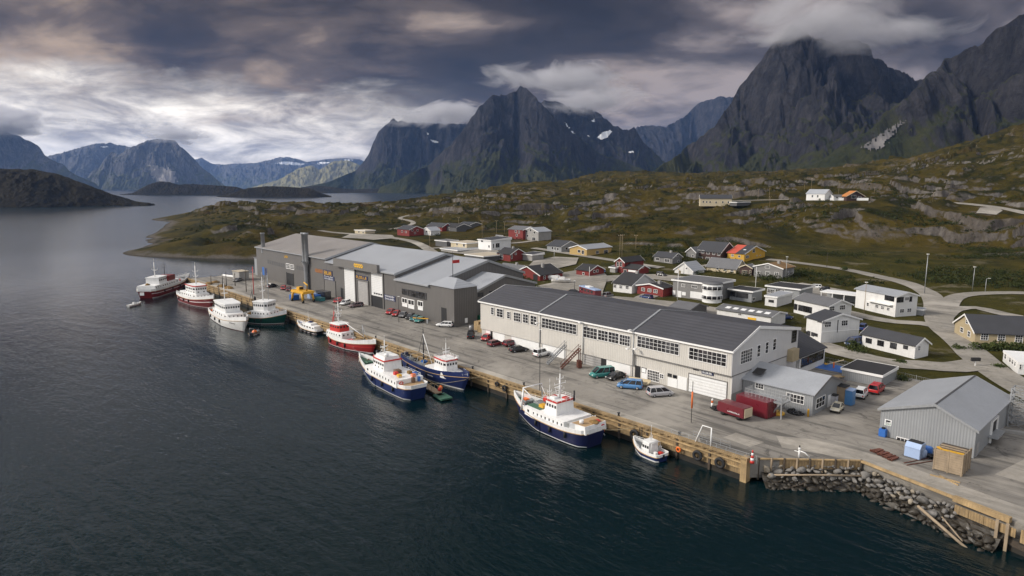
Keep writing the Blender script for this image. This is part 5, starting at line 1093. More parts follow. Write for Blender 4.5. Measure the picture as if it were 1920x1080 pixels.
# signs
def sign(face, cx, cy, w, h, bgm, fgm, n, seed, o0, s_, nm='sign', rows=1):
    t0, t1, z0, z1 = face.rect(o0[0] + cx / s_, o0[1] + cy / s_, w / s_, h / s_); sg = face.panel(nm, bgm, t0, t1, z0, z1, .12)
    for r_ in range(rows):
        a = z0 + (z1 - z0) * (r_ + .22) / rows; b_ = z0 + (z1 - z0) * (r_ + .78) / rows
        glyphs(MB(), lambda q, z, o: face.P(t1 - (q - t0), z, o + .1), t0 + (t1 - t0) * .08, a, t1 - (t1 - t0) * .08, b_, n, seed + r_).build('lettering', fgm, sg)
    return sg
sign(FLg, 1428, 602, 140, 44, 'sign_navy', 'sign_yellow', 7, 11, (440, 420), 6)
sign(FLg, 168, 640, 112, 52, 'sign_navy', 'sign_white', 8, 12, (700, 440), 5.4, rows=2)
sign(FLg, 1062, 606, 118, 50, 'sign_navy', 'sign_white', 8, 13, (440, 420), 6, rows=2)
sign(FLg, 1050, 552, 100, 62, 'sign_navy', 'sign_yellow', 5, 15, (440, 420), 6)
t0, t1, z0, z1 = FLg.rect(440 + 948 / 6, 420 + 528 / 6, 84 / 6, 34 / 6); glyphs(MB(), lambda q, z, o: FLg.P(t1 - (q - t0), z, o), t0, z0, t1, z1, 7, 16).build('lettering', 'roof_orange', gw)
# chimneys and flues
for (cx, base, top, r_, nm) in ((-222.5, 10.5, 18.6, .75, 'chimney'),):
    MB().lathe((.4, gx(cx), 0), [(r_, base), (r_, top - .4), (r_ * 1.25, top - .4), (r_ * 1.25, top), (r_ * .8, top)], 14).build('chimney', 'pipe_grey', gw)
fl = MB(); yc = gx(-181.4)
fl.lathe((-.9, yc, 0), [(.75, .2), (.78, 8.6), (1.55, 10.4), (1.7, 10.6)], 14).build('flue', 'pipe_grey', gw)
for dy in (-1.0, 1.0): MB().lathe((-.9, yc + dy, 0), [(.72, 10.2), (.72, 20.2), (.95, 20.2), (.95, 20.8), (.6, 20.8)], 12).build('chimney', 'pipe_grey', gw)
for z in (9.2, 12.6): MB().box(-1.0, .2, yc - .9, yc + .9, z, z + .15).build('flue_bracket', 'galvanised', gw)
# low lean-to and dark doorway at the far end
lt = thing('end_shed', 'low grey lean-to with dark doorway at the far end of the grey warehouse', 'shed', (-229.2, 25.5, GZ), R(90))
MB().vprism([(0, -.8), (14, -.8), (14, 8.5), (0, 7.2)], 'y', 0, 7.5).build('wall', 'shed_clad', lt); MB().vprism([(-.3, 7.2), (14, 8.55), (14, 8.8), (-.3, 7.45)], 'y', -.0, 7.8).build('roof', 'roof_grey', lt)
Face(lt, (0, 0, 0), (0, 1, 0), (-1, 0, 0)).panel('doorway', 'door_dark', .8, 4.6, -.1, 6.0, .05)
# ================================================================ YARD, QUAY WALL, REVETMENT
YARD = [(-243, .3), (0, .3), (3, 3.6), (10.7, 11.6), (16, 10.2), (20, 9.0), (25, 7.6), (29.4, 6.6), (70, 4.5), (70, 40), (46, 48), (34, 53), (25, 57), (14, 60), (-6, 60.5), (-14, 62), (-60, 66), (-110, 68), (-140, 62), (-232, 62), (-243, 40)]
tag(MB().prism(YARD, .5, 3.0).build('yard', 'asphalt'), 'worn asphalt quay yard', 'yard', kind='structure')
ap = [(-1.5, 12), (1.2, 8.2), (4.5, 9.5), (10.7, 11.75), (16, 10.4), (20, 9.2), (25, 7.8), (29.4, 6.8), (40, 6.2), (40, 11), (29, 11.5), (21, 13.2), (12, 15.2), (3, 14.6)]
tag(MB().prism(ap, 2.9, 3.006).build('concrete_apron', 'worn_concrete'), kind='structure')
tag(MB().prism([(-246, .35), (-7, .35), (-9, 3.0), (-246, 3.2)], 2.9, 3.007).build('quay_apron', 'worn_concrete'), kind='structure')
for k, pl in enumerate([[(-6.5, 5.5), (-2.0, 5.0), (-1.5, 8.2), (-6.2, 8.6)], [(-33, 8.5), (-30.4, 8.4), (-30.3, 11), (-33, 11.1)], [(-14, 12.5), (-8, 12), (-7.5, 15), (-13.8, 16)], [(-86, 7), (-80, 7), (-80, 13), (-86, 13.4)], [(24, 20), (33, 19), (34, 30), (26, 31)]]):
    tag(MB().prism(pl, 2.9, 3.011).build('asphalt_patch', 'worn_concrete' if k in (0, 4) else 'asphalt'), kind='structure')
mat('timber', (.29, .20, .10), .75, 0, .45, .5, dirt=.95, stripe=('x', .3, .35), bump=.3)
mat('timber_new', (.36, .25, .125), .7, 0, .35, .6, dirt=.75, bump=.2)
mat('timber_grey', (.30, .23, .155), .8, 0, .2, 1.0, dirt=.5, bump=.2)
mat('timber_dark', (.06, .045, .032), .85, 0, .25, 1.0, dirt=.4, bump=.2)
mat('tidal', (.018, .015, .011), .6, 0, .4, 1.0, bump=.3)
mat('rubber', (.014, .014, .015), .75, 0, .2, 2, bump=.2)
mat('steel_dark', (.04, .04, .042), .55, .4, .2, 2)
mat('rust', (.13, .045, .028), .8, .1, .3, 2, dirt=.3)
mat('rock', (.17, .16, .148), .85, 0, .35, 1.2, dirt=.4, bump=.6, bscale=3)
mat('rock_warm', (.27, .23, .175), .85, 0, .3, 1.2, dirt=.35, bump=.6, bscale=3)
mat('rock_wet', (.034, .028, .020), .5, 0, .3, 1.2, bump=.6, bscale=3)
mat('rope', (.35, .28, .17), .9, 0, .2, 4)
qw = thing('quay_wall', 'long yellow timber faced quay wall with dark tidal footing', 'quay wall', (0, 0, 0))
xs = [-243 + 5.4 * i for i in range(46)]; xs[-1] = 0.0
for i in range(45):
    MB().box(xs[i] + .16, xs[i + 1] - .16, -.05, .42, .9, 2.98).build('board_panel', 'timber', qw)
MB().box(-243, 0, .05, .6, -3, .899).build('footing', 'tidal', qw)
for x in xs: MB().box(x - .16, x + .16, -.22, .3, -2.5, 3.02).build('pile', 'timber_dark', qw)
for z, nm in ((1.75, 'waling'), (2.55, 'waling')): MB().box(-243, 0, -.3, -.06, z, z + .22).build(nm, 'timber_new', qw)
rl = MB(); rl.box(-243, .2, -.38, .0, 3.16, 3.46)
for i in range(200): x = -242.5 + i * 1.215; rl.box(x, x + .55, -.3, -.04, 2.98, 3.17)
rl.build('bull_rail', 'timber', qw)
MB().box(-243, .2, .42, .66, 3.0, 3.28).build('bull_rail', 'timber_new', qw)
MB().box(-.55, .35, -.35, .75, -.6, 3.5).build('corner_post', 'timber_new', qw)
MB().box(-.12, .12, .45, 3.2, -.5, 2.98).build('end_panel', 'timber', qw)
for x in (-36.5, -17.2, -68.5, -101): # ladders hung on the face
    ld = MB()
    for dx in (-.25, .25): ld.box(x + dx - .04, x + dx + .04, -.46, -.39, -.4, 3.0)
    for j in range(9): ld.box(x - .25, x + .25, -.45, -.40, 0 + j * .33, .05 + j * .33)
    ld.build('ladder', 'steel_dark', qw)
def face_q(px, py, y):
    d = ray(px, py); a, b_ = c2q(d[0], d[1]); o = c2q(0, 0); dy = b_ - o[1]; k = (y - CAMY) / dy
    return CAMX + (a - o[0]) * k, CZ + d[2] * k
tyreP = MB()
for i, (px, py, r, lab) in enumerate([(1350, 868, .80, 'tyre fender nearest the quay corner'), (1308, 854, .78, 'tyre fender second from the quay corner'), (1190, 815, .86, 'large tyre fender above the small blue boat bow'), (946, 728, .62, 'tyre fender on the quay left of the big ship bow'), (932, 720, .5, 'small tyre fender left of the two hanging by the ship bow'), (969, 736, .5, 'tyre fender right behind the big ship bow'), (1200, 823, .5, 'small tyre squeezed beside the large tyre fender'), (478, 560, .8, 'tyre fender behind the green boat')]):
    x, z = face_q(px, py, -.55); z = max(z, 1.2)
    ty = MB().lathe((0, 0, 0), [(r * .48, -.16), (r * .52, .16), (r * .8, .2), (r, .12), (r, -.12), (r * .8, -.2), (r * .48, -.16)], 22, 0, 'y').build('tyre_fender', 'rubber')
    ty.location = (x, -.6, z); tag(ty, 'black ' + lab, 'tyre', 'tyre fenders hung on the quay')
# revetment: each boulder of the pile is its own stone
rs = random.Random(5); BV = []
for k in range(9):
    bm = bmesh.new(); sx, sy, sz = rs.uniform(.85, 1.3), rs.uniform(.65, 1.0), rs.uniform(.5, .8)
    for j in range(20):
        v = Vector((rs.gauss(0, 1), rs.gauss(0, 1), rs.gauss(0, 1))).normalized() * rs.uniform(.82, 1.08); bm.verts.new((v.x * sx, v.y * sy, v.z * sz))
    hl = bmesh.ops.convex_hull(bm, input=bm.verts); bmesh.ops.delete(bm, geom=[v for v in bm.verts if not v.link_faces], context='VERTS')
    bmesh.ops.bevel(bm, geom=list(bm.edges), offset=.10, segments=2, affect='EDGES', clamp_overlap=True)
    me = bpy.data.meshes.new('boulder'); bm.to_mesh(me); bm.free()
    for p in me.polygons: p.use_smooth = False
    for p in me.polygons: p.use_smooth = True
    me.materials.append(MATS['rock']); BV.append(me)
cl = [(1.0, 2.2), (5.5, 6.6), (10.7, 11.0), (15, 9.9), (20, 8.4), (25, 7.0), (28, 6.3)]
cl = _resample(cl, .5)
tg_ = np.gradient(cl, axis=0); tg_ /= np.hypot(tg_[:, 0], tg_[:, 1])[:, None]; nn_b = np.stack([tg_[:, 1], -tg_[:, 0]], -1); dd = np.linspace(-.4, 6.4, 22)
bx = cl[:, None, 0] + nn_b[:, None, 0] * dd; by = cl[:, None, 1] + nn_b[:, None, 1] * dd; bz = 1.75 - np.clip(dd, 0, 9) * .66 + .28 * fbm(bx * 1.3, by * 1.3, 4, 8)
tag(gridmesh('rubble_bank', np.stack([bx, by, bz], -1).reshape(-1, 3), len(cl), len(dd), 'rock_wet', None, False), kind='structure')
cnt = 0; placed = []
for att in range(16000):
    if cnt >= 285: break
    i = rs.randrange(1, len(cl) - 1); p = cl[i]; tg = cl[i + 1] - cl[i - 1]; tg = tg / np.hypot(*tg); nn = np.array([tg[1], -tg[0]])
    lim = 5.6 if 9 < p[0] < 24 else 4.0
    d = rs.uniform(.1, lim); r = (rs.uniform(.30, .55) if rs.random() < .5 else rs.uniform(.55, .98)) * (1.0 if d < 3.4 else 1.1)
    x, y = p + nn * d
    if p[0] > 23.5 and d < 1.6: continue
    if any((x - a) ** 2 + (y - b_) ** 2 < ((r + q) * .64) ** 2 for a, b_, q in placed): continue
    z = 2.45 - d * .78 - .25 * r
    if z < -1.3: continue
    o = bpy.data.objects.new('boulder', BV[rs.randrange(9)]); COL.objects.link(o)
    o.location = (x, y, z); o.scale = (r, r, r); o.rotation_euler = (rs.uniform(-.5, .5), rs.uniform(-.5, .5), rs.uniform(0, 6.3))
    mn = 'rock_wet' if z < .95 else ('rock_warm' if rs.random() < .2 else 'rock')
    o.material_slots[0].link = 'OBJECT'; o.material_slots[0].material = MATS[mn]
    tag(o, 'weathered grey boulder in the rock pile below the timber kerb', 'boulder', 'boulders of the rock revetment')
    placed.append((x, y, r)); cnt += 1
# timber bulkhead between the corner and the rocks
bk = thing('timber_bulkhead', 'tan timber bulkhead with posts beside the quay corner', 'bulkhead', (1.0, 1.5, 0))
a, b_ = Vector((.0, .2, 0)), Vector((9.7, 9.9, 0)); N = 8
for i in range(N):
    p0 = a.lerp(b_, i / N); p1 = a.lerp(b_, (i + 1) / N)
    MB().bar((p0.x, p0.y, 2.45), (p1.x, p1.y, 2.45), .14, 1.25).build('board_panel', 'timber', bk)
for i in range(N + 1):
    p = a.lerp(b_, i / N); MB().bar((p.x + .1, p.y - .1, .2), (p.x + .1, p.y - .1, 3.3), .22).build('post', 'timber_grey' if i % 2 else 'timber_dark', bk)
MB().bar((a.x, a.y, 3.14), (b_.x, b_.y, 3.14), .3, .16).build('cap_beam', 'timber_new', bk)
tag(MB().tube([(2.6, 1.6, 1.35), (7, 5.9, 1.5), (11.6, 10.2, 1.62)], .13, 8).build('pole', 'timber_grey'), 'long weathered pole lying along the bulkhead foot', 'pole')
for lab, pts, sz, mm in [('long straight timber kerb along the top of the rocks', [(10.8, 11.3, 3.1), (22.6, 8.2, 3.1)], .32, 'timber_new'), ('thick pale log kerb at the right end of the rocks', [(22.4, 8.0, 3.15), (28.2, 6.5, 3.15)], .62, 'timber_new')]:
    tag(MB().bar(pts[0], pts[1], sz, sz).build('kerb_beam', mm), lab, 'kerb beam')
rw = thing('retaining_wall', 'stained timber retaining wall at the right edge of the quay', 'wall', (22.8, 6.9, 0))
for i in range(4): MB().bar((i * 1.55, -i * .42, 2.35), (i * 1.55 + 1.5, -i * .42 - .41, 2.35), .12, 1.0).build('board_panel', 'timber', rw)
for i in range(8): MB().bar((6.6 + i * 1.5, -1.6 - i * .26, 2.2), (8.05 + i * 1.5, -1.6 - i * .26 - .25, 2.2), .14, 1.5).build('board_panel', 'timber', rw)
for i in range(5): MB().bar((i * 1.5, -i * .41 + .1, 1.3 - i * .12), (22, -4.9, 1.2 - i * .4), .2, .2).build('waling', 'timber_dark', rw)
MB().bar((3.6, -.6, .1), (24, -5.7, .1), .3, 3.2).build('footing', 'tidal', rw)
for x in (4.4, 5.4, 12): MB().bar((x, -x * .27 - .25, -1.5), (x, -x * .27 - .25, 3.2), .3).build('post', 'timber_grey', rw)
for lab, p, q, r in [('long pale log leaning from the rocks into the water', (19.4, 5.4, 1.9), (25.6, 2.7, -.3), .17), ('thin dark pole lying across the rocks by the bulkhead', (4.2, 1.2, -.1), (8.4, 7.2, 1.2), .09), ('second thin pole lying across the rocks by the bulkhead', (5.8, 3.2, .4), (7.8, 7.2, 1.3), .07), ('short pale plank leaning beside the long leaning log', (22.0, 5.2, 1.6), (24.6, 3.4, .3), .08)]:
    tag(MB().tube([p, q], r, 8).build('log', 'timber_grey' if 'pale' in lab else 'timber_dark'), lab, 'log')
# ================================================================ BOATS
for n, c in (('hull_red', (.30, .018, .018)), ('hull_darkred', (.16, .014, .016)), ('hull_blue', (.010, .022, .095)), ('hull_navy', (.008, .012, .055)), ('hull_green', (.006, .055, .042)), ('hull_white', (.72, .71, .69)), ('hull_black', (.012, .012, .016)), ('boat_white', (.76, .755, .74)), ('boat_red', (.50, .03, .022)), ('boot_red', (.14, .02, .018)), ('deck_green', (.06, .13, .085)), ('deck_grey', (.20, .21, .21)), ('deck_tan', (.38, .25, .13)), ('orange', (.70, .14, .015)), ('boat_yellow', (.62, .34, .03)), ('boat_blue', (.03, .13, .42)), ('deck_brown', (.14, .085, .055))):
    mat(n, c, .42 if 'deck' not in n else .7, 0, .07, .6, dirt=.5 if 'hull' in n else .28, spec=.45)
mat('net', (.20, .12, .04), .95, 0, .45, 3, bump=.8, bscale=5)
mat('net_green', (.03, .09, .06), .95, 0, .45, 3, bump=.8, bscale=5)
class Boat:
    def __init__(s, name, label, stern, bow, beam, fb=1.3, sheer=(.5, 1.3), hullm='hull_blue', stripe='boat_white', bulm='boat_white', bul=.75, deckm='deck_green', stern_f=.72, boot='boot_red', L=None, cat='fishing boat', fine=2.1, rake=.10):
        a = at(*stern, 0); b = at(*bow, 0); d = b - a; s.L = L or d.xy.length; s.B = beam; s.fb = fb; s.sheer = sheer; s.sf = stern_f; s.fine = fine
        mid = (a + b) / 2
        s.r = thing(name, label, cat, (mid.x, mid.y, 0), math.atan2(d.y, d.x)); L = s.L; s.bul = bul; s.rake = rake * L
        n = 26; secs = []
        for i in range(n):
            t = i / (n - 1); t = t ** .85 if t < .5 else 1 - (1 - t) ** 1.15 if False else i / (n - 1)
            secs.append(s.section(t))
        K = len(secs[0]); half = 7
        def mf(i, j):
            jj = j if j < half else 2 * half - 1 - j
            return [3, 2, 2, 1, 0, 0, 0][jj] if False else (0 if jj in (0, 1) else 1 if jj == 2 else 0 if jj == 3 else 2 if jj == 4 else 3)
        MB().loft(secs, mfun=mf).build('hull', [hullm, stripe, 'boat_white', boot], s.r)
        # bulwark: thin strake standing on the rail, all round
        top = []; 
        for i in range(n): t = i / (n - 1); top.append((s.X(t, 1), s.hb(t), s.zd(t)))
        ring = [(x, y, z) for x, y, z in top] + [(x, -y, z) for x, y, z in reversed(top[:-1])]
        mb = MB(); m_ = len(ring); th = .10
        def inset(k):
            x, y, z = ring[k]; yy = math.copysign(max(abs(y) - th, .0), y) if abs(y) > 1e-6 else 0; return x * (1 - 2 * th / L), yy, z
        vs = [];
        for k in range(m_):
            x, y, z = ring[k]; i_, j_, _ = inset(k); tt = x / L + .5; h = bul * (1 + .25 * max(0, tt - .75) * 4)
            vs += [(x, y, z - .02), (x * 1.004, y * 1.02, z + h), (i_, j_, z + h), (i_, j_, z - .02)]
        fs = []
        for k in range(m_):
            k2 = (k + 1) % m_
            for q in range(4): fs.append((k * 4 + q, k * 4 + (q + 1) % 4, k2 * 4 + (q + 1) % 4, k2 * 4 + q))
        if bul > .05: mb.add(vs, fs, 0, False).build('bulwark', bulm, s.r)
        dk = MB(); vs = []; fs = []
        for i in range(n):
            t = i / (n - 1); vs += [(s.X(t, 1), s.hb(t) * .985, s.zd(t) + .01), (s.X(t, 1), -s.hb(t) * .985, s.zd(t) + .01)]
        for i in range(n - 1): fs.append((2 * i, 2 * i + 1, 2 * i + 3, 2 * i + 2))
        dk.add(vs, fs).build('deck', deckm, s.r)
        s.rub = MB().tube([(x * 1.002, y * 1.015 + (.02 if y > 0 else 0), z) for x, y, z in top] , .07, 6)
        s.rub.tube([(x * 1.002, -y * 1.015, z) for x, y, z in top], .07, 6).build('rubbing_strake', 'deck_tan' if bulm != 'deck_tan' else 'boat_white', s.r)
    def hb(s, t):
        f = s.sf + (1 - s.sf) * math.sin(min(1, t / .3) * PI / 2)
        if t < .06: f *= .70 + .30 * math.sqrt(1 - ((.06 - t) / .06) ** 2)
        if t > .52: f *= max(0.0, 1 - ((t - .52) / .48) ** s.fine)
        return max(.015, s.B / 2 * f)
    def zd(s, t): return s.fb + s.sheer[0] * max(0, (.35 - t) / .35) ** 2 + s.sheer[1] * max(0, (t - .4) / .6) ** 1.8
    def X(s, t, zf):
        x = -s.L / 2 + s.L * t; return x + s.rake * (zf - .35) * max(0, (t - .6) / .4) ** 1.5 - .03 * s.L * (1 - zf) * -max(0, (.15 - t) / .15)
    def section(s, t):
        w = s.hb(t); zd = s.zd(t); wl = w * (.93 - .42 * max(0, (t - .55) / .45)); P = []
        lev = [(1, w, zd), (.85, w * .995, zd * .80), (.74, w * .985, zd * .70), (.66, w * .98, zd * .62), (.22, wl * 1.01, .26), (.12, wl, .12), (0, wl * .55, -.7)]
        for zf, y, z in lev: P.append((s.X(t, zf), y, z))
        P.append((s.X(t, 0), 0, -.95))
        return P + [(x, -y, z) for x, y, z in reversed(P[:-1])]
    def blk(s, name, x0, x1, wa, wf, z0, z1, m='boat_white', front=.3, rear=.05, top=.93, parent=None, roof=None, wins=(), bevel=0):
        """deckhouse from x0 (aft) to x1 (fore); wins = (z, h, n_side, n_front, frac)"""
        P = parent or s.r
        xm = x1 - (x1 - x0) * .22; wm = wa
        base = [(x0, -wa), (xm, -wm), (x1, -wf), (x1, wf), (xm, wm), (x0, wa)]
        h = z1 - z0
        up = [(x0 + rear * h, -wa * top), (xm - front * h * .6, -wm * top), (x1 - front * h, -wf * top), (x1 - front * h, wf * top), (xm - front * h * .6, wm * top), (x0 + rear * h, wa * top)]
        mb = MB(); vs = [(x, y, z0) for x, y in base] + [(x, y, z1) for x, y in up]
        mb.add(vs, [tuple(range(5, -1, -1)), tuple(range(6, 12))] + [(i, (i + 1) % 6, 6 + (i + 1) % 6, 6 + i) for i in range(6)])
        o = mb.build(name, m, P)
        if roof:
            r = MB(); c = 1.07
            cx = sum(x for x, y in up) / 6
            pl = [((x - cx) * c + cx, y * c) for x, y in up]
            r.prism(pl, z1 + .002, z1 + .30).build('roof_edge', roof, o); MB().prism([((x - cx) * .97 + cx, y * .97) for x, y in up], z1 + .302, z1 + .36).build('roof_top', m if m == 'boat_white' else 'boat_white', o)
        for z, wh_, ns, nf, fr in wins:
            k = (z - z0) / h
            ring = [((1 - k) * base[i][0] + k * up[i][0], (1 - k) * base[i][1] + k * up[i][1]) for i in range(6)]
            for (i, j, n_) in ((0, 1, ns), (4, 5, ns), (1, 2, max(1, nf // 3)), (3, 4, max(1, nf // 3)), (2, 3, nf)):
                A_ = Vector(ring[i]); B_ = Vector(ring[j]); d = B_ - A_; ln = d.length
                if ln < .25 or n_ == 0: continue
                d.normalize(); nr = Vector((d.y, -d.x))
                for q in range(n_):
                    c0 = ln * (q + .5) / n_; hw = ln / n_ * fr / 2
                    p0 = A_ + d * (c0 - hw); p1 = A_ + d * (c0 + hw); w_ = MB()
                    vs = []
                    for out in (-.06, .05):
                        vs += [(p0.x + nr.x * out, p0.y + nr.y * out, z - wh_ / 2), (p1.x + nr.x * out, p1.y + nr.y * out, z - wh_ / 2), (p1.x + nr.x * out, p1.y + nr.y * out, z + wh_ / 2), (p0.x + nr.x * out, p0.y + nr.y * out, z + wh_ / 2)]
                    w_.add(vs, [(0, 3, 2, 1), (4, 5, 6, 7), (0, 1, 5, 4), (1, 2, 6, 5), (2, 3, 7, 6), (3, 0, 4, 7)]).build('window', 'glass', o)
        return o
    def rail(s, t0, t1, h=.9, side=(1, -1), m='boat_white', base=None, name='railing'):
        for sg in side:
            mb = MB(); pts = []
            n = max(4, int((t1 - t0) * s.L / .9))
            for i in range(n + 1):
                t = t0 + (t1 - t0) * i / n; b = s.zd(t) + (s.bul if base is None else base); x, y = s.X(t, 1), sg * s.hb(t) * .98
                mb.bar((x, y, b), (x, y, b + h), .05); pts.append((x, y, b))
            for k in (.5, 1): mb.tube([(x, y, z + h * k) for x, y, z in pts], .035, 5)
            mb.build(name, m, s.r)
    def boxrail(s, x0, x1, w, z, h=.9, m='boat_white'):
        mb = MB(); c = [(x0, -w), (x1, -w), (x1, w), (x0, w)]
        for i in range(4):
            a, b_ = Vector(c[i]), Vector(c[(i + 1) % 4]); n = max(1, int((b_ - a).length / 1.0))
            for j in range(n): p = a.lerp(b_, j / n); mb.bar((p.x, p.y, z), (p.x, p.y, z + h), .045)
            for k in (.5, 1): mb.bar((a.x, a.y, z + h * k), (b_.x, b_.y, z + h * k), .045)
        mb.build('railing', m, s.r)
    def mast(s, x, z0, z1, m='boat_white', r=.12, cross=((.55, 1.6), (.75, 1.1)), radar=True, y=0, name='mast'):
        mb = MB().tube([(x, y, z0), (x, y, z1)], r, 8, 0, r * .5)
        for k, w in cross:
            z = z0 + (z1 - z0) * k; mb.bar((x, y - w / 2, z), (x, y + w / 2, z), .09)
            for q in (-.5, .5): mb.bar((x, y + w * q, z - .1), (x, y + w * q, z + .5), .05)
        o = mb.build(name, m, s.r)
        if radar:
            z = z0 + (z1 - z0) * .42; MB().cbox((x + .35, y, z), (.45, .4, .25)).cbox((x + .35, y, z + .2), (.18, 1.5, .16)).build('radar', 'boat_white', o)
        MB().tube([(x, y, z1 - .1), (x, y, z1 + 1.4)], .025, 5).build('aerial', m, o)
        return o
    def gantry(s, x, w, z0, z1, m='boat_white', lean=0, r=.13):
        return MB().tube([(x, -w, z0), (x + lean, -w * .8, z1), (x + lean, w * .8, z1), (x, w, z0)], r, 8).build('gantry', m, s.r)
    def boom(s, a, b, r=.09, m='boat_white'): return MB().tube([a, b], r, 7, 0, r * .6).build('boom', m, s.r)
    def winch(s, x, y, z, m='deck_green', k=1.0):
        MB().lathe((x, y, z + .55 * k), [(.01, -.8 * k), (.5 * k, -.8 * k), (.5 * k, -.7 * k), (.26 * k, -.68 * k), (.26 * k, .68 * k), (.5 * k, .7 * k), (.5 * k, .8 * k), (.01, .8 * k)], 12, 0, 'y').cbox((x, y, z + .15 * k), (.9 * k, 1.3 * k, .3 * k)).build('winch', m, s.r)
    def hatch(s, x, y, z, a, b, m='deck_grey', h=.45, name='hatch'): MB().cbox((x, y, z + h / 2), (a, b, h), 0, 0, .94).build(name, m, s.r, bevel=.03)
    def buoy(s, x, y, z, m='orange', r=.42, axis='y'): MB().lathe((x, y, z), [(r * .55, -.08), (r * .6, .08), (r * .85, .1), (r, 0), (r * .85, -.1), (r * .55, -.08)], 14, 0, axis).build('lifebuoy', m, s.r)
    def heap(s, x, y, z, r, m='net', h=.8, name='net_heap'):
        bm = bmesh.new(); bmesh.ops.create_icosphere(bm, subdivisions=3, radius=1); co = np.array([v.co[:] for v in bm.verts])
        nn = fbm(co[:, 0] * 2 + x, co[:, 1] * 2 + co[:, 2] * 2, 4, 3) * .35
        for v, q in zip(bm.verts, nn): v.co *= 1 + q; v.co = Vector((v.co.x * r + x, v.co.y * r * .9 + y, max(-.05, v.co.z) * h + z))
        me = bpy.data.meshes.new(name); bm.to_mesh(me); bm.free(); me.materials.append(MATS[m]); [setattr(p, 'use_smooth', True) for p in me.polygons]
        o = bpy.data.objects.new(name, me); COL.objects.link(o); o.parent = s.r
    def squash(s, k):
        if s.L > 12:                                 # tubs, coils and gear left on the decks
            rn = random.Random(int(s.L * 100))
            for i in range(12):
                t = rn.choice([rn.uniform(.03, .17), rn.uniform(.74, .93)]); y = rn.uniform(-.7, .7) * s.hb(t); z0 = s.zd(t) + .02; x = s.X(t, 1)
                if i % 3 == 0: MB().tube([(x + .45 * math.cos(a), y + .45 * math.sin(a), z0 + .12 + .05 * (a > 6)) for a in np.linspace(0, 12, 22)], .07, 5).build('rope_coil', rn.choice(['rope', 'net_green', 'boat_blue']), s.r)
                elif i % 3 == 1: MB().cbox((x, y, z0 + .3), (rn.uniform(.5, 1.0), rn.uniform(.5, .8), .6), rn.uniform(0, 3)).build('fish_tub', rn.choice(['boat_blue', 'boat_white', 'orange', 'deck_grey', 'boat_yellow']), s.r, bevel=.04)
                else: MB().cyl((x, y, z0), rn.uniform(.15, .3), rn.uniform(.4, .9), 8).build('drum', rn.choice(['steel_dark', 'rust', 'deck_green', 'galvanised']), s.r)
            for sg in (1, -1):                         # rubber fenders along the sides
                for t in (.2, .38, .56): MB().tube([(s.X(t, .6), sg * (s.hb(t) + .17), s.zd(t) - .15), (s.X(t, .6), sg * (s.hb(t) + .17), s.zd(t) - 1.0)], .2, 8).build('fender', 'rubber', s.r)
        for ch in s.r.children:
            if ch.name.split('.')[0] in ('hull', 'bulwark', 'deck', 'fender', 'rubbing_strake', 'lettering', 'stern_emblem', 'stern_platform'): continue
            ch.scale.z = k; ch.location.z = s.fb * (1 - k)
    def drum(s, x, y, z, r, h, m, name='barrel'): MB().cyl((x, y, z), r, h, 12).build(name, m, s.r)
    def text(s, t0, t1, zf, n, seed, m='boat_white', hgt=.35, side=-1):
        P = lambda a, z, o: (s.X(a, .8), side * (s.hb(a) + o + .02), z)
        z = s.zd((t0 + t1) / 2) * zf; rnd = random.Random(seed); mb = MB(); cw = (t1 - t0) / n
        for i in range(n):
            a = t0 + cw * i; b_ = a + cw * .7
            for (u0, u1, v0, v1) in ((a, a + cw * .2, 0, 1), (a, b_, .8, 1) if rnd.random() < .6 else (a, b_, 0, .2), (b_ - cw * .2, b_, 0, 1) if rnd.random() < .6 else (a, b_, .4, .6)):
                vs = [P(u, z + hgt * (v - .5), o) for o in (0, .04) for u, v in ((u0, v0), (u1, v0), (u1, v1), (u0, v1))]
                mb.add(vs, [(0, 3, 2, 1), (4, 5, 6, 7), (0, 1, 5, 4), (1, 2, 6, 5), (2, 3, 7, 6), (3, 0, 4, 7)])
        mb.build('lettering', m, s.r)

# --- big blue and white vessel in front
b = Boat('fishing_vessel', 'big navy and white fishing vessel with red edged wheelhouse nearest the camera', (1118, 838), (972, 776), 6.2, 2.0, (.45, 1.15), 'hull_navy', 'hull_navy', 'boat_white', .7, 'deck_green', stern_f=.80, boot='hull_black')
L = b.L; f = lambda t: -L / 2 + L * t
z = b.fb
b.blk('deckhouse', f(.22), f(.74), 3.05, 2.7, z, z + 2.0, 'boat_white', .05, .0, .99, wins=[(z + 1.25, .55, 8, 0, .22)])
b.blk('wheelhouse', f(.37), f(.55), 1.95, 1.45, z + 2.0, z + 4.7, 'boat_white', .12, .02, .95, roof='boat_red', wins=[(z + 3.8, .62, 4, 4, .55)])
MB().prism([(f(.56), -2.3), (f(.74), -2.2), (f(.74), 2.2), (f(.56), 2.3)], z + 2.0, z + 2.05).build('boat_deck', 'deck_green', b.r)
b.blk('aft_screen', f(.005), f(.16), 2.3, 2.9, z + .5, z + 2.2, 'boat_white', .0, .1, 1.0); MB().prism([(f(.02), -2.1), (f(.155), -2.5), (f(.155), 2.5), (f(.02), 2.1)], z + 2.2, z + 2.24).build('aft_deck', 'deck_tan', b.r)
b.boxrail(f(.17), f(.335), 2.6, z + .2, 1.9); b.rail(.74, .98, .95); b.boxrail(f(.36), f(.54), 2.0, z + 4.92, .7)
b.gantry(f(.80), 2.5, z + .5, z + 5.6, 'boat_white', .0, .16); b.boom((f(.80), 2.0, z + 5.4), (f(.64), 1.2, z + 2.6)); b.boom((f(.80), -2.0, z + 5.2), (f(.72), -2.4, z + 1.5), .07)
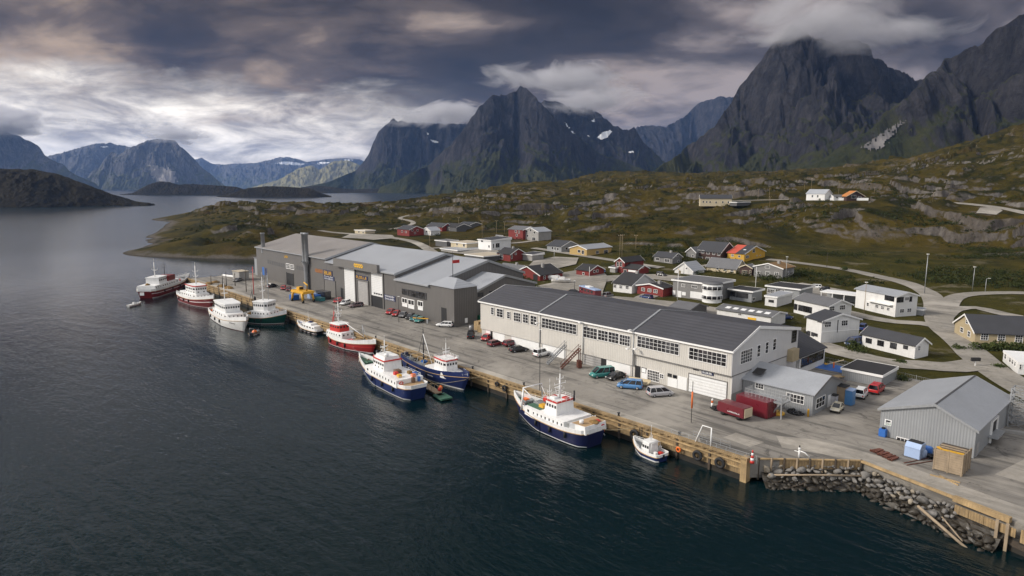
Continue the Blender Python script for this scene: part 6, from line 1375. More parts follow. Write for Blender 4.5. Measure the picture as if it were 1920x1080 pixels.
b.mast(f(.44), z + 4.9, z + 10.6, r=.17, cross=((.35, 1.8), (.6, 2.4), (.8, 1.4))); b.mast(f(.50), z + 4.9, z + 8.0, r=.06, cross=((.5, .9),), radar=False, y=1.2, name='pole'); b.mast(f(.52), z + 4.9, z + 7.2, r=.05, cross=(), radar=False, y=-1.2, name='pole')
MB().tube([(f(.34), -1.4, z + 4.7), (f(.34), -1.4, z + 7.0)], .17, 8, 0, .12).build('funnel', 'hull_black', b.r)
MB().cbox((f(.46), .9, z + 5.2), (1.3, 1.0, .6), 0, 0, .8).build('skylight_box', 'boat_white', b.r); b.hatch(f(.40), -.6, z + 4.92, .9, .9, 'boat_red', .5); b.hatch(f(.50), .1, z + 4.92, .7, .7, 'boat_red', .4)
MB().lathe((f(.62), -1.35, z + 2.75), [(.01, -1.5), (.72, -1.45), (.78, 0), (.72, 1.45), (.01, 1.5)], 14, 0, 'x').build('net_roll', 'boat_red', b.r)
b.hatch(f(.60), .9, z + 2.05, 1.2, 1.0, 'boat_yellow', .7); b.winch(f(.86), 0, b.zd(.86), 'deck_grey', 1.2); b.hatch(f(.90), .6, b.zd(.9), 1.6, 1.4, 'orange', .5); b.hatch(f(.93), -.6, b.zd(.93), 1.2, .9, 'orange', .6); b.heap(f(.77), -1.2, b.zd(.77), .7, 'net_green', .6); b.hatch(f(.70), -.2, z + 2.05, 2.0, 1.8, 'deck_grey', .3)
b.hatch(f(.24), 1.0, z + .2, 1.4, .9, 'boat_yellow', 1.1); b.hatch(f(.27), -1.9, z + .2, .7, .5, 'deck_green', 1.2, 'locker'); b.hatch(f(.19), -2.3, z + .2, .5, .4, 'boat_red', 1.2, 'locker')
b.heap(f(.045), -.4, z + 2.2, .8, 'net', .5); b.heap(f(.05), -1.2, z + 2.2, .5, 'boat_red', .4); b.buoy(f(.005), -1.5, z + 1.5, 'boat_red', .35, 'x'); b.buoy(f(.10), -2.75, z + 1.5, 'orange', .36); b.drum(f(.09), 1.6, z + 2.24, .35, .8, 'boat_white')
b.text(.03, .11, .8, 9, 4, 'orange', .26); b.text(.015, .09, .52, 10, 5, 'boat_white', .24); b.text(.14, .165, .7, 2, 6, 'boat_white', .5)
# --- blue and white trawler moored outside the other blue boat
b.squash(0.74)
b = Boat('fishing_vessel', 'blue and white trawler with tan aft deck moored outside the other blue boat', (786, 750), (680, 696), 5.8, 1.95, (.4, 1.1), 'hull_blue', 'hull_blue', 'boat_white', .7, 'deck_green', stern_f=.82, boot='hull_white')
L = b.L; z = b.fb
b.blk('deckhouse', f(.14), f(.72), 2.95, 2.6, z, z + 2.1, 'boat_white', .05, 0, .99, wins=[(z + 1.3, .6, 9, 0, .22)])
b.blk('wheelhouse', f(.42), f(.66), 2.0, 1.45, z + 2.1, z + 5.0, 'boat_white', .10, .02, .95, roof='boat_red', wins=[(z + 4.0, .62, 5, 4, .6), (z + 2.9, .4, 3, 0, .2)])
b.blk('bridge_deck', f(.43), f(.62), 1.7, 1.3, z + 5.22, z + 6.2, 'boat_white', .1, .1, .9)
b.mast(f(.56), z + 6.1, z + 10.2, r=.16, cross=((.25, 1.4), (.55, 1.6))); b.gantry(f(.90), 1.9, b.zd(.9) + .6, b.zd(.9) + 2.6, 'boat_white', .2, .1); b.boom((f(.80), 0, z + 1.8), (f(.55), .3, z + 8), .07); b.rail(.70, .985, .9)
MB().ball((f(.46), .9, z + 6.6), .55).build('radar_dome', 'boat_white', b.r); MB().ball((f(.50), -1.0, z + 5.7), .5).build('radar_dome', 'boat_white', b.r); MB().tube([(f(.62), .9, z + 5.2), (f(.62), .9, z + 6.9)], .3, 10).build('funnel', 'hull_black', b.r)
MB().prism([(f(.01), -1.6), (f(.14), -2.6), (f(.14), 2.6), (f(.01), 1.6)], z + .86, z + .9).build('aft_deck', 'deck_tan', b.r)
b.boxrail(f(.15), f(.39), 2.5, z + 2.1, .9); b.winch(f(.84), 0, b.zd(.84), 'deck_green', 1.2); b.hatch(f(.76), .8, b.zd(.76), 1.8, 1.3, 'deck_green', .6)
for x, y, mm in ((.20, -2.0, 'boat_blue'), (.17, -1.2, 'orange'), (.26, -1.6, 'net'), (.30, .9, 'boat_red'), (.22, 1.2, 'boat_yellow')): b.hatch(f(x), y, z + 2.1, .9, .8, mm, .8, 'fish_box')
b.hatch(f(.135), -1.9, z + .9, .6, .5, 'boat_blue', 1.3, 'locker'); b.hatch(f(.13), -.6, z + .9, .7, .6, 'deck_brown', 1.4, 'locker'); b.buoy(f(.1), 2.4, z + 1.7, 'boat_red', .5, 'x'); b.buoy(f(.66), -1.8, z + 3.0, 'boat_red', .42); b.buoy(f(.36), -2.93, z + 1.5, 'orange', .38)
b.text(.04, .13, .62, 10, 9, 'boat_white', .22); b.hatch(f(.34), 0, z + 2.1, 1.4, 1.2, 'deck_brown', .9)
# --- second blue boat, bow to the right
b.squash(0.7)
b = Boat('fishing_vessel', 'dark blue fishing boat with white wheelhouse and open work deck tight against the quay', (766, 683), (872, 733), 5.4, 1.8, (.3, 1.3), 'hull_blue', 'hull_blue', 'hull_blue', .85, 'deck_grey', stern_f=.85, boot='hull_white', fine=2.6)
L = b.L; z = b.fb
b.blk('deckhouse', f(.50), f(.86), 2.3, 1.7, z, z + 1.5, 'boat_white', .05, 0, 1.0, wins=[(z + .95, .45, 6, 3, .4)])
b.blk('wheelhouse', f(.62), f(.80), 1.7, 1.3, z + 1.5, z + 4.4, 'boat_white', .04, .02, .97, roof='boat_red', wins=[(z + 3.5, .6, 4, 4, .55)])
b.mast(f(.70), z + 4.6, z + 8.8, r=.13, cross=((.35, 1.4), (.6, 1.5))); b.boxrail(f(.62), f(.80), 1.6, z + 4.62, .8); b.rail(.84, .99, .8); MB().ball((f(.79), 1.3, z + 4.95), .35).build('radar_dome', 'boat_white', b.r)
b.mast(f(.30), z + .2, z + 10.5, m='steel_dark', r=.17, cross=((.55, .8),), radar=False, name='derrick'); b.boom((f(.30), 0, z + 9), (f(.56), -1.4, z + 2.0), .09); b.boom((f(.30), 0, z + 9.2), (f(.12), 1.0, z + 1.4), .06, 'steel_dark'); b.boom((f(.55), 1.8, z + 1.6), (f(.40), -1.9, z + 4.4), .07)
for t_ in (.08, .20, .33, .44): b.gantry(f(t_), 2.2, z + .4, z + 2.6, 'galvanised', 0, .06)
b.boxrail(f(.04), f(.48), 2.3, z + .6, 1.2, 'galvanised')
b.heap(f(.38), .3, z, .9, 'net', .9); b.heap(f(.16), -.4, z, 1.1, 'steel_dark', .8); b.heap(f(.46), -1.2, z, .6, 'orange', .6); b.hatch(f(.27), .8, z, 1.6, 1.4, 'boat_blue', .6); b.hatch(f(.91), 0, b.zd(.91), 1.2, 1.2, 'deck_green', .3); b.heap(f(.93), .5, b.zd(.93), .45, 'orange', .9, 'buoy_heap'); b.text(.55, .66, .7, 7, 14, 'boat_white', .2)
b.squash(0.74)
# --- floating gangway between the two
gp = thing('gangway', 'narrow timber gangway with green landing between the two blue boats', 'gangway', at(832, 748, 0).to_tuple(), math.atan2(*(at(832, 748, 0) - at(775, 715, 0)).yx))
MB().box(-13, -2.2, -.75, .75, .5, .72).build('walkway', 'timber_grey', gp); MB().box(-2.2, 1.4, -1.2, 1.2, .2, .5).build('landing', 'net_green', gp)
for y in (-.7, .7):
    mb = MB().tube([(-13, y, 1.5), (-2.2, y, 1.5)], .05, 5)
    for i in range(8): mb.bar((-13 + i * 1.54, y, .7), (-13 + i * 1.54, y, 1.5), .06)
    mb.build('handrail', 'timber_new', gp)
MB().box(-11, -1, -.5, .5, -.3, .5).build('float', 'tidal', gp)
for i, (dx, dy) in enumerate(((1.2, .6), (.6, 1.0), (1.6, .0))):
    o = MB().ball((0, 0, 0), .38, 12).build('buoy_float', 'orange' if i < 2 else 'boat_red'); p = at(815, 727, 1.0); o.location = (p.x + dx, p.y + dy, 1.05); tag(o, ['round orange float on the gangway landing by the blue boat', 'orange float lying behind the others on the gangway landing', 'red float at the tip of the gangway landing'][i], 'float', 'floats on the gangway')
# --- red boat
b = Boat('fishing_vessel', 'bright red fishing boat with white bulwark and red wheelhouse aft', (622, 640), (700, 664), 5.2, 1.7, (.9, 1.0), 'hull_red', 'boat_red', 'boat_white', .9, 'deck_brown', stern_f=.6, boot='hull_black')
L = b.L; z = b.fb
b.blk('deckhouse', f(.06), f(.42), 2.1, 1.8, z + .3, z + 2.5, 'boat_white', .05, 0, .96, wins=[(z + 1.7, .5, 5, 3, .3)])
b.blk('wheelhouse', f(.12), f(.34), 1.7, 1.4, z + 2.5, z + 4.7, 'boat_red', .06, 0, .95, roof='boat_white', wins=[(z + 4.0, .55, 3, 3, .6)])
b.mast(f(.20), z + 4.9, z + 12, r=.16, cross=((.3, 1.4), (.55, 2.0), (.75, 1.5))); b.mast(f(.08), z + 2.5, z + 8.5, 'boat_red', r=.14, cross=((.6, 1.0),), radar=False, name='mizzen_mast'); b.boom((f(.08), -1.1, z + 2.5), (f(.12), 0, z + 9.0), .09, 'boat_red'); b.boom((f(.14), 1.1, z + 2.5), (f(.12), 0, z + 9.0), .09, 'boat_white')
b.boom((f(.36), 0, z + 5.5), (f(.80), 0, z + 2.6), .11); b.boom((f(.78), .4, z + .5), (f(.74), .3, z + 6.2), .09, 'galvanised'); b.boom((f(.74), .3, z + 6), (f(.95), -.6, z + 2.0), .05, 'galvanised'); b.rail(.05, .5, .8); b.rail(.62, .97, .7, m='galvanised')
b.heap(f(.62), .6, z, 1.3, 'net', 1.2); b.heap(f(.72), -.7, z + .1, 1.0, 'boat_yellow', .9); b.heap(f(.80), .5, z + .3, .8, 'net', 1.0); b.hatch(f(.52), -.6, z, 2.0, 1.6, 'boat_red', .7); b.hatch(f(.46), 1.1, z, 1.0, .8, 'boat_white', .9); b.hatch(f(.88), 0, b.zd(.88), .9, .9, 'boat_yellow', .7)
MB().box(f(-.10), f(.04), -1.2, 1.2, z + .3, z + .42).build('stern_platform', 'galvanised', b.r); b.text(.34, .46, .86, 4, 21, 'hull_black', .6)
# --- small cabin cruiser
b.squash(0.78)
b = Boat('cabin_cruiser', 'small white cabin cruiser with black hull by the quay', (601, 627), (560, 614), 3.2, .75, (.1, .5), 'hull_black', 'hull_black', 'boat_white', .7, 'deck_tan', stern_f=.85, cat='cruiser')
L = b.L; z = b.fb
b.blk('cabin', f(.08), f(.74), 1.3, .8, z, z + 1.6, 'boat_white', .35, .1, .92, wins=[(z + .95, .4, 4, 3, .6)]); b.blk('flybridge', f(.25), f(.55), 1.1, .8, z + 1.6, z + 2.2, 'boat_white', .3, .1, .9); b.heap(f(.42), 0, z + 2.2, .7, 'hull_blue', .4, 'canvas_cover'); b.mast(f(.52), z + 2.0, z + 4.4, r=.06, cross=((.4, .7),), radar=False); b.rail(.6, .98, .6)
# --- green boat
b.squash(0.85)
b = Boat('fishing_vessel', 'dark green hulled fishing boat with white wheelhouse and bow toward the quay', (466, 602), (534, 607), 6.2, 1.8, (.3, 1.2), 'hull_green', 'hull_green', 'boat_white', .9, 'deck_brown', stern_f=.8, boot='boot_red', fine=2.8)
L = b.L; z = b.fb
b.blk('deckhouse', f(.25), f(.74), 2.5, 2.1, z, z + 2.2, 'boat_white', .03, 0, 1.0, wins=[(z + 1.4, .5, 5, 3, .3)])
b.blk('wheelhouse', f(.30), f(.66), 2.2, 1.8, z + 2.2, z + 4.8, 'boat_white', -.08, 0, 1.02, roof='boat_white', wins=[(z + 3.9, .65, 5, 5, .6)])
b.mast(f(.44), z + 5, z + 12.5, r=.16, cross=((.4, 2.2), (.65, 2.6), (.8, 1.6))); b.mast(f(.52), z + 5, z + 13.5, 'galvanised', r=.11, cross=(), radar=False, y=1.2, name='pole'); b.rail(.66, .98, .8, m='boat_white'); b.mast(f(.15), z, z + 8.6, 'steel_dark', r=.13, cross=((.6, 1.2),), radar=False, name='derrick'); b.boom((f(.15), 0, z + 8), (f(.05), -1.6, z + 1), .07, 'steel_dark')
b.heap(f(.12), -.8, z, 1.2, 'net', 1.1); b.heap(f(.8), .7, b.zd(.8), .9, 'orange', .8); b.heap(f(.86), -.5, b.zd(.86), .7, 'net', .8); b.hatch(f(.18), 1.2, z, 1.3, 1, 'boat_white', .8); b.buoy(f(.72), -2.05, z + 1.2, 'orange', .4)
# --- white boat
b.squash(0.95)
b = Boat('fishing_vessel', 'white hulled fishing boat with broad white wheelhouse and bow toward the camera', (408, 592), (459, 623), 6.6, 1.9, (.2, 1.6), 'hull_white', 'hull_white', 'boat_white', .9, 'deck_tan', stern_f=.85, boot='boot_red', fine=2.6)
L = b.L; z = b.fb
b.blk('deckhouse', f(.22), f(.72), 2.8, 2.2, z, z + 2.3, 'boat_white', .05, 0, .98, wins=[(z + 1.5, .55, 5, 4, .32)])
b.blk('wheelhouse', f(.28), f(.62), 2.5, 2.0, z + 2.3, z + 5.0, 'boat_white', -.05, 0, 1.02, roof='boat_white', wins=[(z + 4.1, .65, 5, 6, .6)])
b.mast(f(.34), z + 5.2, z + 11, r=.15, cross=((.4, 1.8), (.65, 2.0))); b.mast(f(.12), z, z + 10, 'steel_dark', r=.13, cross=((.7, 1.4),), radar=False, name='derrick'); b.boom((f(.12), 0, z + 8), (f(.02), 1.6, z + 1.2), .07, 'steel_dark'); b.rail(.68, .98, .7)
b.heap(f(.1), -1.3, z, .9, 'orange', .8, 'buoy_heap'); b.heap(f(.06), .8, z, 1.0, 'net', 1.0); b.heap(f(.82), .6, b.zd(.82), .7, 'orange', .7); b.hatch(f(.78), -.8, b.zd(.78), 1.3, 1.0, 'boat_white', .9); b.winch(f(.88), 0, b.zd(.88), 'deck_grey', .9); b.text(.80, .88, .75, 6, 31, 'hull_black', .25); b.hatch(f(.16), 1.6, z, 1.1, .9, 'boat_yellow', .8)
# --- red hull, white house
b.squash(0.86)
b = Boat('fishing_vessel', 'dark red hulled boat with tall white wheelhouse behind the white boat', (345, 561), (398, 579), 6.6, 2.1, (.2, 1.5), 'hull_darkred', 'boat_white', 'boat_white', .9, 'deck_brown', stern_f=.8, boot='boot_red', fine=2.6)
L = b.L; z = b.fb
b.blk('deckhouse', f(.18), f(.72), 2.7, 2.2, z, z + 2.3, 'boat_white', .05, 0, .98, wins=[(z + 1.5, .5, 6, 4, .32)])
b.blk('wheelhouse', f(.36), f(.66), 2.3, 1.8, z + 2.3, z + 5.2, 'boat_white', -.04, 0, 1.0, roof='boat_red', wins=[(z + 4.2, .65, 4, 5, .6), (z + 3.0, .4, 3, 2, .25)])
b.mast(f(.50), z + 5.4, z + 13, r=.24, cross=((.45, 1.6), (.7, 1.8))); b.rail(.05, .3, .9); b.rail(.7, .98, .8); b.hatch(f(.1), .6, z, 1.4, 1.1, 'boat_white', .9); b.heap(f(.12), -1.1, z, .8, 'boat_red', .7); b.buoy(f(.6), -2.1, z + 3.2, 'boat_red', .42); b.heap(f(.85), 0, b.zd(.85), .7, 'net', .6)
# --- far red and dark boat, stern to the left
b.squash(0.86)
b = Boat('fishing_vessel', 'long dark red ship at the far left end of the quay with stern outward', (272, 560), (352, 533), 7.6, 2.4, (.2, 1.0), 'hull_darkred', 'boat_white', 'boat_white', .8, 'deck_grey', stern_f=.88, boot='hull_white')
L = b.L; z = b.fb
b.blk('deckhouse', f(.04), f(.62), 3.2, 2.8, z, z + 2.2, 'boat_white', .02, 0, .98, wins=[(z + 1.4, .5, 9, 0, .3)])
b.blk('wheelhouse', f(.18), f(.38), 2.4, 2.0, z + 2.2, z + 4.6, 'boat_white', .02, 0, .96, roof='boat_white', wins=[(z + 3.7, .6, 4, 4, .6)])
b.blk('cargo_house', f(.40), f(.56), 2.2, 2.2, z + 2.2, z + 4.4, 'hull_darkred', .0, 0, 1.0); b.mast(f(.24), z + 4.8, z + 11, r=.2, cross=((.5, 2.2),)); b.mast(f(.46), z + 4.4, z + 10, 'steel_dark', r=.14, cross=((.6, 1.8), (.85, 1.2)), radar=False, name='derrick'); b.rail(.02, .2, .9); b.rail(.6, .97, .9); b.heap(f(.10), .5, z + 2.2, .9, 'net', .7); b.hatch(f(.72), 0, b.zd(.72), 3, 2.4, 'boat_red', .8)
MB().cbox((f(-.003), .9, z * .72), (.12, 1.5, 1.1)).build('stern_emblem', 'boat_white', b.r)
# --- small blue and white boat near the corner
b.squash(0.9)
b = Boat('small_boat', 'small blue and white cabin boat near the quay corner', (1244, 866), (1190, 842), 3.0, .75, (.05, .75), 'hull_blue', 'hull_blue', 'boat_white', .42, 'deck_grey', stern_f=.85, boot='hull_white', cat='motor boat')
L = b.L; z = b.fb
b.blk('cabin', f(.34), f(.68), 1.05, .75, z, z + 1.75, 'boat_white', .25, .03, .92, roof='boat_white', wins=[(z + 1.2, .5, 3, 3, .7)]); b.gantry(f(.26), 1.1, z + .4, z + 2.1, 'boat_white', .1, .05); b.rail(.62, .98, .55); b.mast(f(.44), z + 1.9, z + 3.8, r=.05, cross=((.4, .5),), radar=False); b.hatch(f(.15), -.3, z, .7, .6, 'boat_red', .5); b.hatch(f(.2), .5, z, .6, .5, 'boat_white', .6); b.hatch(f(.02), 0, z * .5, .35, .4, 'hull_black', .8, 'outboard_motor'); b.buoy(f(.3), -1.2, z + .9, 'boat_white', .25)
# --- little open boats
b.squash(0.8)
b = Boat('dinghy', 'tiny white open dinghy floating alone left of the ships', (244, 575), (260, 571), 1.8, .45, (.05, .3), 'hull_white', 'hull_white', 'boat_white', .15, 'deck_grey', L=6.0, cat='dinghy')
b.blk('console', f(.4), f(.55), .3, .3, .45, 1.2, 'boat_white'); b.hatch(f(.2), 0, .45, .3, 1.4, 'boat_white', .25, 'thwart')
b.squash(1)
b = Boat('work_dinghy', 'dark inflatable dinghy with orange gear tucked between the white and green boats', (471, 630), (484, 622), 2.2, .5, (.05, .3), 'hull_black', 'hull_black', 'hull_black', .25, 'deck_grey', L=5.0, cat='dinghy')
b.heap(0, 0, .5, .7, 'orange', .6, 'gear_heap'); b.gantry(f(.15), .7, .6, 1.9, 'galvanised', 0, .05)

b.squash(1)
for o in [o for o in bpy.data.objects if o.parent is None and o.get('category') == 'fishing boat']:
    d = Vector((math.cos(o.rotation_euler.z), math.sin(o.rotation_euler.z))); hl = [c for c in o.children if c.name.startswith('hull')][0]; L_ = hl.dimensions.x / 2
    for sg, nm in ((.8, 'bow'), (-.86, 'stern')):
        p0 = Vector((o.location.x + d.x * L_ * sg, o.location.y + d.y * L_ * sg, 2.9)); p1 = Vector((p0.x + sg * 5.5 * (1 if d.x > 0 else -1), .6, 3.1))
        if p0.y < -14: continue
        pts = [p0.lerp(p1, k / 8) - Vector((0, 0, 1.2 * (k / 8) * (1 - k / 8) * 2)) for k in range(9)]
        tag(MB().tube(pts, .055, 5).build('mooring_line', 'rope'), nm + ' mooring rope of the ' + ' '.join(o['label'].replace('fishing ', '').split()[:10]), 'rope', 'mooring ropes of the boats')
# ================================================================ VEHICLES
def paint(n, c): return mat('paint_' + n, c, .30, .0, .04, 1.0, dirt=.10, spec=.5, coat=.4)
for n, c in (('red', (.42, .018, .020)), ('darkred', (.13, .014, .022)), ('black', (.010, .010, .012)), ('white', (.72, .72, .71)), ('silver', (.42, .41, .42)), ('teal', (.035, .21, .19)), ('tealdark', (.02, .15, .16)), ('blue', (.08, .22, .45)), ('darkblue', (.012, .035, .13)), ('cream', (.66, .60, .46)), ('mauve', (.14, .09, .095)), ('grey', (.16, .16, .165)), ('skyblue', (.33, .43, .62)), ('green', (.02, .16, .09))): paint(n, c)
mat('tyre', (.012, .012, .012), .8, 0, .1, 3); mat('rim', (.35, .35, .36), .35, .6, .1, 3); mat('lamp', (.75, .74, .70), .2, 0, .05, 3); mat('lamp_red', (.45, .015, .012), .3, 0, .05, 3); mat('plastic', (.02, .02, .021), .6, 0, .1, 3)
SPEC = {  # length, width, height, body stations (x/L, top z), cabin base x0,x1, roof x0,x1
 'hatchback': (3.9, 1.68, 1.46, [(0, .72), (.04, .92), (.60, .94), (.78, .86), (.95, .74), (1, .60)], (.03, .80), (.08, .58)),
 'sedan': (4.5, 1.74, 1.42, [(0, .70), (.05, .92), (.25, .96), (.62, .94), (.78, .86), (.96, .72), (1, .58)], (.12, .78), (.27, .58)),
 'estate': (4.6, 1.76, 1.48, [(0, .74), (.03, .94), (.62, .95), (.78, .88), (.96, .74), (1, .60)], (.02, .78), (.06, .58)),
 'jeep': (4.0, 1.75, 1.82, [(0, .90), (.02, 1.06), (.62, 1.06), (.80, 1.04), (.97, .98), (1, .72)], (.02, .74), (.05, .62)),
 'van': (4.9, 1.95, 2.05, [(0, 1.0), (.02, 1.12), (.74, 1.12), (.86, 1.02), (.97, .84), (1, .62)], (.01, .88), (.04, .66)),
 'minivan': (4.7, 1.85, 1.78, [(0, .84), (.03, 1.02), (.70, 1.03), (.86, .93), (.97, .78), (1, .60)], (.01, .88), (.05, .62)),
 'bubble': (3.5, 1.5, 1.42, [(0, .50), (.06, .72), (.2, .84), (.6, .86), (.84, .76), (.96, .60), (1, .45)], (.08, .76), (.26, .56)),
}
PROTO = {}
def carproto(kind):
    L, W_, H, st, cb, cr = SPEC[kind]; r = thing(kind + '_car' if kind not in ('van', 'minivan') else kind, 'x', 'car'); hx = L / 2; X = lambda t: -hx + L * t
    secs = []
    xs = sorted(set([s[0] for s in st] + [.1, .18, .32, .45, .70, .9]))
    for t in xs:
        zt = np.interp(t, [s[0] for s in st], [s[1] for s in st]); w = W_ / 2 * (1 - .16 * max(0, (abs(t - .5) - .36) / .14) ** 2); zb = .24 + .10 * max(0, (abs(t - .5) - .40) / .1)
        secs.append([(X(t), -w * .90, zb), (X(t), -w, zb + .16), (X(t), -w, zt * .74), (X(t), -w * .95, zt * .93), (X(t), -w * .80, zt), (X(t), w * .80, zt), (X(t), w * .95, zt * .93), (X(t), w, zt * .74), (X(t), w, zb + .16), (X(t), w * .90, zb)])
    MB().loft(secs, closed=True).build('body', 'paint_red', r)
    zb = max(s[1] for s in st) - .07; wb = W_ / 2 * .92; wr = W_ / 2 * .74
    base = [(X(cb[0]), -wb), (X(cb[1]), -wb * .93), (X(cb[1]), wb * .93), (X(cb[0]), wb)]; top = [(X(cr[0]), -wr), (X(cr[1]), -wr), (X(cr[1]), wr), (X(cr[0]), wr)]
    k = .985
    g = MB(); g.add([(x * k, y * k, zb) for x, y in base] + [(x * k, y * k, H - .05) for x, y in top], [(3, 2, 1, 0), (4, 5, 6, 7), (0, 1, 5, 4), (1, 2, 6, 5), (2, 3, 7, 6), (3, 0, 4, 7)]).build('window_glass', 'glass', r)
    rf = MB(); rf.add([(x * 1.0, y, H - .075) for x, y in top] + [(x * .96 + .0, y * .90, H) for x, y in top], [(3, 2, 1, 0), (4, 5, 6, 7), (0, 1, 5, 4), (1, 2, 6, 5), (2, 3, 7, 6), (3, 0, 4, 7)])
    for s in (-1, 1):
        for i, j in ((0, 0), (1, 1)):
            a = base[0 if i == 0 else 1]; c = top[0 if i == 0 else 1]; rf.bar((a[0], s * abs(a[1]), zb + .02), (c[0], s * abs(c[1]), H - .06), .09)
        n = 3 if kind in ('van', 'minivan', 'estate') else 2
        for q in range(1, n + (0 if kind == 'van' else 0)):
            u = q / n; a = (base[0][0] * (1 - u) + base[1][0] * u - .1, s * wb * (1 - .04 * u)); c = (top[0][0] * (1 - u) + top[1][0] * u, s * wr); rf.bar((a[0], a[1], zb + .02), (c[0], c[1], H - .06), .08)
    rf.build('roof', 'paint_red', r)
    rad = .31 if kind != 'jeep' else .37
    for t in (.19, .81):
        for s in (-1, 1):
            wh = MB().lathe((X(t), s * (W_ / 2 - .09), rad), [(.02, -.1), (rad * .96, -.1), (rad, -.06), (rad, .06), (rad * .96, .1), (.02, .1)], 16, 0, 'y').build('wheel', 'tyre', r)
            MB().lathe((X(t), s * (W_ / 2 - .09), rad), [(.01, .105 * s), (rad * .6, .112 * s), (rad * .62, .09 * s)], 12, 0, 'y').build('rim', 'rim', wh)
    for s in (-1, 1):
        MB().cbox((X(.985), s * W_ * .33, .62 if kind not in ('jeep', 'van') else .74), (.12, .30, .15)).build('headlight', 'lamp', r)
        MB().cbox((X(.008), s * W_ * .37, .72 if kind != 'van' else .9), (.10, .20, .22)).build('tail_light', 'lamp_red', r)
        MB().cbox((X(cb[1] - .10), s * W_ * .53, zb + .08), (.12, .16, .12)).build('mirror', 'paint_red', r)
    for t in (.003, .997): MB().cbox((X(t), 0, .40), (.12, W_ * .84, .16)).build('bumper', 'plastic', r)
    return r
def vehicle(kind, rear, front, col, label, cat='car', z=None, gone=None, group=None):
    first = kind not in PROTO
    if first: PROTO[kind] = carproto(kind)
    a = at(*rear, z) if z else on(*rear); b_ = at(*front, z) if z else on(*front); d = b_ - a; mid = (a + b_) / 2; rz = math.atan2(d.y, d.x)
    r = dup(PROTO[kind], mid, rz, label, group, {'paint_red': 'paint_' + col}); r['category'] = cat
    if 'group' not in r.keys() and group is None: pass
    return r
G1 = 'cars parked along the quay warehouses'
Z3 = 3.0
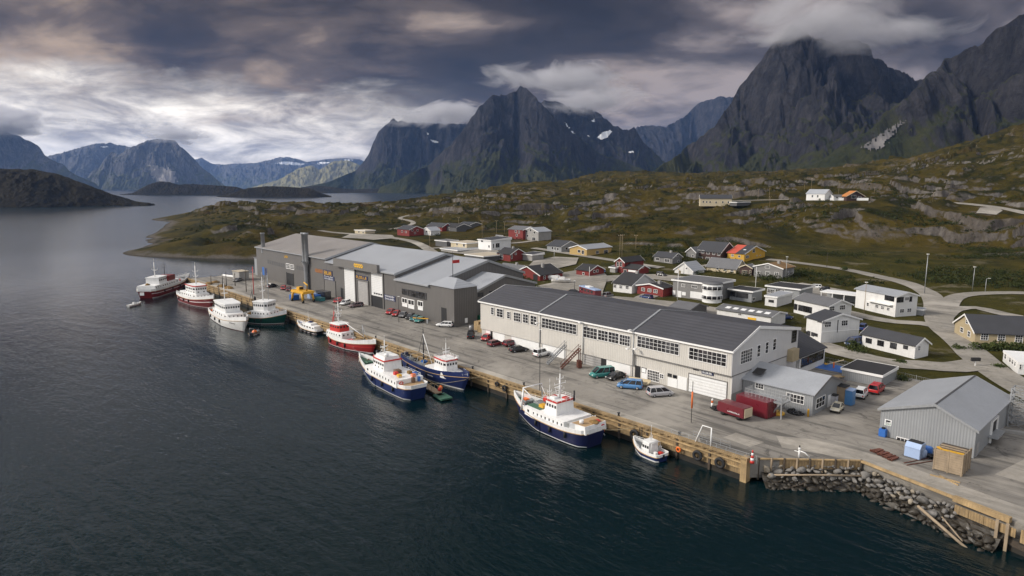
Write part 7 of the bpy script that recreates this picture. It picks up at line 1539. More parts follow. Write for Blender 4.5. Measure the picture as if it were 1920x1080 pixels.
V = [
 ('hatchback', (921, 632), (902, 643), 'red', 'bright red hatchback first in the row by the beige warehouse end', 'car', Z3),
 ('hatchback', (915, 651), (941, 645), 'darkred', 'dark red hatchback second in the row by the beige warehouse', 'car', Z3),
 ('hatchback', (942, 651), (972, 645), 'darkred', 'maroon hatchback half behind the black sedan', 'car', Z3),
 ('sedan', (955, 661), (990, 657), 'black', 'black saloon car in front of the white warehouse panels', 'car', Z3),
 ('jeep', (1001, 671), (1029, 664), 'white', 'white boxy jeep beside the grey access ladder', 'jeep', Z3),
 ('van', (1154, 704), (1103, 709), 'teal', 'teal green van parked against the white wall panel', 'van', Z3),
 ('sedan', (1172, 705), (1136, 715), 'black', 'black car squeezed between the teal and the blue van', 'car', Z3),
 ('minivan', (1205, 730), (1157, 726), 'blue', 'light blue minivan near the pale trailer', 'minivan', Z3),
 ('minivan', (1211, 744), (1264, 740), 'silver', 'silver grey minivan closest to the big garage door', 'minivan', Z3),
 ('bubble', (1576, 764), (1562, 777), 'cream', 'small round cream car outside the grey workshop', 'car', Z3),
 ('jeep', (1608, 751), (1620, 737), 'white', 'white jeep with blue roof cover by the blue cabin', 'jeep', Z3),
 ('minivan', (1634, 742), (1652, 728), 'red', 'bright red minivan in front of the black roofed shed', 'minivan', Z3),
 ('jeep', (881, 639), (885, 627), 'black', 'black van seen end on by the pallet stacks', 'van', Z3),
 ('estate', (845, 613), (823, 612), 'white', 'white estate car below the grey tower corner', 'car', Z3),
 ('sedan', (742, 583), (722, 593), 'red', 'red saloon car leftmost of the slanted row by the grey warehouse', 'car', Z3),
 ('hatchback', (751, 587), (734, 597), 'red', 'red hatchback between the red saloon and the black cars', 'car', Z3),
 ('sedan', (763, 589), (748, 599), 'grey', 'dark grey car next to the red hatchback in the slanted row', 'car', Z3),
 ('hatchback', (777, 593), (761, 602), 'black', 'black hatchback between the dark grey and the teal cars', 'car', Z3),
 ('sedan', (789, 596), (768, 605), 'tealdark', 'teal car beside the black hatchback in the slanted row', 'car', Z3),
 ('sedan', (797, 599), (777, 608), 'teal', 'bright teal car rightmost of the slanted row by the yellow barrier', 'car', Z3),
 ('hatchback', (640, 565), (626, 570), 'red', 'red hatchback half hidden behind the white estate at the tall doors', 'car', Z3),
 ('estate', (659, 567), (635, 575), 'white', 'white estate car in front of the tall roller doors', 'car', Z3),
 ('estate', (680, 574), (655, 577), 'mauve', 'brownish estate car outside the narrow grey roller door', 'car', Z3),
 ('hatchback', (534, 540), (529, 546), 'red', 'red hatchback at the left end of the row by the grey wall', 'car', Z3),
 ('hatchback', (544, 542), (538, 549), 'darkred', 'dark red hatchback beside the white car by the grey wall', 'car', Z3),
 ('sedan', (560, 545), (546, 551), 'white', 'white car beside the yellow machine', 'car', Z3),
 ('sedan', (502, 540), (518, 537), 'black', 'black car low by the grey warehouse far door', 'car', Z3),
 ('sedan', (452, 526), (440, 529), 'grey', 'dark car by the quay end near the cargo stack', 'car', Z3),
 ('sedan', (1068, 550), (1084, 550), 'black', 'black car on the gravel lot behind the dark roof ridge', 'car', None),
 ('jeep', (1134, 559), (1146, 556), 'grey', 'grey utility car behind the warehouse roof by the white house', 'car', None),
 ('estate', (1224, 562), (1200, 558), 'darkblue', 'dark blue estate car parked by the low red house', 'car', None),
 ('jeep', (1230, 517), (1250, 519), 'black', 'big black off road car on the lane above the red houses', 'car', None),
 ('hatchback', (1133, 512), (1121, 510), 'blue', 'blue car at the edge of the upper gravel lot', 'car', None),
 ('hatchback', (1049, 531), (1040, 528), 'blue', 'blue car behind the white boat on the lawn', 'car', None),
 ('sedan', (950, 508), (940, 505), 'blue', 'blue car beside the small white house', 'car', None),
 ('sedan', (962, 511), (950, 509), 'white', 'white car in front of the small white house', 'car', None),
 ('estate', (1534, 541), (1520, 540), 'white', 'white estate car on the gravel behind the black flat roofs', 'car', None),
 ('hatchback', (1550, 545), (1541, 546), 'black', 'black car next to the white estate on the gravel', 'car', None),
 ('van', (1610, 646), (1592, 650), 'darkblue', 'dark blue van between the tall and the low white houses', 'van', None),
 ('jeep', (1614, 622), (1622, 616), 'darkblue', 'dark blue car behind the low white house', 'car', None),
 ('minivan', (1203, 531), (1212, 527), 'white', 'white van parked behind the low red house roof', 'van', None),
 ('hatchback', (1468, 599), (1478, 598), 'darkblue', 'dark blue car behind the skylight shed', 'car', None),
]
for k_, a_, b_, c_, lab, cat_, z_ in V: vehicle(k_, a_, b_, c_, lab, cat_, z_, group='parked vehicles')
for r in PROTO.values():
    for ch in list(r.children):
        for g in list(ch.children): bpy.data.objects.remove(g)
        bpy.data.objects.remove(ch)
    bpy.data.objects.remove(r)
# camper bus and boat on the lawn
p = on(1106, 555); cp = thing('camper_van', 'long camper bus with blue white roof and red sides on the gravel lot', 'camper', p, R(160))
MB().box(-5.5, 5.5, -1.2, 1.2, .5, 2.6).build('body', 'paint_darkred', cp, bevel=.1); MB().box(-5.6, 5.6, -1.3, 1.3, 2.6, 2.95).build('roof', 'paint_skyblue', cp, bevel=.1); MB().cbox((.5, 0, 3.15), (3, 1.6, .35)).build('roof_box', 'boat_white', cp)
for x in (-4, -1.8, .4, 2.6): MB().box(x, x + 1.4, -1.23, 1.23, 1.5, 2.3).build('window', 'glass', cp)
for x in (-3.6, 3.4):
    for y in (-1.05, 1.05): MB().lathe((x, y, .45), [(.02, -.15), (.45, -.15), (.45, .15), (.02, .15)], 14, 0, 'y').build('wheel', 'tyre', cp)
p = on(1052, 531); lb = thing('boat_on_trailer', 'white boat with pointed bow parked on the lawn by the red house', 'boat', (p.x, p.y, p.z + .7), R(215))
secs = [[(x, w, .9), (x, w * .7, .0), (x, 0, -.3), (x, -w * .7, .0), (x, -w, .9)] for x, w in ((-3.6, 1.0), (-1.5, 1.25), (1, 1.15), (2.8, .6), (3.8, .05))]
MB().loft(secs).build('hull', 'hull_white', lb); MB().box(-3.4, 1.2, -.95, .95, .82, .95).box(-1.4, .8, -.8, .8, .95, 1.7).build('cabin', 'boat_white', lb); MB().box(-3.4, 2, -.5, .5, -.75, -.3).build('trailer', 'steel_dark', lb)
p = on(1032, 524); MBc = MB().prism([(-3.5, -1.1), (3.2, -1.1), (4.2, 0), (3.2, 1.1), (-3.5, 1.1)], .6, 1.6); o = MBc.box(-2.8, 2.6, -.7, .7, 0, .6).build('covered_boat', 'boat_white'); o.location = p; o.rotation_euler[2] = R(205); tag(o, 'white tarpaulin covered boat in front of the wide red house', 'boat')

# ================================================================ YARD PROPS
def prop(name, label, cat, px, z=3.0, rz=0, dz=0): p = at(px[0], px[1], z); return thing(name, label, cat, (p.x, p.y, z + dz), rz)
c = prop('box_trailer', 'dark red box trailer with cream door end by the grey platform', 'trailer', (1378, 781), 3.0, R(-8))
MB().box(-2.6, 2.4, -1.15, 1.15, .5, 2.15).build('body', 'paint_darkred', c, bevel=.06); MB().box(2.41, 2.5, -1.0, 1.0, .6, 2.05).build('rear_door', 'cream_wall', c); MB().cbox((-2.75, 0, 1.0), (.3, 2.0, .8)).build('nose', 'paint_darkred', c, bevel=.05)
glyphs(MB(), lambda t, z, o: (t, -1.16 - o, z), -.6, .95, 1.7, 1.15, 9, 5).build('lettering', 'sign_white', c)
for x in (-1.6, 1.4):
    for y in (-1.0, 1.0): MB().lathe((x, y, .4), [(.02, -.13), (.4, -.13), (.4, .13), (.02, .13)], 14, 0, 'y').build('wheel', 'tyre', c)
MB().box(-2.5, 2.3, -.9, .9, .35, .5).build('chassis', 'steel_dark', c)
c = prop('container', 'dark red steel container behind the box trailer', 'container', (1397, 781), 3.0, R(-6), 0)
MB().box(-2.9, 2.9, 1.5, 4.2, .05, 2.75).build('body', 'paint_darkred', c, bevel=.05); MB().box(2.9, 2.97, 1.6, 4.1, .15, 2.65).build('door', 'paint_darkred', c)
for y in (1.9, 2.5, 3.2, 3.8): MB().bar((2.99, y, .2), (2.99, y, 2.6), .06).build('lock_bar', 'rust', c)
c = prop('work_platform', 'galvanised work platform with mesh railing on slanted legs', 'platform', (1437, 775), 3.0, R(-2))
MB().box(-3.4, 3.2, -1.2, 1.6, 2.5, 2.68).build('deck', 'galvanised', c)
for x0, y0, x1, y1 in ((-3.4, -1.2, 3.2, -1.2), (3.2, -1.2, 3.2, 1.6), (-3.4, 1.6, 3.2, 1.6), (-3.4, -1.2, -3.4, 1.6)):
    mb = MB(); n = 10
    for k in (0, .55, 1.1): mb.bar((x0, y0, 2.68 + k), (x1, y1, 2.68 + k), .06)
    for i in range(n + 1): x = x0 + (x1 - x0) * i / n; y = y0 + (y1 - y0) * i / n; mb.bar((x, y, 2.68), (x, y, 3.78), .045)
    mb.build('railing', 'galvanised', c)
for a_, b_ in (((1.2, -.9, 0), (2.6, -.9, 2.5)), ((3.0, -.9, 0), (2.9, -.9, 2.5)), ((1.2, 1.3, 0), (2.6, 1.3, 2.5)), ((-3.0, 1.3, 0), (-3.0, 1.3, 2.5)), ((-3.0, -.9, 0), (-3.0, -.9, 2.5))): MB().bar(a_, b_, .18).build('leg', 'galvanised', c)
o = MB().lathe((0, 0, 0), [(.02, 0), (1.15, 0), (1.2, .25), (.9, .42), (.02, .45)], 20).build('cable_drum_lid', 'boat_yellow'); o.location = at(1457, 776, 3.0); tag(o, 'flat round yellow disc lying on the yard under the platform', 'disc')
for i, (px, m_, lab) in enumerate([((1484, 774), 'rubber', 'black heap of hoses and tyres by the workshop wall'), ((1497, 778), 'steel_dark', 'dark heap of coiled gear by the yellow bollard'), ((1342, 768), 'rubber', 'small black heap beside the warning post'), ((1743, 858), 'steel_dark', 'dark scrap heap beside the timber crate')]):
    p = at(*px, 3.0); mb = MB(); rr_ = random.Random(i)
    for j in range(7): a = rr_.uniform(0, 6.3); q = rr_.uniform(0, .6); cx, cy, cz = math.cos(a) * q, math.sin(a) * q, .12 + .16 * (j // 3); mb.tube([(cx + .38 * math.cos(t_), cy + .38 * math.sin(t_), cz + .08 * math.sin(t_ * 2 + j)) for t_ in np.linspace(0, 5.7, 10)], .12, 6)
    o = mb.build('gear_heap', m_); o.location = p; tag(o, lab, 'gear heap')
o = MB().cyl((0, 0, 0), .16, 1.15, 12).ball((0, 0, 1.15), .16, 12).build('bollard', 'boat_yellow'); o.location = at(1515, 781, 3.0); tag(o, 'yellow safety bollard at the workshop corner', 'bollard')
c = prop('warning_post', 'orange and white warning post standing before the garage door', 'post', (1335, 765)); MB().cbox((0, 0, .1), (.5, .5, .2)).build('foot', 'rubber', c); MB().cyl((0, 0, .2), .2, .7, 10).cyl((0, 0, 1.3), .16, .3, 10).build('band', 'boat_white', c); MB().cyl((0, 0, .9), .17, .4, 10).build('band', 'orange', c)
c = prop('beacon', 'red and white striped beacon at the quay corner', 'beacon', (1410, 868), 3.0)
for i in range(5): MB().tube([(0, 0, i * .36), (0, 0, i * .36 + .36)], .30 - i * .045, 12, 0, .27 - i * .045).build('band', 'boat_red' if i % 2 == 0 else 'boat_white', c)
c = prop('crate', 'large weathered wooden crate with yellow plank on top', 'crate', (1800, 893), 3.0, R(0))
for k in range(9): MB().box(-3.1, .1, -.08, 0, .1 + k * .31, .1 + k * .31 + .29).build('plank', 'timber_grey', c); MB().box(.11, .19, 0, 3.6, .1 + k * .31, .1 + k * .31 + .29).build('plank', 'timber_grey', c)
MB().box(-3.08, .08, .01, 3.55, .05, 2.72).build('inner_wall', 'timber_dark', c)
for x, y in ((-3.1, -.12), (-1.5, -.12), (0.05, -.12)): MB().box(x, x + .14, y, y + .04, 0, 3.0).build('batten', 'timber_grey', c)
for y in (0, 1.2, 2.4, 3.5): MB().box(.19, .27, y, y + .14, 0, 2.95).build('batten', 'timber_grey', c)
for y in (.6, 1.5, 2.4): MB().box(-3.0, .0, y, y + .35, 2.72, 2.8).build('lid_plank', 'timber_grey', c)
MB().bar((-2.3, .2, 2.9), (.1, .5, 2.85), .35, .14).bar((-2.3, .2, 2.9), (-3.0, .9, 2.85), .3, .14).build('yellow_plank', 'boat_yellow', c)
c = prop('waste_container', 'pale lavender blue waste container with black lid in front of the grey shed', 'container', (1714, 857), 3.0, R(-6))
MB().prism([(-1, -.85), (1, -.85), (1, .85), (-1, .85)], .1, 1.55).build('body', 'paint_skyblue', c, bevel=.05); MB().vprism([(-.9, 1.55), (.9, 1.55), (.8, 2.15), (-.35, 2.15)], 'x', -.98, .98).build('body', 'paint_skyblue', c); MB().cbox((0, .25, 2.2), (1.7, 1.0, .1)).build('lid', 'rubber', c)
for i, (px, col, lab) in enumerate([((1738, 852), 'boat_blue', 'round bright blue barrel beside the lavender waste container'), ((1729, 858), 'paint_skyblue', 'small pale blue bin between the waste container and the blue barrel')]):
    p = at(*px, 3.0); o = MB().lathe((0, 0, 0), [(.02, 0), (.6 - i * .1, 0), (.68 - i * .1, .5), (.64 - i * .1, 1.1), (.4, 1.15), (.02, 1.15)], 16 if i == 0 else 6).build('barrel' if i == 0 else 'bin', col); o.location = p; tag(o, lab, 'barrel' if i == 0 else 'bin')
c = prop('tank', 'small blue tank with black cap at the left corner of the grey shed', 'tank', (1655, 818)); MB().cbox((0, 0, .6), (1.0, .9, 1.2)).build('body', 'boat_blue', c, bevel=.08); MB().cyl((0, 0, 1.2), .25, .2, 10).build('cap', 'rubber', c)
for i in range(11):
    px = (1641 + i * 3.6, 845 + i * 1.75); p = at(*px, 3.0); o = MB().box(-.11, .11, -.9, .9, 0, .22).box(-.14, .14, -.9, -.7, .0, .26).build('rusty_beam', 'rust'); o.location = (p.x, p.y, 3.012 + (i % 3) * .05); o.rotation_euler[2] = R(-22 + (i % 4) * 5); tag(o, 'short rusty beam lying in the row on the concrete apron', 'beam', 'rusty beams on the apron')
for i, (a_, b_, lab) in enumerate([((1695, 868), (1745, 858), 'thin rusty rod lying toward the scrap heap'), ((1700, 872), (1762, 862), 'longer rusty rod lying below the thin one'), ((1744, 890), (1800, 905), 'pale plank propped before the wooden crate'), ((1762, 892), (1797, 910), 'second pale plank lying under the crate front')]):
    pa, pb = at(*a_, 3.06), at(*b_, 3.06); tag(MB().bar(pa, pb, .09 if i < 2 else .16).build('rod' if i < 2 else 'plank', 'rust' if i < 2 else 'timber_new'), lab, 'rod' if i < 2 else 'plank')
# white gangway frame and railings on the quay edge
c = prop('boarding_frame', 'white tubular boarding frame standing on the quay edge', 'frame', (1318, 838), 3.0, 0)
MB().tube([(-1.4, 0, 0), (-.3, .2, 3.1), (1.1, .2, 3.1), (1.2, 0, 0)], .10, 8).build('hoop', 'boat_white', c)
for y0 in (.2,):
    mb = MB()
    for i in range(10): mb.bar((-5.5 + i * 1.5, y0, 0), (-5.5 + i * 1.5, y0, 1.05), .05)
    for z in (.55, 1.05): mb.bar((-5.5, y0, z), (8.0, y0, z), .045)
    mb.build('railing', 'galvanised', c)
mb = MB()
for i in range(5): mb.bar((-3 + i * 1.5, 2.2, 0), (-3 + i * 1.5, 2.2, 1.0), .05)
for z in (.5, 1.0): mb.bar((-3, 2.2, z), (3, 2.2, z), .045)
mb.build('railing', 'galvanised', c)
c = prop('gas_hydrant', 'white pipe cluster standing on the quay near the bulkhead', 'pipe stand', (1498, 858)); MB().cyl((0, 0, 0), .14, 1.2, 8).tube([(0, 0, 1.0), (.7, .1, .9), (1.3, .2, .4)], .08, 6).tube([(0, 0, .8), (-.8, .3, .7)], .06, 6).ball((0, 0, 1.3), .2).build('pipe', 'boat_white', c); MB().cyl((0, 0, 1.45), .09, .3, 8).build('valve', 'rubber', c)
x, z = face_q(1272, 843, -.6); o = MB().lathe((0, 0, 0), [(.2, -.08), (.22, .08), (.36, .1), (.46, 0), (.36, -.1), (.2, -.08)], 16, 0, 'y').build('lifebuoy', 'orange'); o.location = (x, -.62, max(z, 1.4)); tag(o, 'orange red lifebuoy hung on the quay face near the small boat', 'lifebuoy')
for px, lab in (((1262, 822), 'left black mooring bollard above the lifebuoy'), ((1413, 857), 'dark mooring bollard beside the striped beacon'), ((1160, 780), 'mooring bollard astern of the big navy vessel'), ((986, 722), 'mooring bollard by the big navy vessel bow'), ((896, 690), 'mooring bollard by the dark blue boat bow'), ((716, 632), 'mooring bollard by the red boat')):
    p = at(*px, 3.0); o = MB().lathe((0, 0, 0), [(.02, 0), (.22, 0), (.16, .15), (.15, .45), (.26, .5), (.26, .6), (.02, .62)], 12).build('mooring_bollard', 'steel_dark'); o.location = (p.x, 1.3, 3.0); tag(o, lab, 'bollard', 'mooring bollards')
# access ladders by the warehouse
for px, m_, lab in (((1040, 683), 'galvanised', 'grey wheeled access stair leaning to the warehouse wall'), ((1066, 691), 'rust', 'dark red wheeled access stair beside the grey one')):
    p = at(*px, 3.0); c = thing('access_stair', lab, 'stair', (p.x, p.y, 3), R(60)); base = MB()
    for y in (-.55, .55): MB().bar((-1.6, y, .2), (2.4, y, 4.0), .12, .2).build('stringer', m_, c); MB().bar((-1.6, y, 1.1), (2.4, y, 4.9), .07).bar((2.3, y, 3.9), (2.3, y, 4.95), .07).bar((-1.5, y, .3), (-1.5, y, 1.15), .07).build('handrail', m_, c); MB().bar((2.3, y, .1), (2.3, y, 3.9), .11).build('leg', m_, c)
    for i in range(12): t_ = i / 11; MB().cbox((-1.6 + 4 * t_, 0, .25 + 3.75 * t_), (.26, 1.1, .05)).build('tread', m_, c)
    MB().box(1.9, 2.7, -.6, .6, .1, 1.6 if m_ == 'rust' else .3).build('base_box', m_, c)
c = prop('flat_trailer', 'pale flat trailer with low sides behind the light blue minivan', 'trailer', (1196, 722), 3.0, R(15)); MB().box(-2.2, 2.2, -.9, .9, .55, .75).build('bed', 'cream_wall', c); MB().box(-2.2, 2.2, -.9, -.84, .76, 1.15).build('side_board', 'cream_wall', c); MB().box(-2.2, 2.2, .84, .9, .76, 1.15).build('side_board', 'cream_wall', c)
for y in (-.9, .9): MB().lathe((0, y, .32), [(.02, -.1), (.32, -.1), (.32, .1), (.02, .1)], 12, 0, 'y').build('wheel', 'tyre', c)
MB().bar((2.2, 0, .5), (3.4, 0, .45), .1).build('drawbar', 'steel_dark', c)
o = MB().cbox((0, 0, .35), (.9, .7, .7)).build('red_crate', 'boat_red', None, bevel=.04); o.location = at(1168, 706, 3.0); tag(o, 'orange red box behind the black car', 'box')
# pallet stacks, skip, barrels at the gap between the warehouses
for i, (px, n_, lab) in enumerate([((899, 618), 9, 'tall pallet stack left in the gap between the warehouses'), ((905, 622), 7, 'lower pallet stack beside the tall one in the gap')]):
    p = at(*px, 3.0); c = thing('pallet_stack', lab, 'pallets', (p.x, p.y, 3), R(8 * i))
    for k in range(n_): MB().box(-.9, .9, -1.1, 1.1, k * .26 + .14, k * .26 + .22).box(-.9, .9, -1.1, -.95, k * .26, k * .26 + .14).box(-.9, .9, -.07, .07, k * .26, k * .26 + .14).box(-.9, .9, .95, 1.1, k * .26, k * .26 + .14).build('pallet', 'timber_new', c)
c = prop('waste_skip', 'green waste skip beside the grey end wall', 'skip', (906, 604), 3.0, R(0)); MB().prism([(-1.6, -1), (1.6, -1), (1.6, 1), (-1.6, 1)], .1, 1.7).build('body', 'paint_green', c, bevel=.06); MB().cbox((0, 0, 1.78), (3.3, 2.1, .14)).build('lid', 'paint_green', c)
for px, m_, lab in (((908, 629), 'boat_blue', 'bright blue plastic tank by the beige warehouse corner'), ((884, 622), 'paint_grey', 'dark blue grey drum beside the pallet stack')): p = at(*px, 3.0); o = MB().lathe((0, 0, 0), [(.02, 0), (.6, 0), (.62, .9), (.6, 1.7), (.02, 1.75)], 14).build('drum', m_); o.location = p; tag(o, lab, 'drum')
c = prop('barrier_arm', 'yellow barrier arm on a post by the grey warehouse entrance', 'barrier', (800, 606), 3.0, R(20)); MB().bar((-4.5, 0, 1.1), (.6, 0, 1.3), .28, .2).build('arm', 'boat_yellow', c); MB().cbox((.3, 0, .6), (.4, .4, 1.2)).build('post', 'galvanised', c)
# yellow straddle machine and gear at the grey wall
c = prop('lifting_machine', 'bright yellow four legged lifting machine on the quay yard', 'machine', (568, 565), 3.0, R(5))
MB().box(-4.0, 4.0, -2.0, 2.0, 2.9, 3.7).build('frame', 'boat_yellow', c, bevel=.12)
for x, y in ((-3.4, -1.8), (3.4, -1.8), (-3.4, 1.8), (3.4, 1.8)): MB().tube([(x * .8, y, 3.2), (x * 1.02, y * 1.08, .5)], .42, 10, 0, .3).build('leg', 'boat_yellow', c); MB().lathe((x * 1.02, y * 1.08, .5), [(.02, -.25), (.5, -.25), (.5, .25), (.02, .25)], 14, 0, 'y').build('wheel', 'tyre', c)
MB().tube([(2.6, 0, 3.7), (3.2, 0, 5.6), (1.2, 0, 6.4)], .34, 8, 0, .2).build('crane_arm', 'boat_yellow', c); MB().cbox((-1.5, 0, 4.2), (1.8, 1.6, 1.0)).build('cab', 'boat_yellow', c, bevel=.1); MB().cbox((-.55, 0, 4.3), (.1, 1.3, .7)).build('window', 'glass', c)
for i, (px, m_, s_, lab) in enumerate([((552, 562), 'boat_blue', (2.6, 2.2, 1.6), 'bright blue tank left of the yellow machine'), ((586, 560), 'paint_skyblue', (3.0, 2.2, 1.8), 'pale blue container right of the yellow machine'), ((594, 561), 'boat_blue', (2.4, 2.0, 1.4), 'blue bin beside the pale blue container'), ((607, 560), 'paint_black', (5.5, 2.4, 2.6), 'black steel container by the grey doorway'), ((600, 564), 'paint_tealdark', (3.6, 1.8, 1.1), 'dark teal bin in front of the black container')]):
    p = at(*px, 3.0); c = thing('storage_bin', lab, 'container', (p.x, p.y, 3), R(5)); a_, b_, h_ = s_; MB().prism([(-a_ / 2, -b_ / 2), (a_ / 2, -b_ / 2), (a_ / 2, b_ / 2), (-a_ / 2, b_ / 2)], .08, h_).build('body', m_, c, bevel=.08); MB().cbox((0, 0, h_ + .05), (a_ * 1.03, b_ * 1.03, .1)).build('lid', m_, c)
c = prop('cargo_stack', 'pale grey stack of netted cargo at the far end of the quay', 'cargo stack', (452, 524), 3.0, R(6)); MB().box(-3, 3, -2, 2, 0, 3.4).build('pile', 'concrete', c, bevel=.2); MB().box(-3.1, 3.1, -2.1, 2.1, 3.41, 3.6).build('cover', 'roof_tan', c)
o = MB().tube([(-8, 0, .5), (6, 0, .5)], .45, 10).build('long_pipe', 'boat_white'); o.location = at(438, 521, 3.0); o.rotation_euler[2] = R(12); tag(o, 'long white pipe lying at the far quay end', 'pipe')
for i, px in enumerate([(392, 533), (404, 530), (416, 538), (430, 541)]):
    p = at(*px, 3.0); c = thing('net_bundle', ['left net bundle at the far quay end', 'second net bundle from the left on the far quay', 'third net bundle beside the derricks on the far quay', 'net bundle nearest the green boat on the far quay'][i], 'net bundle', p, i); bm = bmesh.new(); bmesh.ops.create_icosphere(bm, subdivisions=2, radius=1.5)
    co = np.array([v.co[:] for v in bm.verts]); nn = fbm(co[:, 0] + i, co[:, 1] + co[:, 2], 3, i) * .35
    for v, q in zip(bm.verts, nn): v.co *= 1 + q; v.co.z = max(0, v.co.z * .6)
    me = bpy.data.meshes.new('net'); bm.to_mesh(me); bm.free(); me.materials.append(MATS['net']); o = bpy.data.objects.new('net', me); COL.objects.link(o); o.parent = c
for i, (px, top, m_) in enumerate([((418, 540), 512, 'steel_dark'), ((425, 541), 508, 'steel_dark'), ((441, 536), 512, 'timber_dark'), ((462, 548), 506, 'timber_dark'), ((476, 552), 500, 'boat_red'), ((396, 534), 516, 'timber_dark')]):
    p = at(*px, 3.0); X, Y = q2c(p.x, p.y); h_ = atd(px[0], top, Y).z - 3; c = thing('cargo_derrick', ['thin black derrick pole on the far quay behind the white boat', 'second thin black derrick pole beside the first on the far quay', 'dark timber derrick pole by the cargo stack', 'dark timber derrick pole above the green boat', 'red lattice pole behind the green boat mast', 'short dark pole at the far quay end'][i], 'pole', p)
    MB().tube([(0, 0, 0), (.15, 0, h_)], .16, 6, 0, .09).build('pole', m_, c); MB().bar((-.7, 0, h_ * .86), (.8, 0, h_ * .9), .1).build('crossarm', m_, c)
# ================================================================ CABINS AND FENCE ON THE RIGHT
for px, m_, mr, s_, lab in (((1577, 755), 'timber_grey', 'roof_black', (1.6, 1.6, 3.0), 'brown cabin with black top beside the blue portable toilet'), ((1591, 758), 'paint_blue', 'paint_skyblue', (1.5, 1.5, 2.6), 'blue portable toilet behind the cream car'), ((1562, 761), 'paint_silver', 'plastic', (1.1, 1.0, 1.9), 'grey vending cabinet beside the workshop door')):
    p = at(*px, 3.0); c = thing('cabin', lab, 'cabin', (p.x, p.y, 3), R(-3)); a_, b_, h_ = s_; MB().box(-a_ / 2, a_ / 2, -b_ / 2, b_ / 2, .05, h_).build('wall', m_, c, bevel=.04); MB().prism([(-a_ * .54, -b_ * .54), (a_ * .54, -b_ * .54), (a_ * .54, b_ * .54), (-a_ * .54, b_ * .54)], h_ + .002, lambda x, y: h_ + .12 + .1 * y).build('roof', mr, c); MB().box(a_ / 2, a_ / 2 + .05, -b_ * .3, b_ * .3, .1, h_ * .85).build('door', m_, c)
FP = [(1540, 681), (1603, 695), (1676, 709), (1717, 719), (1790, 736), (1856, 747), (1930, 764)]
fp = [on(*p) for p in FP]; c = thing('wire_fence', 'long wire mesh fence between the yard and the gravel road', 'fence', fp[0])
for i in range(len(fp) - 1):
    a_, b_ = fp[i] - fp[0], fp[i + 1] - fp[0]; n = max(2, int((b_ - a_).length / 3)); mb = MB()
    for k in (.1, .75, 1.5): mb.bar(a_ + Vector((0, 0, k)), b_ + Vector((0, 0, k)), .035)
    m2 = int((b_ - a_).length / .32)
    for j in range(1, m2): q = a_.lerp(b_, j / m2); mb.bar(q + Vector((0, 0, .1)), q + Vector((0, 0, 1.5)), .022)
    mb.build('wire_panel', 'galvanised', c)
    for j in range(n): q = a_.lerp(b_, j / n); MB().bar(q + Vector((0, 0, -.4)), q + Vector((0, 0, 1.65)), .08).build('post', 'galvanised', c)
p = at(1908, 800, 3.0); c = thing('lattice_tower', 'galvanised lattice crane section standing at the right edge', 'lattice tower', p)
W4 = 1.1; H4 = 6.2
for x, y in ((-W4, -W4), (W4, -W4), (W4, W4), (-W4, W4)): MB().bar((x, y, 0), (x, y, H4), .16).build('leg', 'galvanised', c)
for k in range(6):
    mb = MB(); z0 = k * H4 / 6; z1 = z0 + H4 / 6; cs = [(-W4, -W4), (W4, -W4), (W4, W4), (-W4, W4)]
    for i in range(4): a_, b_ = cs[i], cs[(i + 1) % 4]; mb.bar((*a_, z0), (*b_, z1), .07); mb.bar((*b_, z0), (*a_, z1), .07); mb.bar((*a_, z1), (*b_, z1), .08)
    mb.build('bracing', 'galvanised', c)
p = at(1882, 790, 3.0); c = thing('truss_section', 'fallen galvanised truss section lying by the lattice tower', 'truss', (p.x, p.y, 3.0), R(20))
for y, z in ((-.6, .1), (.6, .1), (0, 1.1)): MB().bar((-4, y, z), (4, y, z), .13).build('chord', 'galvanised', c)
mb = MB()
for i in range(10): x = -4 + i * .8; mb.bar((x, -.6, .1), (x + .8, 0, 1.1), .06); mb.bar((x, .6, .1), (x + .8, 0, 1.1), .06); mb.bar((x, -.6, .1), (x + .4, .6, .1), .06)
mb.build('bracing', 'galvanised', c)
for px, m_, s_, lab in (((1876, 765), 'concrete', (2.6, 2.0, 1.2), 'pale block of stacked slabs behind the grey shed'), ((1868, 800), 'galvanised', (1.2, 1.0, 1.1), 'grey box tank beside the shed loading door'), ((1858, 811), 'boat_blue', (.8, .8, .9), 'small blue can below the shed loading door'), ((1893, 812), 'concrete', (6.0, .7, .5), 'long concrete beam lying beside the truss')): o = MB().cbox((0, 0, s_[2] / 2), s_).build('block', m_, None, bevel=.05); o.location = at(*px, 3.0); o.rotation_euler[2] = R(15); tag(o, lab, 'block')
# playground corner inside the fence
p = at(1563, 690, 3.0); o = MB().prism([(-3.4, -2.6), (3.6, -2.6), (3.0, 2.6), (-3.0, 2.4)], .01, .06).build('blue_mat', 'boat_blue'); o.location = p; tag(o, 'bright blue ground mat in the fenced corner', 'mat')
c = thing('swing_frame', 'small orange seesaw frame on the blue mat', 'seesaw', p); MB().bar((-1.5, -.5, .5), (1.6, .8, 1.9), .16).build('beam', 'cream_wall', c); MB().bar((0, 0, 0), (0, 0, 1.2), .22).build('post', 'orange', c); MB().cbox((-1.4, -.5, .7), (.5, .4, .3)).build('seat', 'boat_yellow', c)
p = at(1585, 712, 3.0); o = MB().bar((-2.6, 0, .35), (2.6, 1.6, .9), 1.4, .12).build('ramp', 'timber_new'); o.location = p; o.rotation_euler[2] = R(35); tag(o, 'tan plank ramp beside the black roofed shed', 'ramp')
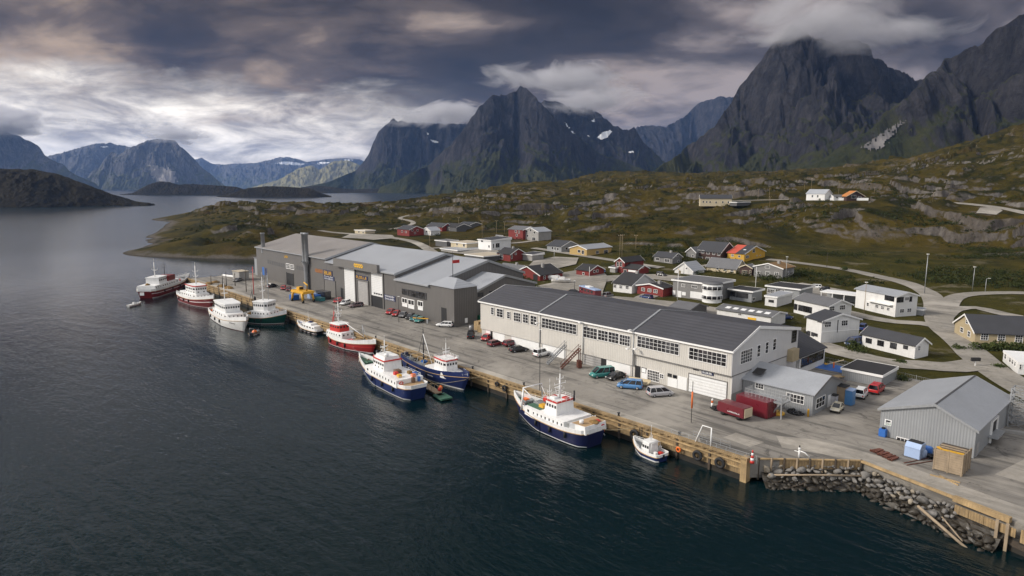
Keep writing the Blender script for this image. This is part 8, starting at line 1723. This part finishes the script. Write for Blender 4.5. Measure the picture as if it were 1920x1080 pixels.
# ================================================================ POLES, SIGNS
def pole(name, label, cat, base, top, kind, m_='galvanised'):
    p = on(*base); X, Y = q2c(p.x, p.y); h_ = max(3, atd(base[0], top, Y).z - p.z); r = .11 if h_ < 12 else .15
    c = thing(name, label, cat, p, R(47.5)); MB().tube([(0, 0, -.5), (0, 0, h_)], r, 8, 0, r * .6).build('pole', m_, c)
    if kind == 'lamp': MB().tube([(0, 0, h_), (.8, 0, h_ + .25)], .06, 6).build('arm', m_, c); MB().cbox((1.0, 0, h_ + .22), (.7, .3, .16)).build('lamp_head', 'lamp', c)
    if kind == 'cap': MB().cbox((0, 0, h_ + .1), (.7, .45, .25)).build('lamp_head', 'lamp', c)
    if kind == 'power':
        MB().bar((-1.0, 0, h_ - .5), (1.0, 0, h_ - .5), .12).build('crossarm', m_, c)
        for x in (-.8, 0, .8): MB().cyl((x, 0, h_ - .45), .06, .3, 6).build('insulator', 'lamp', c)
    if kind == 'flag': MB().ball((0, 0, h_), .14).build('knob', 'sign_yellow', c); MB().add([(.05, .0, h_ - 1.8), (.9, .25, h_ - 1.5), (.9, .25, h_ - .5), (.05, 0, h_ - .3)], [(0, 1, 2, 3)]).build('flag', 'cream_wall', c)
    return c
for a in [('lamp_post', 'tall lamp post at the bend of the gravel road', 'lamp post', (1733, 551), 477, 'cap'), ('lamp_post', 'shorter lamp post on the grass right of the tall one', 'lamp post', (1823, 545), 501, 'cap'), ('lamp_post', 'bent lamp post beside the right hand road', 'lamp post', (1847, 548), 523, 'lamp'),
    ('lamp_post', 'pale mast in front of the two storey white house', 'mast', (1620, 587), 530, 'cap', 'timber_grey'), ('lamp_post', 'lamp mast in front of the grey house with brown roof', 'mast', (1473, 526), 482, 'cap'), ('flag_pole', 'thin white mast between the black roofs', 'mast', (1416, 548), 500, 'none', 'boat_white'), ('utility_pole', 'dark pole on the slope beside the upper road', 'pole', (1550, 501), 473, 'none', 'timber_dark'),
    ('flag_pole', 'flag pole before the round tower building', 'flag pole', (1270, 562), 505, 'flag', 'boat_white'), ('lamp_post', 'lamp post by the small white gable', 'lamp post', (1282, 515), 492, 'cap'), ('power_pole', 'left of the twin power poles above the tall red house', 'power pole', (1162, 480), 440, 'power', 'timber_grey'), ('power_pole', 'right of the twin power poles above the tall red house', 'power pole', (1166, 481), 439, 'power', 'timber_grey'), ('power_pole', 'power pole standing alone right of the twin poles', 'power pole', (1192, 466), 440, 'power', 'timber_grey'),
    ('power_pole', 'power pole above the bench with the white barn left one', 'power pole', (1508, 357), 333, 'power', 'timber_grey'), ('power_pole', 'power pole above the white barn roof', 'power pole', (1521, 357), 334, 'power', 'timber_grey'), ('power_pole', 'power pole between the barn and the orange roofed cabin', 'power pole', (1572, 366), 339, 'power', 'timber_grey'), ('power_pole', 'tall power pole right of the cream hillside house', 'power pole', (1442, 376), 349, 'power', 'timber_grey'), ('power_pole', 'shorter power pole right of the cream hillside house', 'power pole', (1421, 374), 354, 'power', 'timber_grey'), ('power_pole', 'power pole low on the slope under the hillside garage', 'power pole', (1443, 388), 368, 'power', 'timber_grey'), ('power_pole', 'power pole right of the orange roofed cabin', 'power pole', (1639, 362), 350, 'power', 'timber_grey'), ('power_pole', 'power pole on the far right hill bench', 'power pole', (1749, 374), 360, 'power', 'timber_grey'),
    ('power_pole', 'power pole by the far dark houses', 'power pole', (860, 432), 407, 'power', 'timber_grey'), ('power_pole', 'power pole left of the tall pale gabled house', 'power pole', (904, 446), 413, 'power', 'timber_grey'), ('power_pole', 'power pole right above the white modern house', 'power pole', (931, 438), 413, 'power', 'timber_grey'), ('power_pole', 'power pole nearest the tall red and grey pair', 'power pole', (946, 438), 415, 'power', 'timber_grey'), ('power_pole', 'power pole beside the left gravel road', 'power pole', (806, 468), 432, 'power', 'timber_grey'), ('lamp_post', 'lamp post by the pale grey hipped house lawn', 'lamp post', (1039, 488), 470, 'cap'), ('lamp_post', 'white post before the brick red house', 'lamp post', (1105, 521), 500, 'none', 'boat_white'), ('lamp_post', 'dark lamp post on the gravel lot by the camper', 'lamp post', (1077, 548), 527, 'cap', 'steel_dark')]: pole(*a)
p = at(862, 548, 13.0)
c = thing('radio_mast', 'thin dark mast with red banner standing behind the grey tower roof', 'mast', (-104.5, 30.0, 12.6)); MB().tube([(0, 0, 0), (0, 0, 9.5)], .1, 6, 0, .06).build('pole', 'steel_dark', c); MB().box(-.05, .05, -.1, 2.4, 6.2, 7.1).build('banner', 'paint_red', c)
for px, top, lab in (((1012, 735), 618, 'thin quay lamp post opposite the beige warehouse joint'), ((1296, 792), 715, 'orange based lamp post near the silver minivan'), ((748, 605), 556, 'thin quay lamp post near the slanted row of cars')):
    p = at(*px, 3.0); X, Y = q2c(p.x, p.y); h_ = atd(px[0], top, Y).z - 3; c = thing('lamp_post', lab, 'lamp post', p); MB().tube([(0, 0, 0), (0, 0, h_)], .06, 6).build('pole', 'steel_dark', c); MB().bar((-.3, 0, h_), (.5, .1, h_ + .05), .14, .1).build('lamp_head', 'lamp', c)
    if 'orange' in lab: MB().cyl((0, 0, h_ * .35), .14, h_ * .4, 8).build('sleeve', 'orange', c)
p = on(1828, 688); c = thing('mailbox_rack', 'black mailbox rack on a white post beside the gravel road', 'mailbox', p, R(47)); MB().bar((0, 0, -.3), (0, 0, 1.3), .14).build('post', 'boat_white', c); MB().cbox((0, 0, 1.6), (1.8, .5, .7)).build('box', 'plastic', c, bevel=.04)
c = thing('blue_info_sign', 'blue double sign board on posts by the far grey warehouse wall', 'sign', at(496, 534, 3.0), R(0)); MB().bar((0, 0, 0), (0, 0, 6.5), .2).bar((2.6, 0, 0), (2.6, 0, 6.5), .2).build('post', 'galvanised', c); MB().box(-.9, .9, -.16, -.1, 3.8, 6.8).build('board', 'boat_blue', c); MB().box(1.8, 3.4, -.16, -.1, 4.0, 6.6).build('board', 'sign_navy', c)
# ================================================================ BUSHES, SCRUB
m, t, b = newmat('leaf')
oi = t.node('ShaderNodeNewGeometry'); n1 = t.noise(oi.outputs['Position'], .8, 4, .6)
t.link(t.mix(t.ramp(n1, [(.3, 0.0), (.7, 1.0)]), (.022, .035, .010), (.070, .085, .022)), b.inputs['Base Color']); b.inputs['Roughness'].default_value = .7; b.inputs['Specular IOR Level'].default_value = .2
m, t, b = newmat('leaf_dark')
oi = t.node('ShaderNodeNewGeometry'); n1 = t.noise(oi.outputs['Position'], .3, 4, .6)
t.link(t.mix(t.ramp(n1, [(.3, 0.0), (.7, 1.0)]), (.012, .019, .006), (.042, .050, .014)), b.inputs['Base Color']); b.inputs['Roughness'].default_value = .8; b.inputs['Specular IOR Level'].default_value = .15
def leaves(rng, cx, cy, cz, r, h, n, s):
    th = rng.rand(n) * 2 * np.pi; u = np.sqrt(rng.rand(n)); zz = rng.rand(n)
    rr = r * u * np.sqrt(np.clip(1 - (zz * .95) ** 2, .05, 1)); lump = 1 + .3 * np.sin(th * 3 + cx) ; P = np.stack([cx + rr * np.cos(th) * lump, cy + rr * np.sin(th) * lump, cz + zz * h], -1)
    a = rng.randn(n, 3); a /= np.linalg.norm(a, axis=1)[:, None]; b_ = np.cross(a, rng.randn(n, 3)); b_ /= np.linalg.norm(b_, axis=1)[:, None]
    k = s * (.6 + .8 * rng.rand(n))[:, None]
    return np.stack([P - a * k, P + b_ * k * .6, P + a * k, P - b_ * k * .6], 1).reshape(-1, 3)
rng = np.random.RandomState(3)
def bush(label, px, r, h, n=420, s=.17, name='bush', row=None):
    Vs = []
    pts = [on(*px)] if row is None else [on(*px).lerp(on(*row), i / 9) for i in range(10)]
    for p in pts:
        for q in range(4 if row is None else 2): Vs.append(leaves(rng, p.x + rng.randn() * r * .35, p.y + rng.randn() * r * .35, p.z - .1, r * (.55 + .4 * rng.rand()), h * (.6 + .4 * rng.rand()), n // 4, s))
    Vv = np.concatenate(Vs); o = facemesh(name, Vv, np.arange(len(Vv)).reshape(-1, 4), 'leaf', None, False); tag(o, label, 'bush' if name == 'bush' else 'hedge')
bush('round green bush at the left end of the low white house', (1594, 657), 1.9, 2.6, 1500, .15)
bush('small bush below the front wall of the low white house', (1690, 679), 1.6, 1.0, 420)
bush('long green hedge in front of the sand coloured house', (1832, 655), 1.7, 2.2, 500, .22, 'hedge', (1925, 658))
bush('low bright bush on the verge by the portable cabin', (1870, 690), 1.8, 1.0, 420); bush('bush on the verge left of the mailbox rack', (1800, 655), 1.5, 1.3, 420); bush('dark bush at the right side of the black roofed shed', (1690, 716), 1.5, 1.5, 500)
bush('green hedge behind the grey car lot by the small white house', (955, 514), 1.4, 1.6, 240, .2, 'hedge', (1000, 530)); bush('garden bush beside the wide dark red house', (1004, 540), 2.0, 1.6, 420); bush('bush left of the grey bungalow lawn', (1296, 503), 2.2, 2.4, 420, .22); bush('bush behind the small grey gable beside the hedge', (1306, 514), 2.4, 2.2, 420, .22); bush('lone bush above the upper road', (1585, 507), 1.8, 2.0, 420, .22); bush('bush in the fenced corner by the blue mat', (1546, 685), 1.6, 1.4, 420); bush('bush at the white barn on the hill', (1541, 375), 2.6, 2.4, 420, .3)
# birch and willow scrub over the slopes: nobody could count it
Vs = []; A = []
N = 42000; azs = np.radians(rng.uniform(-29, 50, N)); ds = np.exp(rng.uniform(np.log(215), np.log(900), N)); X = np.sin(azs) * ds; Y = np.cos(azs) * ds
zb = zbase(X, Y); dn = fbm(X / 55, Y / 55, 4, 77) + .5 * fbm(X / 14, Y / 14, 3, 78); fm = flatmask(X, Y)
ok = (zb > 5.2) & (dn > .16) & (fm > .6) & ~((zb < 9) & (Y < 330) & (X < 60)); X, Y, dn = X[ok], Y[ok], dn[ok]; Z = zland(X, Y)
k = np.argsort(-dn)[:8000]
for i in k:
    x, y = c2q(X[i], Y[i]); d_ = math.hypot(X[i], Y[i]); r = .8 + 2.0 * rng.rand(); Vs.append(leaves(rng, x, y, Z[i] - .2, r, r * .8, 26 if d_ < 450 else 16, .26 if d_ < 450 else .42))
Vv = np.concatenate(Vs); o = facemesh('scrub', Vv, np.arange(len(Vv)).reshape(-1, 4), 'leaf_dark', None, False); o['kind'] = 'stuff'
